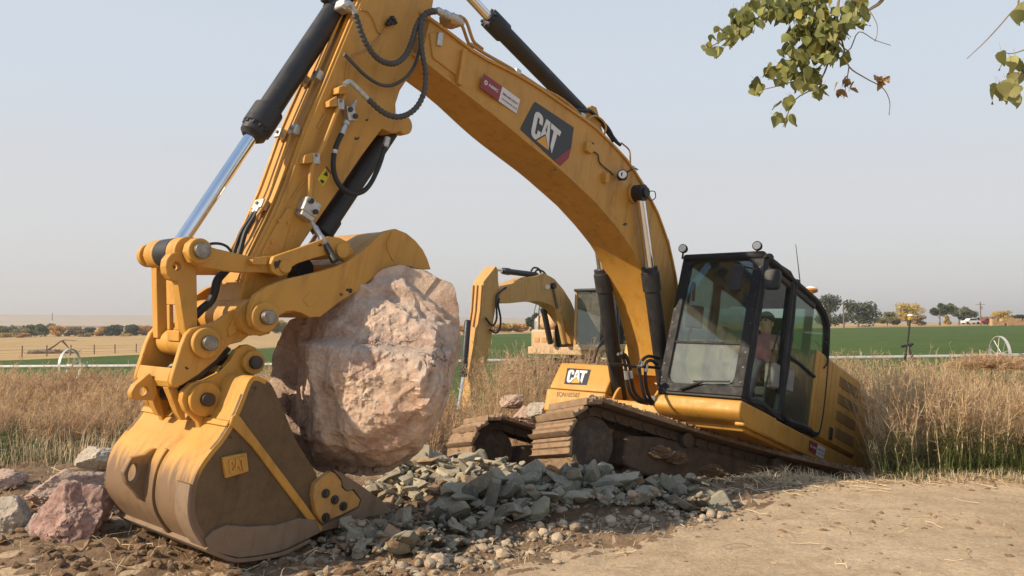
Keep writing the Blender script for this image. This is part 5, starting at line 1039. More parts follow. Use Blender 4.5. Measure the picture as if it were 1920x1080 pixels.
cab2 = pb2('cab', 'black_paint', -.35, 1.58, ya, yb_, z1c - .09, z1c, E2, .03); pb2('cab_base', 'tan_dusty', -.35, 1.62, ya, yb_, z0c - .12, z0c + .06, cab2, .03)
for x, y in ((1.58, ya + .05), (1.58, yb_ - .05), (.55, yb_ - .03), (.55, ya + .03), (-.32, ya + .05), (-.32, yb_ - .05)): MB().tube([(x, y, z0c), (x - (.1 if x > 1 else 0), y, z1c - .05)], .05, 8).build('post', 'black_paint' if not (x > 1 and y < .8) else 'yellow_old', cab2)
def pane2(q, mt): MB().prism([Vector(p) for p in q], [Vector(p) + Vector((-.006, -.006, 0)) for p in q]).build('window', mt, cab2, smooth=0)
pane2([(1.57, ya + .05, z0c + .06), (1.57, yb_ - .05, z0c + .06), (1.48, yb_ - .05, z1c - .1), (1.48, ya + .05, z1c - .1)], 'cab_glass_dusty')
pane2([(1.5, yb_ - .02, z0c + .06), (-.3, yb_ - .02, z0c + .06), (-.3, yb_ - .02, z1c - .1), (1.45, yb_ - .02, z1c - .1)], 'cab_glass'); pane2([(1.5, ya + .02, z0c + .06), (-.3, ya + .02, z0c + .06), (-.3, ya + .02, z1c - .1), (1.45, ya + .02, z1c - .1)], 'cab_glass')
pane2([(-.3, ya, z0c + .7), (-.3, yb_, z0c + .7), (-.3, yb_, z1c - .1), (-.3, ya, z1c - .1)], 'cab_glass'); pb2('rear_wall', 'interior', -.36, -.30, ya + .05, yb_ - .05, z0c, z0c + .7, cab2, .01)
s2_ = pb2('seat', 'seat_fabric', .1, .6, (ya + yb_) / 2 - .25, (ya + yb_) / 2 + .25, z0c + .1, z0c + .55, cab2, .05); pb2('backrest', 'seat_fabric', 0, .16, (ya + yb_) / 2 - .25, (ya + yb_) / 2 + .25, z0c + .5, z0c + 1.2, s2_, .05)
MB().tube(smooth_path([(.2, yb_ + .03, z0c + .2), (.2, yb_ + .08, z0c + .8), (-.1, yb_ + .08, z0c + 1.1), (-.3, yb_ + .03, z0c + 1.1)], 4), .02, 6).build('grab_rail', 'black_paint', cab2)
ribs = [Vector((-.2, yb_ + .25, z0c + .6)), Vector((-.25, yb_ + .28, z0c + .1)), Vector((-.1, yb_ + .3, z0c - .5)), Vector((.1, yb_ + .3, z0c - .8))]
rp_ = resample(smooth_path(ribs, 8), 60); MB().tube(rp_, [.07 if i % 2 else .055 for i in range(60)], 10).build('intake_hose', 'hose_grey', E2)
# tracks of the second machine
NS2 = 40; sm = MB().box((0, 0, .012), (.24, .7, .024)).box((-.08, 0, .04), (.02, .7, .05)).box((.06, 0, .035), (.02, .7, .03)).mesh('track_shoe', 'track_mud')
for s in (1, -1):
    y = s * 1.25; t2 = MB().prism([Vector((x, y - .22, z)) for x, z in ((1.5, .3), (1.5, .62), (-1.5, .66), (-1.7, .5), (-1.7, .26), (1.2, .24))], [Vector((x, y + .22, z)) for x, z in ((1.5, .3), (1.5, .62), (-1.5, .66), (-1.7, .5), (-1.7, .26), (1.2, .24))]).build('track', 'frame_mud', E2, bevel=.03)
    for x in (TL / 2, -TL / 2): MB().lathe((x, y - .15, TR), (x, y + .2, TR), [(0, .28), (.05, .36), (.3, .36), (.35, .2)], 24).build('idler' if x > 0 else 'sprocket', 'dark_steel', t2)
    for p, t in loop(NS2):
        nrm = Vector((t.z, 0, -t.x))
        if nrm.dot(p - Vector((max(-TL / 2, min(TL / 2, p.x)), 0, TR))) < 0: nrm = -nrm
        M = Matrix((t, Vector((0, 1, 0)) if t.cross(Vector((0, 1, 0))).dot(nrm) > 0 else Vector((0, -1, 0)), nrm)).transposed().to_4x4(); M.translation = p + Vector((0, y, 0)); link('track_shoe', sm, t2, M)
MB().box((0, 0, .62), (1.5, 1.8, .42)).lathe((0, 0, .8), (0, 0, 1.05), [(0, .6), (.25, .6)], 30).build('car_body', 'frame_mud', E2, bevel=.03)
# ------------------------------------------------------------------ rocks
stonemat('boulder_stone', [(0.22, 0.155, 0.13), (0.54, 0.345, 0.245), (0.64, 0.48, 0.36), (0.44, 0.30, 0.235), (0.72, 0.63, 0.54)], 1.7, 0.92, 1.0, 0.05, 0.0, 12, 7)
stonemat('red_stone', [(0.22, 0.12, 0.10), (0.38, 0.235, 0.195), (0.48, 0.33, 0.275)], 3.0, 0.9, 0.9, 0.03, 0.05, 10, 10)
stonemat('pink_stone', [(0.30, 0.20, 0.155), (0.46, 0.32, 0.25), (0.54, 0.41, 0.33)], 3.0, 0.9, 0.9, 0.03, 0.05, 10, 10)
stonemat('pale_stone', [(0.30, 0.26, 0.21), (0.46, 0.41, 0.33), (0.56, 0.50, 0.42)], 3.5, 0.9, 0.8, 0.03, 0.08, 10, 10)
stonemat('grey_block', [(0.25, 0.22, 0.18), (0.35, 0.31, 0.25), (0.42, 0.37, 0.30)], 3.0, 0.9, 0.6, 0.02, 0.08, 10, 10)
stonemat('slab_grey', [(0.15, 0.145, 0.108), (0.225, 0.215, 0.162), (0.31, 0.288, 0.215)], 4.0, 0.85, 0.6, 0.012, 0.40, 8, 14)
stonemat('slab_tan', [(0.26, 0.235, 0.17), (0.36, 0.325, 0.235), (0.45, 0.40, 0.29)], 4.0, 0.85, 0.6, 0.012, 0.28, 8, 14)
stonemat('slab_brown', [(0.24, 0.15, 0.08), (0.34, 0.21, 0.11), (0.40, 0.28, 0.17)], 4.0, 0.85, 0.6, 0.012, 0.2, 8, 14)
stonemat('pebble', [(0.26, 0.20, 0.14), (0.38, 0.30, 0.21), (0.48, 0.39, 0.29)], 8.0, 0.85, 0.3, 0.006, 0.3, 5, 14)
def weathered(name, edge, hollow_shade, dust, damt):
    """chipped pale edges, hollows darkened in the colour as crease shade, dust lying on upward faces"""
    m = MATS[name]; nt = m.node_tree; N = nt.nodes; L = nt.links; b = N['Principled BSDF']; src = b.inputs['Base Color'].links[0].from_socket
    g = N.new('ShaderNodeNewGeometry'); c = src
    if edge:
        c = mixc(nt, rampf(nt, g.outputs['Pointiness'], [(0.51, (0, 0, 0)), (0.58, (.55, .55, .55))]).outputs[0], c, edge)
        c = mixc(nt, rampf(nt, g.outputs['Pointiness'], [(0.42, (.5, .5, .5)), (0.49, (0, 0, 0))]).outputs[0], c, hollow_shade)  # shade of the creases mixed into the stone colour
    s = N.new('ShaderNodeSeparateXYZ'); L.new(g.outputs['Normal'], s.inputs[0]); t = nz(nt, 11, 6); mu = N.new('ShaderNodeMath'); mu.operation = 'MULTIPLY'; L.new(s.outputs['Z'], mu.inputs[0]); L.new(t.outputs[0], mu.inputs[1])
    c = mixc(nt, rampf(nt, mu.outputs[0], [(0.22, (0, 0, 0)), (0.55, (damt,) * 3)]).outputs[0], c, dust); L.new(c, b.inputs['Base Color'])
for n_ in ('slab_grey', 'slab_tan', 'slab_brown'): weathered(n_, None, None, (0.38, 0.31, 0.215), .6)
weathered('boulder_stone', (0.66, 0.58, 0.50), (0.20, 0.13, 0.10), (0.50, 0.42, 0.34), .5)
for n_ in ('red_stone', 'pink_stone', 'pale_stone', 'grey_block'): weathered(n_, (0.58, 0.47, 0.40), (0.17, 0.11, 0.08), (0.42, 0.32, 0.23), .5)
def cracks(name, scale, dark):
    m = MATS[name]; nt = m.node_tree; N = nt.nodes; L = nt.links; b = N['Principled BSDF']; src = b.inputs['Base Color'].links[0].from_socket; bm = b.inputs['Normal'].links[0].from_node
    tc_ = next(n for n in N if n.type == 'TEX_COORD'); w = nz(nt, 2.6, 5); ad = N.new('ShaderNodeMix'); ad.data_type = 'RGBA'; ad.blend_type = 'ADD'; ad.inputs[0].default_value = .55; L.new(tc_.outputs['Object'], ad.inputs[6]); L.new(w.outputs['Color'], ad.inputs[7])
    v = N.new('ShaderNodeTexVoronoi'); v.feature = 'DISTANCE_TO_EDGE'; v.inputs['Scale'].default_value = scale; L.new(ad.outputs[2], v.inputs['Vector'])
    k = rampf(nt, v.outputs[0], [(0.0, (0.25, 0.25, 0.25)), (0.018, (1, 1, 1))]); br = nz(nt, 1.9, 3); bk = rampf(nt, br.outputs[0], [(0.56, (1, 1, 1)), (0.64, (0, 0, 0))])
    kk = mixc(nt, 1.0, k.outputs[0], bk.outputs[0], 'LIGHTEN'); L.new(mixc(nt, kk, dark, src), b.inputs['Base Color'])
    b2 = N.new('ShaderNodeBump'); b2.inputs['Strength'].default_value = .9; b2.inputs['Distance'].default_value = .03; L.new(kk, b2.inputs['Height']); L.new(bm.outputs[0], b2.inputs['Normal']); L.new(b2.outputs[0], b.inputs['Normal'])
cracks('boulder_stone', 2.6, (0.25, 0.165, 0.125)); cracks('red_stone', 5, (0.20, 0.11, 0.095)); cracks('pink_stone', 5, (0.24, 0.16, 0.13))
def ico(level):
    bm = bmesh.new(); bmesh.ops.create_icosphere(bm, subdivisions=level, radius=1.0); vs = [v.co.copy() for v in bm.verts]; fs = [tuple(v.index for v in f.verts) for f in bm.faces]; bm.free(); return vs, fs
def disp(v, amp, f, seed, ridged=0.5):
    s = Vector((seed * 1.7, seed * 0.9, seed * 2.3))
    a = noise.fractal(v * f + s, 0.85, 2.1, 5); b = noise.ridged_multi_fractal(v * f * 0.9 + s, 0.9, 2.1, 4, 1.0, 2.0) - 1.0
    d1 = noise.voronoi(v * f * 1.3 + s)[0]
    return amp * (a * (1 - ridged) + 0.35 * b * ridged - 0.7 * (d1[1] - d1[0] < 0.08) * 0.15 + 0.5 * (d1[0] - 0.4))
ICO5, ICO6 = ico(6), ico(7)
def make_rock(name, centre, size, seed, mat, level=ICO5, planes=9, amp=0.12, f=1.5, rot=0.0):
    rr = random.Random(seed); pl = []
    for k in range(planes + 5):
        d = Vector((rr.gauss(0, 1), rr.gauss(0, 1), rr.gauss(0, .9))).normalized(); pl.append((d, rr.uniform(.60, .86)))
    vs = []
    for v in level[0]:
        r = 1.0
        for d, k in pl:
            c = v.dot(d)
            if c > 0.05: r = min(r, k / c)
        q = v * r; q = q + v * (disp(q, amp * 1.3, f, seed) + disp(q, amp * .55, f * 4, seed + 3)); q = Vector((q.x * size[0], q.y * size[1], q.z * size[2])); vs.append(Matrix.Rotation(rot, 3, 'Z') @ q)
    o = MB().add(vs, level[1]).build(name, mat, smooth=28); o.location = centre; return o
# the big boulder: outline around its middle, flat faces, ledge, then rough relief
BC = at(680, 700, 6.28); BY_ = BC.y
sil = [(500, 713), (503, 690), (515, 640), (535, 603), (562, 596), (600, 584), (645, 552), (690, 522), (720, 506), (750, 499), (785, 503), (812, 508), (838, 524), (850, 552), (857, 590), (856, 640), (846, 700), (832, 750), (806, 802), (780, 846), (742, 880), (702, 897), (655, 898), (595, 896), (545, 862), (515, 820), (499, 768)]
mpp = BY_ / FPX
sa = sorted((atan2(700 - y, x - 680), sqrt((x - 680) ** 2 + (y - 700) ** 2) * mpp * 1.02) for x, y in sil)
sa = [(sa[-1][0] - 2 * pi, sa[-1][1])] + sa + [(sa[0][0] + 2 * pi, sa[0][1])]
def srad(t):
    for (t0, r0), (t1, r1) in zip(sa, sa[1:]):
        if t0 <= t <= t1: return r0 + (r1 - r0) * (t - t0) / max(1e-6, t1 - t0)
    return 0.8
cuts = [(Vector((-.50, .03, .86)), .35), (Vector((.95, -.15, .25)), .78), (Vector((.62, -.62, .46)), .76), (Vector((.0, .80, .60)), .56), (Vector((-.85, .1, .5)), .60), (Vector((-.25, -.70, .66)), .58), (Vector((.3, .85, .1)), .85), (Vector((.1, .1, -.99)), .62)]
cuts = [(n.normalized(), k) for n, k in cuts]
vs = []; rb_ = random.Random(77); frac = []
for k in range(34):
    d = Vector((rb_.gauss(0, 1), rb_.gauss(0, 1), rb_.gauss(.5, .8))).normalized(); frac.append((d, rb_.uniform(.93, .985)))
def rbase(d):
    c = sqrt(d.x * d.x + d.y * d.y); p_ = 2.7; r = ((c / srad(atan2(d.y, d.x))) ** p_ + (abs(d.z) / (1.05 if d.z > 0 else 0.70)) ** p_) ** (-1 / p_)
    for n, k in cuts:
        t = n.dot(d)
        if t > 0.05 and k / t < r: r = 0.15 * r + 0.85 * k / t
    return r
frac = [(d, rbase(d) * k) for d, k in frac]; frac = [((d + Vector((rb_.gauss(0, .12), rb_.gauss(0, .12), rb_.gauss(0, .12)))).normalized(), k) for d, k in frac]
for d in ICO6[0]:
    # d = (right, up, towards camera)
    c = sqrt(d.x * d.x + d.y * d.y); rs = srad(atan2(d.y, d.x)); p_ = 2.7
    r = ((c / rs) ** p_ + (abs(d.z) / (1.05 if d.z > 0 else 0.70)) ** p_) ** (-1 / p_)
    for n, k in cuts:
        t = n.dot(d)
        if t > 0.05 and k / t < r: r = 0.15 * r + 0.85 * k / t
    if d.z > -.2:
        for n, k in frac:
            t = n.dot(d)
            if t > 0.6: r = min(r, max(k / t, r * .93))
    q = d * r
    # ledge: the upper part is set back above a slanting shelf
    lv = q.y - (0.21 - 0.05 * q.x); w_ = sst((q.z + 0.1) / 0.25)
    q.z -= w_ * 0.16 * sst(lv / 0.06) * sst((0.75 - lv) / 0.4)
    q.z -= w_ * 0.06 * sst((0.10 - abs(q.x + 0.22 + 0.2 * q.y)) / 0.08) * sst((0.3 - q.y) / 0.3)     # gully left of the lit face
    a = disp(q, 0.080, 1.9, 4.0, 0.6) + disp(q, 0.038, 5.5, 9.0, 0.6) + disp(q, 0.020, 15, 3.0, 0.6)
    q = q + d * a * (0.45 + 0.55 * min(1, abs(d.z) * 1.6))
    vs.append(BC + Vector((q.x, 0, 0)) + _up * q.y - _fw * q.z)
bo = MB().add([v - BC for v in vs], ICO6[1]).build('boulder', 'boulder_stone', smooth=24); bo.location = BC
tag(bo, 'huge rough pinkish boulder clamped between the bucket and the thumb', 'boulder')
RK = [('rock', 140, 975, 5.95, (.30, .30, .29), 11, 'red_stone', 'rough dark red rock in front, left of the bucket', 'rock', .3),
      ('rock', 128, 925, 6.75, (.36, .30, .20), 23, 'pink_stone', 'pale pink rock lying behind the dark red rock', 'rock', .8),
      ('rock', 190, 862, 8.6, (.24, .22, .18), 31, 'pale_stone', 'whitish rounded rock behind the left edge of the bucket', 'rock', .2),
      ('rock', 12, 972, 6.2, (.19, .2, .17), 47, 'grey_block', 'grey angular block at the left edge of the picture', 'rock', 1.1),
      ('rock', 72, 988, 6.1, (.11, .1, .10), 52, 'grey_block', 'small grey stone between the grey block and the dark red rock', 'rock', .5),
      ('rock', 4, 905, 7.4, (.20, .2, .13), 61, 'pink_stone', 'tan rock half buried in the soil above the grey block', 'rock', .9),
      ('rock', 962, 752, 13.2, (.24, .22, .14), 71, 'pink_stone', 'brownish rock among dry weeds left of the storage box, upper one', 'rock', .4),
      ('rock', 992, 778, 12.4, (.30, .24, .14), 83, 'pink_stone', 'brownish rock among dry weeds just behind the far track', 'rock', .1),
      ('rock', 1012, 770, 12.2, (.2, .2, .16), 87, 'grey_block', 'small grey rock tucked against the storage box', 'rock', .1)]
for nm, px, py, Yd, sz, sd_, mt, lb, ct, ro in RK: tag(make_rock(nm, at(px, py, Yd), sz, sd_, mt, rot=ro), lb, ct)
# --- rubble heaps
def slab(seed, flat):
    rr = random.Random(seed); bm = bmesh.new(); n = rr.randint(7, 10)
    a0 = sorted(rr.uniform(0, 2 * pi) for _ in range(n))
    for z, k in ((-.5, rr.uniform(.85, 1)), (.5, rr.uniform(.75, .95))):
        ox, oy = rr.uniform(-.12, .12), rr.uniform(-.12, .12)
        for a in a0: r = k * rr.uniform(.72, 1.0) * .5; bm.verts.new((ox + r * cos(a) * 1.25, oy + r * sin(a), flat * z * rr.uniform(.75, 1.1)))
    bmesh.ops.convex_hull(bm, input=bm.verts); bmesh.ops.delete(bm, geom=[v for v in bm.verts if not v.link_faces], context='VERTS')
    bmesh.ops.dissolve_limit(bm, angle_limit=radians(9), verts=bm.verts, edges=bm.edges)
    bmesh.ops.bevel(bm, geom=list(bm.edges), offset=.02, segments=1, affect='EDGES')
    me = bpy.data.meshes.new('stone_slab'); bm.to_mesh(me); bm.free(); return me
slabs = [slab(100 + k, rnd.choice((.13, .17, .21, .27, .36))) for k in range(16)]
slab_me = {}
for mt in ('slab_grey', 'slab_tan', 'slab_brown'):
    L_ = []
    for m in slabs: c = m.copy(); c.materials.append(MATS[mt]); L_.append(c)
    slab_me[mt] = L_
HM = {}; CS = 0.05
def hm(x, y): return HM.get((int(x // CS), int(y // CS)))
def mound(x, y):
    g = lambda cx, cy, sx_, sy_, h: h * exp(-((x - cx) ** 2 / (2 * sx_ * sx_) + (y - cy) ** 2 / (2 * sy_ * sy_)))
    return g(-.62, 8.55, .55, .55, .26) + g(.72, 7.35, .55, .42, .36) + g(-.05, 7.0, .5, .45, .14) + g(-.75, 6.0, .6, .35, .05)
def surf(x, y):
    h = hm(x, y); return max(h if h is not None else -9, height(x, y))
def drop(x, y, s, flat):
    k = max(1, int(s * .32 / CS)); hs = [surf(x + i * CS, y + j * CS) for i in range(-k, k + 1) for j in range(-k, k + 1)]
    hs.sort(); z = hs[int(len(hs) * .55)]
    for i in range(-k, k + 1):
        for j in range(-k, k + 1):
            key = (int((x + i * CS) // CS), int((y + j * CS) // CS)); HM[key] = max(HM.get(key, -9), z + s * flat * .45)
    return z
rs = random.Random(21); HEAP = {'a': [], 'b': []}
def place(x, y, s, mt, which, tilt=28):
    me = rs.choice(slab_me[mt]); z = drop(x, y, s, .4); o = bpy.data.objects.new('rubble_stone', me); COL.objects.link(o)
    o.location = (x, y, z + s * .12); o.scale = (s * rs.uniform(.85, 1.2), s * rs.uniform(.8, 1.1), s * rs.uniform(.8, 1.15)); o.rotation_euler = (radians(rs.gauss(0, tilt)), radians(rs.gauss(0, tilt)), rs.uniform(0, 6.28))
    cn = {'slab_tan': 'tan-grey', 'slab_grey': 'dark grey' if which == 'a' else 'grey-green', 'slab_brown': 'rusty brown'}[mt]; sz_w = 'small' if s < .17 else 'large' if s > .25 else 'medium-sized'
    if which == 'a': tag(o, f'{sz_w} broken {cn} stone in the rubble heap in front of the far track', 'stone', 'stones of the tan-grey rubble heap')
    else: tag(o, f'{sz_w} broken {cn} stone in the rubble heap in front of the near track', 'stone', 'stones of the grey-green rubble heap')
    HEAP[which].append(o)
    return o
def inpoly(x, y, P):
    c = False; j = len(P) - 1
    for i in range(len(P)):
        if (P[i][1] > y) != (P[j][1] > y) and x < (P[j][0] - P[i][0]) * (y - P[i][1]) / (P[j][1] - P[i][1]) + P[i][0]: c = not c
        j = i
    return c
PA = [(-1.45, 7.5), (-1.1, 7.0), (-.5, 7.1), (.1, 7.9), (.35, 8.5), (.1, 9.2), (-.5, 9.7), (-1.0, 9.4), (-1.3, 8.4)]
PBp = [(-1.35, 5.72), (-.75, 5.55), (-.35, 6.0), (.25, 6.55), (1.05, 6.8), (1.8, 7.0), (1.85, 7.5), (1.1, 7.95), (.45, 8.15), (.1, 7.7), (-.3, 7.1), (-.9, 6.5), (-1.3, 6.1)]
def fill(P, n, smin, smax, mats, which):
    x0, x1 = min(p[0] for p in P), max(p[0] for p in P); y0, y1 = min(p[1] for p in P), max(p[1] for p in P); k = 0
    todo = sorted((smin + (smax - smin) * rs.random() ** 1.5 for _ in range(n)), reverse=False)
    rs.shuffle(todo)
    for s in todo:
        for _ in range(60):
            x, y = rs.uniform(x0, x1), rs.uniform(y0, y1)
            if inpoly(x, y, P): break
        place(x, y, s, rs.choice(mats), which)
# the many smaller broken pieces between them, as one mass
for P_, mt, n in ((PA, 'slab_tan', 330), (PBp, 'slab_grey', 470)):
    mb = MB(); x0, x1 = min(p[0] for p in P_), max(p[0] for p in P_); y0, y1 = min(p[1] for p in P_), max(p[1] for p in P_); sv = [([v.co.copy() for v in m.vertices], [tuple(f.vertices) for f in m.polygons]) for m in slabs]
    for _ in range(n):
        for _k in range(60):
            x, y = rs.uniform(x0, x1), rs.uniform(y0, y1)
            if inpoly(x, y, P_): break
        s = .05 + .10 * rs.random() ** 1.6; z = drop(x, y, s, .35); R_ = Matrix.Rotation(rs.uniform(0, 6.28), 3, 'Z') @ Matrix.Rotation(rs.gauss(0, .5), 3, 'X') @ Matrix.Rotation(rs.gauss(0, .5), 3, 'Y'); v_, f_ = rs.choice(sv)
        mb.add([Vector((x, y, z + s * .12)) + R_ @ (q * s) for q in v_], f_)
    tag(mb.build('rubble_chips', mt, smooth=0), 'small broken chips filling the ' + ('tan-grey' if mt == 'slab_tan' else 'grey-green') + ' rubble heap', 'rubble', kind='stuff')
fill(PA, 120, .11, .28, ['slab_tan'] * 7 + ['slab_grey'] * 2 + ['slab_brown'], 'a')
fill(PBp, 172, .11, .30, ['slab_grey'] * 16 + ['slab_brown'], 'b')
for px, py, Yd, s, mt, lb in ((905, 975, 6.9, .42, 'slab_grey', 'largest grey-green slab leaning in the middle of the rubble, its broad face to us'), (1035, 925, 7.25, .27, 'slab_brown', 'brown pyramid-shaped stone standing out of the grey-green rubble'), (1160, 925, 7.3, .40, 'slab_grey', 'long flat grey-green slab sloping down the right side of the heap'), (770, 880, 8.5, .42, 'slab_brown', 'rust-stained tan block under the right edge of the boulder'), (1210, 965, 6.95, .38, 'slab_grey', 'flat grey-green slab lying lowest at the right foot of the heap')):
    p = at(px, py, Yd); o = place(p.x, p.y, s, mt, 'b', 14); o['label'] = lb; del o['group']
for w_, nm_ in (('a', 'in front of the far track'), ('b', 'in front of the near track')):
    hs_ = [o for o in HEAP[w_] if 'group' in o]
    for wd_, key in (('leftmost', lambda o: o.location.x / o.location.y), ('rightmost', lambda o: -o.location.x / o.location.y), ('topmost', lambda o: -o.location.z), ('nearest', lambda o: o.location.y)):
        o = min(hs_, key=key); hs_.remove(o); o['label'] = f'{wd_} broken stone of the rubble heap {nm_}'; del o['group']
# loose fringe pebbles, the bigger ones as things
peb = []
for k in range(6):
    vs_, fs_ = ico(2); rr = random.Random(k); sc = (rr.uniform(.8, 1.2), rr.uniform(.7, 1.0), rr.uniform(.55, .8))
    v2 = [Vector((v.x * sc[0], v.y * sc[1], v.z * sc[2])) * (1 + .22 * noise.noise(v * 1.4 + Vector((k * 7, 0, 0)))) for v in vs_]; peb.append(MB().add(v2, fs_).mesh('pebble', 'pebble', 0))
FR = [(-.75, 5.50), (-.35, 5.78), (.2, 6.3), (.6, 6.55), (1.1, 6.75), (1.5, 6.95), (1.85, 7.05)]
def fringe(t):
    i = min(int(t * (len(FR) - 1)), len(FR) - 2); f = t * (len(FR) - 1) - i; return (FR[i][0] + (FR[i + 1][0] - FR[i][0]) * f, FR[i][1] + (FR[i + 1][1] - FR[i][1]) * f)
for k in range(130):
    x, y = fringe(rs.random() ** 1.2); x += rs.gauss(.04, .10); y += rs.gauss(-.12, .08); s = .020 + .035 * rs.random() ** 2
    o = link('pebble', rs.choice(peb)); o.location = (x, y, max(surf(x, y), road_h(x, y)) + s * .35); o.scale = (s,) * 3; o.rotation_euler = (rs.uniform(-.3, .3), rs.uniform(-.3, .3), rs.uniform(0, 6.28))
    tag(o, 'rounded tan pebble in the loose fringe between the rubble heap and the dirt road', 'pebble', 'pebbles along the foot of the rubble')
for px, py, s, lb in ((860, 1052, .055, 'largest pale pebble at the foot of the rubble beside the road'), (1045, 1055, .030, 'single pale pebble lying alone on the dirt road')):
    p = F0 = CAM + ray(px, py) * (CAMZ / -ray(px, py).z); o = link('pebble', peb[2]); o.location = (p.x, p.y, road_h(p.x, p.y) + s * .4); o.scale = (s,) * 3; tag(o, lb, 'pebble')
# uncountable gravel and clods
gv, gf = ico(1); mb = MB()
def scatter(n, fn, smin, smax, mb):
    for _ in range(n):
        x, y = fn(); s = smin + (smax - smin) * rs.random() ** 2.5; z = max(surf(x, y), -9) + s * .2; R = Matrix.Rotation(rs.uniform(0, 6.28), 3, 'Z'); q = Vector((rs.random(), rs.random(), rs.random())) * 9
        mb.add([Vector((x, y, z)) + R @ Vector((v.x * s * 1.2, v.y * s, v.z * s * .75)) * (1 + .7 * noise.noise(v * 1.3 + q)) for v in gv], gf)
def fr1():
    x, y = fringe(rs.random() ** 1.1); return x + rs.gauss(.03, .18), y + rs.gauss(-.06, .14)
def fr2():
    while True:
        x, y = rs.uniform(-1.7, 1.9), rs.uniform(5.5, 9.6)
        if inpoly(x, y, PA) or inpoly(x, y, PBp): return x, y
scatter(1500, fr1, .008, .024, mb); scatter(250, fr2, .010, .03, mb); scatter(500, lambda: (rs.gauss(-1.1, .6), rs.gauss(5.75, .25)), .010, .035, mb)
tag(mb.build('gravel', 'pebble', smooth=0), 'loose gravel filling the gaps of the rubble and its edge', 'gravel', kind='stuff')
mb = MB(); scatter(1500, lambda: (rs.uniform(-4.6, -.6), rs.uniform(4.9, 7.6)), .010, .05, mb); scatter(500, lambda: (rs.uniform(1.6, 6), rs.gauss(8.3, .18)), .008, .03, mb); scatter(1100, lambda: (rs.uniform(-1, 5.5), rs.uniform(4.6, 8.3)), .004, .022, mb); scatter(260, lambda: (rs.gauss(2.3, .9), rs.gauss(7.0, .5)), .006, .035, mb)
MATS['clod'] = MATS['soil']; tag(mb.build('soil_clods', 'clod', smooth=0), 'crumbled brown soil clods scattered over the ground', 'soil', kind='stuff')
for k, (px, py, Yd, s) in enumerate(((355, 1050, 5.2, .10), (560, 1058, 5.3, .07))):
    pass
# ------------------------------------------------------------------ irrigation line in the crop
simple('galvanised', (0.56, 0.54, 0.49), 0.5, 0.35, 0.12, 3); simple('tripod_black', (0.02, 0.02, 0.02), 0.5); simple('tripod_yellow', (0.50, 0.30, 0.03), 0.5)
simple('bark', (0.16, 0.12, 0.085), 0.95, bmp=0.6, bscale=14); simple('twig_bark', (0.24, 0.17, 0.11), 0.9, var=0.35); simple('dead_wood', (0.20, 0.15, 0.11), 0.95); simple('post_wood', (0.16, 0.12, 0.085), 0.95)
simple('hay', (0.50, 0.29, 0.13), 0.95, var=0.3, scale=2, bmp=0.5, bscale=12); simple('car_white', (0.7, 0.7, 0.7), 0.4, var=0.02); simple('car_red', (0.25, 0.04, 0.03), 0.4, var=0.02); simple('car_glass', (0.03, 0.035, 0.04), 0.1); simple('bin_steel', (0.36, 0.38, 0.40), 0.45, 0.5, 0.1)
WL, WR = at(131, 687, 36.2), at(1875, 666, 33.6)
irr = empty('wheel_line', loc=(WL.x, WL.y, WL.z - 0.82)); tag(irr, 'long pale irrigation pipe on spoked metal wheels along the green field', 'irrigation line')
o_ = irr.location.copy(); rel = lambda p: Vector(p) - o_
dv = (WR - WL); pth = [WL + dv * t + Vector((0, 0, -0.03 * sin(t * 9))) for t in [-.6 + .05 * k for k in range(45)]]
MB().tube([rel(p) for p in pth], 0.075, 10).build('pipe', 'galvanised', irr)
for cpt in (WL, WR, WL + dv * .5 - Vector((0, 0, .0)), WL - dv * .5, WR + dv * .5):
    if abs((cpt - (WL + dv * .5)).length) < 1: continue
    c = rel(cpt); ax = dv.normalized(); u = Vector((0, 0, 1)); w = ax.cross(u).normalized(); u = w.cross(ax); R_ = .80
    ring = [c + (u * cos(2 * pi * k / 40) + w * sin(2 * pi * k / 40)) * R_ for k in range(41)]
    vs = []; 
    for p in ring[:-1]: n = (p - c).normalized(); vs += [p - ax * .055, p + ax * .055, p + ax * .055 - n * .025, p - ax * .055 - n * .025]
    wh = MB().add(vs, [(4 * k + j, 4 * k + (j + 1) % 4, (4 * k + 4 + (j + 1) % 4) % 160, (4 * k + 4 + j) % 160) for k in range(40) for j in range(4)]).build('wheel', 'galvanised', irr)
    for k in range(10): MB().cyl(c + ax * (.1 if k % 2 else -.1), ring[k * 4] - (ring[k * 4] - c).normalized() * .02, .012, 5).build('spoke', 'galvanised', wh)
    MB().cyl(c - ax * .14, c + ax * .14, .12, 12).build('hub', 'galvanised', wh)
for k in range(9):
    p = rel(WL + dv * (.02 + .12 * k)); sp_h = MB().cyl(p + Vector((0, 0, .06)), p + Vector((0, 0, .22)), .02, 6).build('sprinkler', 'galvanised', irr)
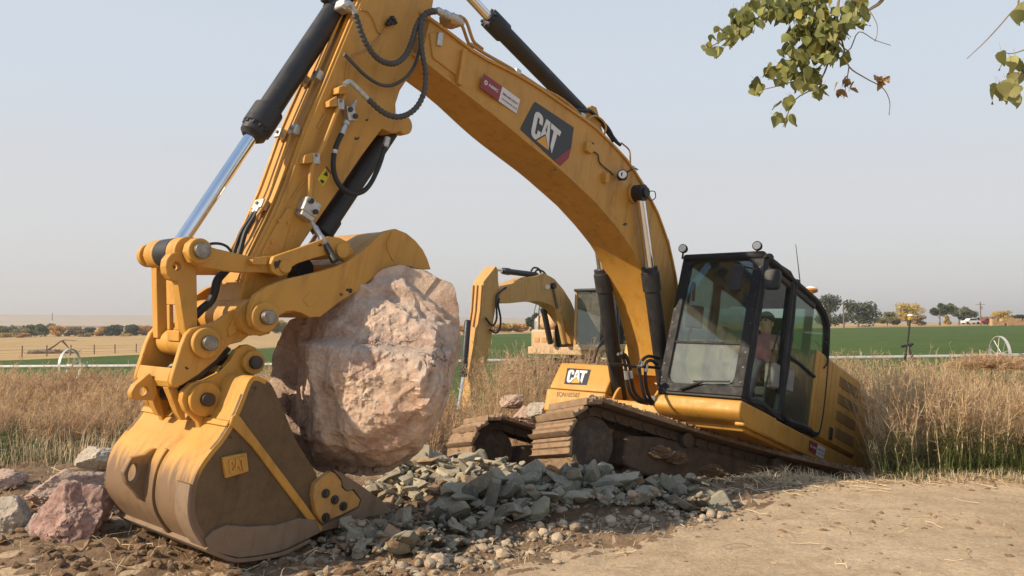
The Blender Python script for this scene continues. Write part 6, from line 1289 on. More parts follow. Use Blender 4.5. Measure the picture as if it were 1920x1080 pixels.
# ------------------------------------------------------------------ survey tripod with receiver
TPp = at(1700, 660, 20.0); gz = field_h(TPp.x, 20) * 0.9; tri = empty('survey_tripod', loc=(TPp.x, TPp.y, gz)); tag(tri, 'black tripod with yellow feet carrying a yellow satellite receiver on a pole', 'tripod')
rl = lambda p: Vector(p) - Vector((TPp.x, TPp.y, gz)); hdp = at(1707, 597, 20.0); kn = at(1702, 648, 20.0)
MB().cyl(rl(at(1699, 668, 20.)), rl(hdp), .022, 8).build('pole', 'tripod_black', tri)
MB().box(rl(hdp) + Vector((0, 0, .0)), (.10, .10, .10)).build('receiver', 'tripod_yellow', tri, bevel=.02); MB().lathe(rl(hdp) + Vector((0, 0, .06)), rl(hdp) + Vector((0, 0, .12)), [(0, .075), (.03, .07), (.05, .03)], 14).build('dome', 'white_plastic', tri)
MB().box(rl(kn), (.16, .1, .07)).build('clamp', 'tripod_black', tri, bevel=.01); MB().tube([rl(at(1690, 650, 20)), rl(at(1712, 645, 20))], .03, 8).build('handle', 'tripod_black', tri)
for dx, dy in ((-.10, .5), (.35, -.45), (.62, .15)):
    a = rl(kn); b = Vector((dx * 1.2, dy, 0)); m_ = a.lerp(b, .42); lg = MB().tube([a, m_], .028, 6).build('leg', 'tripod_black', tri); MB().tube([m_, b], .022, 6).build('lower_leg', 'tripod_yellow' if dx > 0 else 'tripod_black', lg)
# ------------------------------------------------------------------ trees far off
leafmat('far_dark', (0.085, 0.105, 0.050)); leafmat('far_green', (0.16, 0.18, 0.075)); leafmat('far_olive', (0.22, 0.21, 0.07)); leafmat('far_yellow', (0.50, 0.36, 0.09)); leafmat('far_orange', (0.52, 0.30, 0.09)); leafmat('far_tan', (0.36, 0.27, 0.14))
rt_ = random.Random(5)
def far_tree(px, top_, base_, wpx, Yd, mat, label, shape='round', n=2600, name='tree', gap=1.0, group=None):
    b = at(px, base_, Yd); H = (base_ - top_) * Yd / FPX; Wd = wpx * Yd / FPX
    r = empty(name, loc=b); tag(r, label, 'tree' if name == 'tree' else 'bush', group)
    tr = MB(); 
    if name == 'tree':
        tr.tube([(0, 0, -.3), (0.02 * H, 0, .25 * H), (0, .02 * H, .6 * H)], [.035 * H, .028 * H, .012 * H], 7)
        for k in range(5): a = rt_.uniform(0, 6.28); tr.tube([(0, 0, .25 * H + .07 * H * k), (cos(a) * Wd * .18, sin(a) * Wd * .18, .42 * H + .08 * H * k), (cos(a) * Wd * .32, sin(a) * Wd * .32, .55 * H + .07 * H * k)], [.014 * H, .009 * H, .004 * H], 5)
        tr.build('trunk', 'bark', r)
    else: tr.tube([(0, 0, -.2), (0, 0, .4 * H)], [.03 * H, .01 * H], 5).build('stem', 'bark', r)
    cl = []
    for k in range(16 if shape != 'open' else 9):
        if shape == 'cone': z = rt_.uniform(.12, .95); rr_ = (1.06 - z) * .42 + .1
        elif shape == 'open': z = rt_.uniform(.45, .92); rr_ = .42
        elif shape == 'bush': z = rt_.uniform(.2, .75); rr_ = .40
        else: z = rt_.uniform(.25, .88); rr_ = .40 * sqrt(max(.1, 1 - ((z - .5) / .55) ** 2))
        a = rt_.uniform(0, 6.28); q = sqrt(rt_.random()) * rr_; cl.append((Vector((q * cos(a) * Wd, q * sin(a) * Wd, z * H)), rt_.uniform(.16, .28) * (1.0 if shape != 'open' else .8)))
    vs = []; fs = []; s = max(.05 * H, .28)
    for k in range(n):
        c, cr = rt_.choice(cl); d = Vector((rt_.gauss(0, 1), rt_.gauss(0, 1), rt_.gauss(0, 1))).normalized() * (rt_.random() ** .4)
        p = c + Vector((d.x * cr * Wd, d.y * cr * Wd, d.z * cr * H * .8))
        if p.z < .03 * H: p.z = .03 * H
        e1 = Vector((rt_.gauss(0, 1), rt_.gauss(0, 1), rt_.gauss(0, 1))).normalized() * s * rt_.uniform(.5, 1); e2 = e1.orthogonal().normalized() * s * rt_.uniform(.4, .8); i = len(vs)
        vs += [p - e1, p + e2, p + e1, p - e2]; fs.append((i, i + 1, i + 2, i + 3))
    MB().add(vs, fs).build('crown', mat, r, smooth=0); return r
D_ = 215
FT = [(1556, 557, 612, 62, D_, 'far_dark', 'dark evergreen tree right behind the cab, left one of the pair', 'cone'), (1609, 554, 613, 70, D_ - 10, 'far_dark', 'broadest and tallest dark evergreen tree right of the cab', 'cone'), (1664, 584, 612, 46, D_, 'far_olive', 'low round olive-green tree between the tall evergreens and the yellowing tree', 'round'), (1702, 569, 612, 54, D_, 'far_yellow', 'yellowing leafy tree behind the survey tripod', 'round'), (1722, 592, 612, 26, D_ - 8, 'far_tan', 'small brown-leaved tree at the right foot of the yellowing tree', 'round'),
      (1762, 566, 608, 34, D_, 'far_dark', 'grey-green tree left of the bare one, with a leaning top', 'open'), (1798, 563, 608, 44, D_ + 10, 'far_green', 'tall open-crowned grey-green tree near the utility pole', 'open'), (1776, 592, 608, 12, D_ - 10, 'far_yellow', 'slim bright yellow sapling below the grey-green trees', 'cone'), (1818, 583, 608, 36, D_, 'far_dark', 'low dark tree left of the utility pole', 'round'), (1852, 592, 608, 30, D_ + 5, 'far_tan', 'thin brownish tree right of the utility pole', 'round'), (1880, 583, 604, 40, D_ + 20, 'far_yellow', 'yellow-green tree rising behind the hay stack', 'round'), (1908, 590, 604, 34, D_ + 25, 'far_dark', 'dark shrubby tree behind the right end of the hay stack', 'round'),
      (8, 610, 633, 44, 250, 'far_green', 'green tree at the far left edge of the picture', 'round'), (38, 617, 633, 34, 250, 'far_tan', 'brownish tree, second from the left in the far row', 'round'), (58, 608, 633, 44, 255, 'far_green', 'broad green tree, third from the left in the far row', 'round'), (84, 607, 633, 34, 252, 'far_green', 'tall green tree left of the first orange one in the far row', 'round'), (110, 611, 633, 34, 250, 'far_orange', 'first orange tree of the far row, counted from the left', 'round'), (140, 612, 632, 38, 252, 'far_tan', 'tan thin-leaved tree right of the first orange one', 'round'), (168, 614, 632, 22, 255, 'far_green', 'narrow green tree in the middle of the far row', 'round'), (193, 613, 632, 28, 250, 'far_orange', 'orange tree just left of the dark green pair in the far row', 'round'), (218, 610, 632, 38, 250, 'far_dark', 'left of the two dark green trees in the far row', 'round'), (246, 610, 631, 34, 250, 'far_dark', 'right of the two dark green trees in the far row', 'round'), (272, 611, 631, 34, 252, 'far_orange', 'orange tree beside the excavator linkage at the end of the far row', 'round'),
      (504, 598, 628, 40, 240, 'far_green', 'green tree seen in the gap under the thumb', 'round'), (528, 600, 628, 30, 245, 'far_yellow', 'yellowing tree seen right beside the boulder under the thumb', 'round'), (1000, 585, 624, 30, 150, 'far_dark', 'dark tree behind the storage box of the far excavator', 'round')]
for t in FT: far_tree(t[0], t[1], t[2], t[3], t[4], t[5], t[6], t[7])
for k, (px, tp_, w_, mt) in enumerate(((868, 610, 30, 'far_orange'), (888, 607, 30, 'far_yellow'), (930, 606, 34, 'far_orange'), (955, 602, 36, 'far_yellow'), (978, 605, 30, 'far_orange'), (1010, 606, 30, 'far_orange'))):
    far_tree(px, tp_, 624, w_, 190, mt, ('golden bush left of the far excavator stick', 'yellow bush touching the left side of the far excavator stick', 'golden bush right of the far excavator stick', 'highest yellow bush under the far excavator boom', 'orange bush near the grain bin', 'orange bush behind the grain bin')[k], 'bush', 1500, 'bush', group='golden bushes behind the field')
for k, (px, tp_, w_, mt) in enumerate(((12, 623, 26, 'far_yellow'), (42, 624, 22, 'far_orange'), (158, 623, 26, 'far_tan'), (236, 624, 22, 'far_yellow'))):
    far_tree(px, tp_, 634, w_, 235, mt, ('low yellow bush at the foot of the leftmost far tree', 'low orange bush below the third far tree from the left', 'low tan bush below the narrow green far tree', 'low yellow bush between the two dark green far trees')[k], 'bush', 1000, 'bush', group='low bushes along the far tree row')
# far stuff: poles, hay stack, cars, bin, mast
def pole(px, top_, base_, Yd, lb, arm=True, r=.13):
    b = at(px, base_, Yd); H = (base_ - top_) * Yd / FPX; p = empty('utility_pole', loc=b); tag(p, lb, 'pole'); MB().tube([(0, 0, -.5), (0, 0, H)], [r * 1.3, r], 8).build('shaft', 'post_wood', p)
    if arm:
        MB().box((0, 0, H - .6), (2.4, .12, .14)).build('crossarm', 'post_wood', p)
        for x in (-1.05, -.45, .45, 1.05): MB().cyl((x, 0, H - .53), (x, 0, H - .28), .06, 6).build('insulator', 'white_plastic', p)
        MB().cyl((.35, .1, H - 1.9), (.35, .1, H - 1.1), .22, 10).build('transformer', 'bin_steel', p)
    return p
pole(1839, 566, 608, 205, 'utility pole with crossarm left of the hay stack'); pole(1582, 565, 612, 190, 'pale slender pole between the two tall evergreens', False, .16); pole(98, 587, 600, 900, 'tiny mast on the skyline at the far left', True, .35)
hs = at(1858, 611, 195); stk = empty('hay_stack', loc=hs); tag(stk, 'long low stack of tan hay bales at the right edge of the fields', 'hay stack')
bm_ = MB().box((0, 0, 0), (1.15, 1.2, .58)).mesh('bale', 'hay')
for r_ in range(3):
    for c in range(14):
        if r_ == 2 and c in (1, 6): continue
        if r_ < 2 and c in (2, 7, 11) and r_ == 0: continue
        o = link('bale', bm_, stk, Matrix.Translation((c * 1.19 + .6 + .04 * rt_.random(), rt_.uniform(-.08, .08), .30 + r_ * .59)))
def car(px, base_, Yd, rot, mat, lb, H=1.45):
    b = at(px, base_, Yd); c = empty('parked_car', loc=b); c.rotation_euler.z = rot; tag(c, lb, 'car')
    pr_ = [(-2.1, .35), (-2.1, .75), (-1.9, .88), (-1.2, .92), (-.6, H), (.9, H), (1.5, .95), (2.05, .85), (2.15, .6), (2.15, .35)]
    MB().prism([Vector((x, -.85, z)) for x, z in pr_], [Vector((x, .85, z)) for x, z in pr_]).build('body', mat, c, bevel=.06)
    for s in (-1, 1):
        w_ = [(-1.05, .95), (-.58, H - .08), (.85, H - .08), (1.3, .97)]; MB().prism([Vector((x, s * .856, z)) for x, z in w_], [Vector((x, s * .85, z)) for x, z in w_]).build('window', 'car_glass', c)
        for x in (-1.35, 1.4): MB().cyl((x, s * .7, .33), (x, s * .88, .33), .33, 14).build('wheel', 'rubber', c)
car(1820, 608, 200, .1, 'car_white', 'white car parked far off below the low dark tree'); car(1848, 608, 203, .3, 'car_red', 'red car parked far off beside the hay stack'); car(1856, 608.3, 206, 1.2, 'car_white', 'white car seen end-on between the red car and the hay stack')
gb = at(1011, 622, 140); gbn = empty('grain_bin', loc=gb); tag(gbn, 'grey metal grain bin behind the far excavator', 'grain bin'); MB().lathe((0, 0, -.3), (0, 0, 4), [(0, .85), (2.2, .85)], 24).build('wall', 'bin_steel', gbn); MB().lathe((0, 0, 1.9), (0, 0, 4), [(0, .9), (.35, .75), (.65, .4), (.75, .1)], 24).build('roof', 'bin_steel', gbn)
for k in range(4): MB().lathe((0, 0, .2 + k * .45), (0, 0, 1), [(0, .865), (.05, .875), (.1, .865)], 24, False).build('hoop', 'bin_steel', gbn)
# wire fence at the field edge on the left, fallen tree behind it
fz = [at(px, 668 - .026 * px, Yd) for px, Yd in ((-60, 64), (-10, 66), (41, 68), (88, 70), (132, 72), (177, 74), (216, 76), (255, 78), (300, 80))]
fen = empty('wire_fence', loc=fz[0]); tag(fen, 'thin wire fence on wooden posts at the left edge of the green field', 'fence')
for p in fz: q = p - fz[0]; MB().tube([q - Vector((0, 0, .5)), q + Vector((rt_.uniform(-.05, .05), 0, .85))], .05, 6).build('post', 'post_wood', fen)
for h_ in (.25, .5, .75): MB().tube([p - fz[0] + Vector((0, 0, h_ - (0.03 if i % 2 else 0))) for i, p in enumerate(fz)], .008, 4).build('wire', 'dark_steel', fen)
fb = at(100, 667, 78); ftr = empty('fallen_tree', loc=fb); tag(ftr, 'grey fallen dead tree lying on the stubble at the left', 'fallen tree')
MB().tube([(-2.4, 0, .25), (-1, .2, .35), (.6, 0, .3), (2.1, .1, .2)], [.30, .28, .22, .10], 10).build('trunk', 'dead_wood', ftr)
br = [[(-.8, 0, .4), (.1, .1, 1.0), (.9, 0, 1.5), (2.2, 0, 1.45)], [(.8, 0, 1.45), (1.2, .1, 1.0), (1.5, .1, .6)]]
for b in br: MB().tube(smooth_path(b, 4), [.11 - .08 * k / (4 * (len(b) - 1)) for k in range(4 * (len(b) - 1) + 1)], 6).build('branch', 'dead_wood', ftr)
for k in range(46):
    x = rt_.uniform(-2.3, 2.2); a = rt_.gauss(0, .5); l = rt_.uniform(.4, 1.2); MB().tube([(x, rt_.uniform(-.4, .4), rt_.uniform(.05, .4)), (x + l * .6 * rt_.choice((-1, 1)), rt_.uniform(-.6, .6), rt_.uniform(.1, .7)), (x + l * rt_.choice((-1, 1)), rt_.uniform(-.7, .7), rt_.uniform(0, .6))], [.045, .03, .012], 5).build('branch', 'dead_wood', ftr)
# ------------------------------------------------------------------ weeds and grass (nobody could count these)
leafmat('straw', (0.68, 0.54, 0.34), 0.3, 0.25); leafmat('dry_fluff', (0.60, 0.42, 0.24), 0.3, 0.4); leafmat('dry_fluff_red', (0.46, 0.29, 0.17), 0.3, 0.35); leafmat('weed_green', (0.095, 0.115, 0.035), 0.5, 0.35); leafmat('weed_olive', (0.15, 0.155, 0.05), 0.35, 0.3)
rw = np.random.default_rng(12)
class Soup:
    def __init__(s): s.v = []; s.f = []; s.n = 0
    def add(s, v, f): s.v.append(np.asarray(v, np.float32)); s.f.append(np.asarray(f, np.int32) + s.n); s.n += len(v)
    def build(s, name, mat, label, cat):
        v = np.concatenate(s.v); f = np.concatenate(s.f); me = bpy.data.meshes.new(name)
        me.vertices.add(len(v)); me.vertices.foreach_set('co', v.ravel()); me.loops.add(f.size); me.loops.foreach_set('vertex_index', f.ravel())
        me.polygons.add(len(f)); me.polygons.foreach_set('loop_start', np.arange(len(f), dtype=np.int32) * f.shape[1]); me.polygons.foreach_set('loop_total', np.full(len(f), f.shape[1], np.int32))
        me.update(calc_edges=True); me.validate(); me.materials.append(MATS[mat]); o = bpy.data.objects.new(name, me); COL.objects.link(o); return tag(o, label, cat, kind='stuff')
HG = {}
def gh(x, y):
    k = (round(x * 10), round(y * 10))
    if k not in HG: HG[k] = height(x, y)
    return HG[k]
def stems(S, pts, hts, lean=0.16, r=0.006, seg=5, wob=0.03):
    out = []
    for (x, y), h in zip(pts, hts):
        z = gh(x, y); d = rw.normal(0, lean, 2); t = np.linspace(0, 1, seg)
        px = x + d[0] * h * t ** 1.5 + rw.normal(0, wob, seg) * t; py = y + d[1] * h * t ** 1.5 + rw.normal(0, wob, seg) * t; pz = z - .03 + h * t
        c = np.stack([px, py, pz], 1); a = rw.uniform(0, 6.28); rr = r * rw.uniform(.7, 1.3) * (1 - .75 * t)
        ring = np.stack([np.cos(a + np.arange(3) * 2.094), np.sin(a + np.arange(3) * 2.094), np.zeros(3)], 1)
        S.add((c[:, None, :] + ring[None] * rr[:, None, None]).reshape(-1, 3), [(i * 3 + k, i * 3 + (k + 1) % 3, i * 3 + 3 + (k + 1) % 3, i * 3 + 3 + k) for i in range(seg - 1) for k in range(3)]); out.append(c)
    return out
def twigs(S, lines, n, lmin, lmax, w, t0=.35, t1=1.0, up=.5, droop=0.0):
    for c in lines:
        m = rw.poisson(n)
        if not m: continue
        t = t0 + (t1 - t0) * rw.random(m) ** .7; i = np.minimum((t * (len(c) - 1)).astype(int), len(c) - 2); fr = t * (len(c) - 1) - i
        p = c[i] * (1 - fr[:, None]) + c[i + 1] * fr[:, None]; a = rw.uniform(0, 6.283, m); el = rw.normal(up, .45, m)
        d = np.stack([np.cos(a) * np.cos(el), np.sin(a) * np.cos(el), np.sin(el)], 1); L = rw.uniform(lmin, lmax, m)[:, None] * (1.25 - .7 * t[:, None])
        sd = np.stack([-np.sin(a), np.cos(a), rw.normal(0, .5, m)], 1) * w
        q = p + d * L * .5; e = p + d * L; e[:, 2] -= droop * L[:, 0]
        v = np.stack([p - sd * .5, p + sd * .5, q + sd, e], 1).reshape(-1, 3); f = np.arange(4 * m).reshape(m, 4); S.add(v, f)
def blades(S, pts, hmin, hmax, w, lean=.5):
    m = len(pts); p = np.array([(x, y, gh(x, y) - .01) for x, y in pts]); h = rw.uniform(hmin, hmax, m)[:, None]; a = rw.uniform(0, 6.283, m); l = np.abs(rw.normal(0, lean, m))[:, None]
    d = np.stack([np.cos(a), np.sin(a), np.zeros(m)], 1); sd = np.stack([-np.sin(a), np.cos(a), np.zeros(m)], 1) * w * rw.uniform(.6, 1.3, (m, 1)); z = np.array([[0, 0, 1.]])
    mid = p + d * l * h * .3 + z * h * .6; tip = p + d * l * h + z * h * (1 - .35 * np.minimum(l, 1.2))
    v = np.stack([p - sd, p + sd, mid + sd * .75, mid - sd * .75, tip + sd * .1, tip - sd * .1], 1).reshape(-1, 3); b = np.arange(m)[:, None] * 6
    S.add(v, np.concatenate([b + np.array([[0, 1, 2, 3]]), b + np.array([[3, 2, 4, 5]])]))
def region(n, x0, x1, y0, y1, ok=None, clump=.0, cs=.8):
    out = []
    while len(out) < n:
        x, y = rw.uniform(x0, x1), rw.uniform(y0, y1)
        if ok and not ok(x, y): continue
        if clump and noise.noise(Vector((x * cs, y * cs, 7.7))) + rw.uniform(-.35, .35) < -clump: continue
        out.append((x, y))
    return out
def offtrack(x, y):
    q = MTI @ Vector((x, y, track_plane(x, y))); u = M1.inverted() @ Vector((x, y, track_plane(x, y) + 1.0))
    return not (abs(q.x) < 2.75 and abs(q.y) < 1.95) and not (-3.4 < u.x < 1.8 and abs(u.y) < 1.65)
inview = lambda x, y: abs(x) < .72 * y + .6
# right bank: tall pale stalks, fluffy brown tops, green at the foot
S1, S2, S3, S4 = Soup(), Soup(), Soup(), Soup()
okR = lambda x, y: offtrack(x, y) and inview(x, y) and x > .447 * y + .07
pR = region(1500, 3.2, 9.5, 8.55, 12.5, okR); top_at = lambda x, y: 0.94 + .16 * noise.noise(Vector((x * .9, y * .9, 2.2))) + rw.normal(0, .12)
lR = stems(S1, pR, [max(.5, top_at(x, y) - gh(x, y)) for x, y in pR], .15, .0072, 6, .045)
twigs(S2, lR, 26, .05, .26, .004, .50, 1.0, .6); twigs(S3, lR, 14, .05, .22, .0045, .35, .9, .5); S6 = Soup(); twigs(S6, lR, 30, .05, .24, .006, .04, .55, .6); twigs(S1, lR, 5, .15, .4, .004, .3, .8, .9)
pg = region(6000, 3.0, 9.0, 8.5, 10.5, okR, -.08, 1.6); blades(S4, pg, .15, .5, .006, .6); pg = region(5000, 3.0, 9.0, 8.35, 10.5, okR, .0, .9); blades(S4, pg, .06, .25, .005, .8)
# left bank
okL = lambda x, y: inview(x, y)
pL = region(3400, -9.5, -.4, 10.2, 15.5, lambda x, y: inview(x, y) and offtrack(x, y) and x < -.088 * y, .30)
lL = stems(S1, pL, [max(.15, .42 + .30 * noise.noise(Vector((x * .5, y * .5, 4.2))) + rw.normal(0, .10)) for x, y in pL], .28, .004)
sel = [noise.noise(Vector((x * .45, y * .45, 1.3))) > .02 for x, y in pL]; lA = [l for l, s in zip(lL, sel) if s]; lBk = [l for l, s in zip(lL, sel) if not s]
twigs(S2, lBk, 34, .05, .22, .005, .05, 1.0, .7); twigs(S3, lA, 34, .05, .22, .005, .05, 1.0, .6); twigs(S2, lA, 8, .05, .25, .004, .3, 1.0, .8)
pg = region(5000, -8.0, -1.6, 9.4, 11.6, okL, -.10, 1.3); blades(S4, pg, .12, .40, .005, .7); pg = region(3000, -8.0, -1.6, 9.1, 11.6, okL, .0, .7); blades(S4, pg, .05, .2, .005, .8)
# between the machines and behind, to the crop edge
pM = region(1500, -2.5, 7.5, 12.0, 18.0, lambda x, y: inview(x, y) and offtrack(x, y) and not (3.0 < x < 3.0), .15)
lM = stems(S1, pM, [max(.3, (.0 if x < -.035 * y else .95) + .3 * noise.noise(Vector((x * .7, y * .7, 8.2))) + rw.normal(0, .12) - gh(x, y)) for x, y in pM], .2, .005)
twigs(S2, lM, 26, .06, .28, .006, .1, 1.0, .6); twigs(S3, lM, 24, .06, .28, .006, .1, 1.0, .5)
pg = region(1500, -1.7, .5, 9.6, 12.5, lambda x, y: offtrack(x, y), .1); blades(S4, pg, .1, .35, .005)
pB = region(900, -14, 14, 15.5, 19.5, inview); lB = stems(S1, pB, [rw.uniform(.4, .9) for _ in pB], .2, .006); twigs(S2, lB, 24, .08, .3, .008, .1, 1, .6)
S1.build('dry_weed_stalks', 'straw', 'thicket of tall pale dry weed stalks along the ditch bank', 'dry weeds'); S2.build('dry_weed_tops', 'dry_fluff', 'fluffy tan tops and side twigs of the dry weeds', 'dry weeds')
S6.build('weed_leaves', 'weed_olive', 'olive green side leaves low on the weed stalks of the right bank', 'weeds'); S3.build('dry_weed_twigs', 'dry_fluff_red', 'reddish brown twigs inside the dry weed thicket', 'dry weeds'); S4.build('green_grass', 'weed_green', 'short green grass growing at the foot of the weeds', 'grass')
S5 = Soup(); pg = region(2200, -8, -1.8, 9.0, 11.0, okL, .0); blades(S5, pg, .12, .4, .004, .8)
pg = region(3000, 2.6, 9, 8.15, 9.0, inview, .1); blades(S5, pg, .04, .16, .003, 1.6)
pg = region(350, -1.5, 5.5, 4.7, 8.3, lambda x, y: road_mask(x, y) > 0); blades(S5, pg, .02, .07, .002, 3.0)
pg = region(900, -4.5, 6, 5.0, 9.0, lambda x, y: road_mask(x, y) < .1 and not inpoly(x, y, PA) and not inpoly(x, y, PBp)); blades(S5, pg, .03, .12, .003, 2.5)
def sticks(S, pts, l0, l1, r):
    for x, y in pts:
        a = rw.uniform(0, 6.283); l = rw.uniform(l0, l1); n = 4; t = np.linspace(-.5, .5, n); wv = rw.normal(0, .02, n)
        c = np.array([(x + np.cos(a) * l * k - np.sin(a) * w_, y + np.sin(a) * l * k + np.cos(a) * w_, 0) for k, w_ in zip(t, wv)])
        c[:, 2] = [max(gh(q[0], q[1]), road_h(q[0], q[1]) if road_mask(q[0], q[1]) > 0 else -9) + r * .8 + abs(rw.normal(0, .012)) for q in c]
        rg3 = np.array([(0, 0, 1), (-np.sin(a) * .87, np.cos(a) * .87, -.5), (np.sin(a) * .87, -np.cos(a) * .87, -.5)]) * r * rw.uniform(.6, 1.2)
        S.add((c[:, None, :] + rg3[None]).reshape(-1, 3), [(i * 3 + k, i * 3 + (k + 1) % 3, i * 3 + 3 + (k + 1) % 3, i * 3 + 3 + k) for i in range(n - 1) for k in range(3)])
sticks(S5, region(420, 2.4, 6.5, 8.1, 8.8, inview), .10, .45, .004); sticks(S5, region(60, .5, 5, 5.2, 8.2), .06, .28, .0035); sticks(S5, region(260, -4.8, -.8, 5.0, 9.5, inview), .06, .30, .0035); sticks(S5, region(160, 1.2, 3.6, 7.8, 8.7), .10, .40, .004)
S5.build('straw_litter', 'straw', 'straw and dead leaves littering the soil and the ditch lip', 'straw', )
# a tumbleweed on the right, a few stalks standing out
tw = at(1865, 690, 10.6); T_ = Soup(); L_ = []
for k in range(260):
    d = rw.normal(0, 1, 3); d /= np.linalg.norm(d); d[2] = abs(d[2]) * .7; L_.append(np.array([[0, 0, 0], d * .22 + rw.normal(0, .03, 3), d * .45 + rw.normal(0, .05, 3)]) * [1.3, 1.0, .55])
twigs(T_, L_, 26, .04, .16, .004, .25, 1, .3)
tmb = MB()
for c in L_[:90]: tmb.tube([tuple(p) for p in c], [.006, .004, .002], 3)
tb = tmb.build('tumbleweed', 'dry_fluff_red'); tb.location = tw; tag(tb, 'rounded reddish brown tumbleweed caught on top of the weeds at the right edge', 'tumbleweed')
v = np.concatenate(T_.v); f = np.concatenate(T_.f); tm = MB(); tm.v = [tuple(map(float, p)) for p in v]; tm.f = [tuple(map(int, q)) for q in f]; tm.build('twigs', 'dry_fluff', tb, smooth=0)
# straw-bound soil lumps caked on the near track frame
for k, (px, py, s) in enumerate(((1240, 848, .10), (1268, 858, .09), (1335, 880, .09))):
    c = MTI @ CAM; d = MTI.to_3x3() @ ray(px, py); yy = GAUGE / 2 + .30; q = MT @ (c + d * ((yy - c.y) / d.y))
    r_ = make_rock('soil_lump', q, (s * 1.5, s, s * .8), 201 + k, 'clod', ICO5, 3, .25, 2.6); tag(r_, ('sunlit straw-covered soil lump on the near track frame, first from the idler', 'straw-covered soil lump on the near track frame, second from the idler', 'pale straw-covered soil lump on the near track frame, farthest from the idler')[k], 'soil lump')
# ------------------------------------------------------------------ cottonwood reaching into the top of the picture
leafmat('leaf_green', (0.225, 0.24, 0.08), 0.45, 0.35); leafmat('leaf_pale', (0.40, 0.39, 0.16), 0.3, 0.35); leafmat('leaf_yellow', (0.36, 0.30, 0.06), 0.3, 0.35); leafmat('leaf_dry', (0.42, 0.26, 0.10), 0.3, 0.25)
ct = empty('cottonwood_tree', loc=(7.2, 3.6, 0)); tag(ct, 'cottonwood tree whose leafy twigs hang into the top right of the picture', 'tree')
tl_ = lambda p: Vector(p) - Vector((7.2, 3.6, 0))
MB().tube([tl_((7.2, 3.6, -.3)), tl_((7.15, 3.65, 1.5)), tl_((7.0, 3.8, 3.2)), tl_((7.1, 3.9, 5.0)), tl_((7.2, 3.9, 7.5))], [.42, .34, .30, .22, .10], 14).build('trunk', 'bark', ct)
W5 = lambda px, py, Yd=5.0: tl_(at(px, py, Yd))
limb = [tl_((7.05, 3.8, 3.4)), tl_((6.0, 4.4, 4.6)), tl_((4.6, 4.9, 5.0)), W5(1830, -160, 5.1), W5(1700, -110, 5.1), W5(1600, -60, 5.0)]
MB().tube(smooth_path(limb, 4), [.16 - .13 * k / 20 for k in range(21)], 9).build('limb', 'bark', ct)
tws = [([(1600, -60), (1540, -30), (1490, 0), (1445, 18), (1400, 48), (1350, 78), (1318, 95)], 5.0, .009), ([(1600, -60), (1575, -10), (1568, 50), (1556, 100), (1520, 140), (1470, 158), (1422, 170)], 4.95, .009), ([(1575, -10), (1560, 60), (1555, 110), (1532, 160), (1490, 188), (1468, 238)], 5.05, .008), ([(1570, 40), (1582, 90), (1592, 125), (1622, 146), (1655, 165), (1668, 190), (1667, 216)], 5.0, .006), ([(1592, 125), (1588, 150), (1582, 185)], 5.0, .004), ([(1560, 60), (1590, 95), (1610, 60), (1640, 75), (1670, 85)], 5.1, .005), ([(1700, -110), (1660, -10), (1635, 15), (1612, 24), (1575, 20)], 5.1, .016), ([(1580, -5), (1620, 10), (1642, 40), (1645, 62), (1640, 78)], 4.9, .004), ([(1612, 24), (1560, 70), (1520, 90), (1480, 120), (1440, 150)], 5.0, .006),
       ([(1830, -160), (1880, -60), (1910, 0), (1890, 30), (1850, 75), (1813, 110)], 4.6, .007), ([(1880, -60), (1935, 20), (1930, 90), (1905, 150), (1870, 160)], 4.6, .007), ([(1930, 90), (1900, 100), (1880, 98)], 4.6, .004)]
for pts, Yd, r in tws:
    p = smooth_path([W5(x, y, Yd) for x, y in pts], 4); MB().tube(p, [max(.0022, r * (1 - .75 * i / len(p))) for i in range(len(p))], 6).build('twig', 'twig_bark', ct)
# heart-shaped leaf with a crease, on a short stalk
def leaf_mesh(mat, k):
    h = [(0, .04), (.28, .0), (.46, .14), (.50, .34), (.36, .62), (.14, .88), (0, 1.06)]; f_ = .22 + .1 * k; vs = [(0, y, -.03 * sin(3.1 * y)) for x, y in h]; n = len(h)
    for s in (-1, 1): vs += [(s * x * (1 + .06 * ((i * 7 + k) % 3 - 1)), y, f_ * abs(x) - .10 * y * y) for i, (x, y) in enumerate(h)]
    fs = []
    for s in (1, 2):
        for i in range(n - 1): q = (i, i + 1, s * n + i + 1, s * n + i); fs.append(q if s == 1 else q[::-1])
    vs += [(-.012, .05, 0), (.012, .05, 0), (.008, -.55, .06), (-.008, -.55, .06)]; b = 3 * n; fs.append((b, b + 1, b + 2, b + 3))
    return MB().add(vs, fs).mesh('leaf', mat, 60)
LM = {m: [leaf_mesh(m, k) for k in range(3)] for m in ('leaf_green', 'leaf_pale', 'leaf_yellow', 'leaf_dry')}
rl_ = random.Random(9); nl_ = 0
def leaf(px, py, Yd, mats, sc=.072):
    s = sc * rl_.uniform(.72, 1.15); o = link('leaf', rl_.choice(LM[rl_.choice(mats)]), ct)
    dn = Vector((rl_.gauss(0, .55), rl_.gauss(0, .55), -1)).normalized(); z = dn.orthogonal().normalized(); z.rotate(Matrix.Rotation(rl_.uniform(0, 6.28), 3, dn)); x = dn.cross(z)
    M = Matrix((x, dn, z)).transposed().to_4x4() @ Matrix.Scale(s, 4); M.translation = W5(px, py, Yd); o.matrix_local = M
mg = ['leaf_green'] * 8 + ['leaf_pale'] * 3 + ['leaf_yellow']
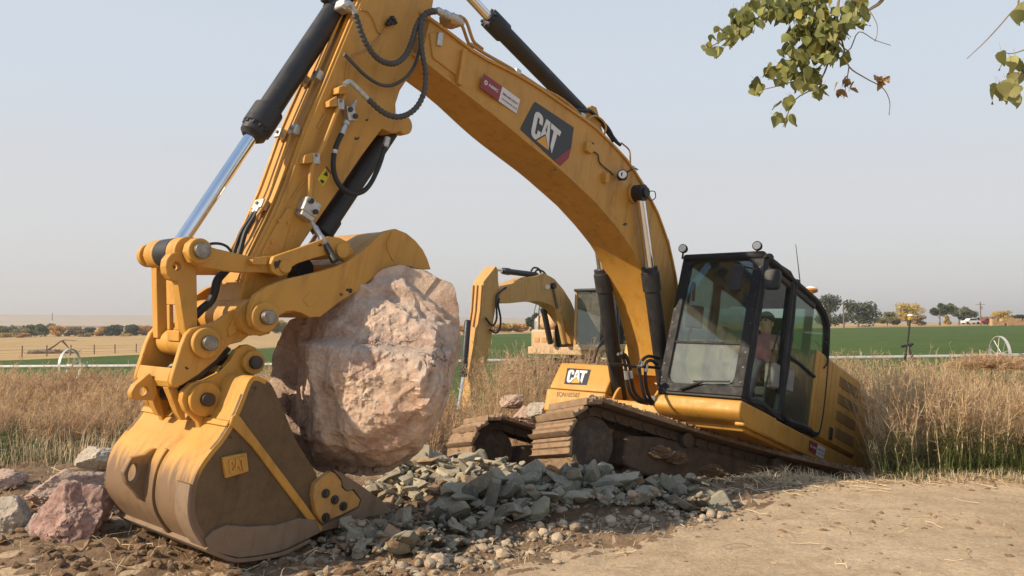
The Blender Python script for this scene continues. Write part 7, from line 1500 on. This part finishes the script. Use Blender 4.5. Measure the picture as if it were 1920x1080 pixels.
for cx, cy, rx_, ry_, n in ((1328, 92, 22, 12, 8), (1362, 66, 24, 18, 13), (1398, 44, 28, 24, 20), (1432, 14, 30, 20, 17), (1478, 18, 26, 30, 22), (1528, 20, 34, 32, 34), (1506, 68, 26, 24, 20), (1556, 58, 28, 26, 16), (1602, 26, 24, 28, 20), (1545, 98, 26, 20, 18), (1570, 112, 20, 16, 12), (1488, 112, 26, 20, 15), (1458, 142, 26, 16, 12), (1420, 164, 16, 14, 8), (1508, 148, 28, 18, 15), (1536, 172, 14, 12, 6), (1472, 196, 14, 10, 6), (1467, 226, 14, 8, 6)):
    for _ in range(n):
        a = rl_.uniform(0, 6.28); q = sqrt(rl_.random()); leaf(cx + q * rx_ * cos(a), cy + q * ry_ * sin(a) - 8, 5.0 + rl_.gauss(0, .14), mg)
for cx, cy, rx_, ry_, n in ((1883, 98, 8, 6, 2), (1898, 108, 8, 8, 3), (1872, 152, 14, 10, 5), (1900, 165, 12, 14, 6), (1915, 130, 8, 18, 4), (1914, 20, 8, 20, 5)):
    for _ in range(n): a = rl_.uniform(0, 6.28); q = sqrt(rl_.random()); leaf(cx + q * rx_ * cos(a), cy + q * ry_ * sin(a), 4.6 + rl_.gauss(0, .08), mg, .10)
for cx, cy, n in ((1582, 152, 4), (1580, 172, 4), (1596, 160, 4), (1645, 152, 4), (1652, 160, 2)):
    for _ in range(n): leaf(cx + rl_.gauss(0, 4), cy + rl_.gauss(0, 5) - 6, 5.0, ['leaf_dry'], .06)
# further leaves of the same twigs, past the countable ones
sv_ = [([v.co.copy() for v in m.vertices], [tuple(f.vertices) for f in m.polygons]) for m in LM['leaf_green']]; mbl = MB()
for cx, cy, rx_, ry_, n in ((1398, 40, 30, 26, 22), (1440, 12, 34, 20, 26), (1484, 16, 28, 32, 30), (1530, 22, 36, 34, 44), (1506, 66, 28, 26, 28), (1558, 60, 28, 28, 24), (1602, 26, 24, 28, 22), (1545, 98, 28, 22, 26), (1490, 112, 28, 20, 20), (1460, 142, 26, 16, 14), (1508, 148, 30, 18, 20), (1360, 66, 26, 18, 10)):
    for _ in range(int(n * 1.6)):
        a = rl_.uniform(0, 6.28); q = sqrt(rl_.random()); s = .062 * rl_.uniform(.7, 1.15); dn = Vector((rl_.gauss(0, .6), rl_.gauss(0, .6), -1)).normalized(); z = dn.orthogonal().normalized(); z.rotate(Matrix.Rotation(rl_.uniform(0, 6.28), 3, dn)); x = dn.cross(z)
        M = Matrix((x, dn, z)).transposed() * s; o_l = W5(cx + q * rx_ * cos(a), cy + q * ry_ * sin(a) - 8, 5.0 + rl_.gauss(0, .16)); v_, f_ = rl_.choice(sv_); mbl.add([o_l + M @ v for v in v_], f_)
tag(mbl.build('small_leaves', 'leaf_green', ct, smooth=60), kind='stuff')
# rest of the crown above and to the right of the picture
vs = []; fs = []
for k in range(5000):
    c = rl_.choice(((7.2, 3.9, 7.0, 1.6), (6.0, 4.6, 5.9, 1.0), (8.6, 3.2, 6.2, 1.5), (7.4, 5.2, 6.6, 1.3), (6.6, 2.4, 6.4, 1.3))); d = Vector((rl_.gauss(0, 1), rl_.gauss(0, 1), rl_.gauss(0, 1))).normalized() * c[3] * rl_.random() ** .4
    p = tl_((c[0] + d.x, c[1] + d.y, c[2] + d.z * .8)); e1 = Vector((rl_.gauss(0, 1), rl_.gauss(0, 1), rl_.gauss(0, 1))).normalized() * .05; e2 = e1.orthogonal().normalized() * .04; i = len(vs); vs += [p - e1, p + e2, p + e1, p - e2]; fs.append((i, i + 1, i + 2, i + 3))
tag(MB().add(vs, fs).build('crown', 'leaf_green', ct, smooth=0), kind='stuff')
# ------------------------------------------------------------------ smoke haze in the air
hm_ = bpy.data.materials.new('haze_air'); hm_.use_nodes = True; hn = hm_.node_tree.nodes
for n in list(hn):
    if n.type != 'OUTPUT_MATERIAL': hn.remove(n)
pv = hn.new('ShaderNodeVolumePrincipled'); pv.inputs['Color'].default_value = (0.86, 0.85, 0.86, 1); pv.inputs['Density'].default_value = 0.00038; pv.inputs['Anisotropy'].default_value = 0.2
hm_.node_tree.links.new(pv.outputs[0], next(n for n in hn if n.type == 'OUTPUT_MATERIAL').inputs['Volume'])
hz = MB().box((0, 1900, 20), (9000, 7600, 60)).build('haze', hm_, smooth=0); tag(hz, 'pale smoke haze lying over the far fields', 'haze', kind='stuff')
scene.cycles.volume_bounces = 0
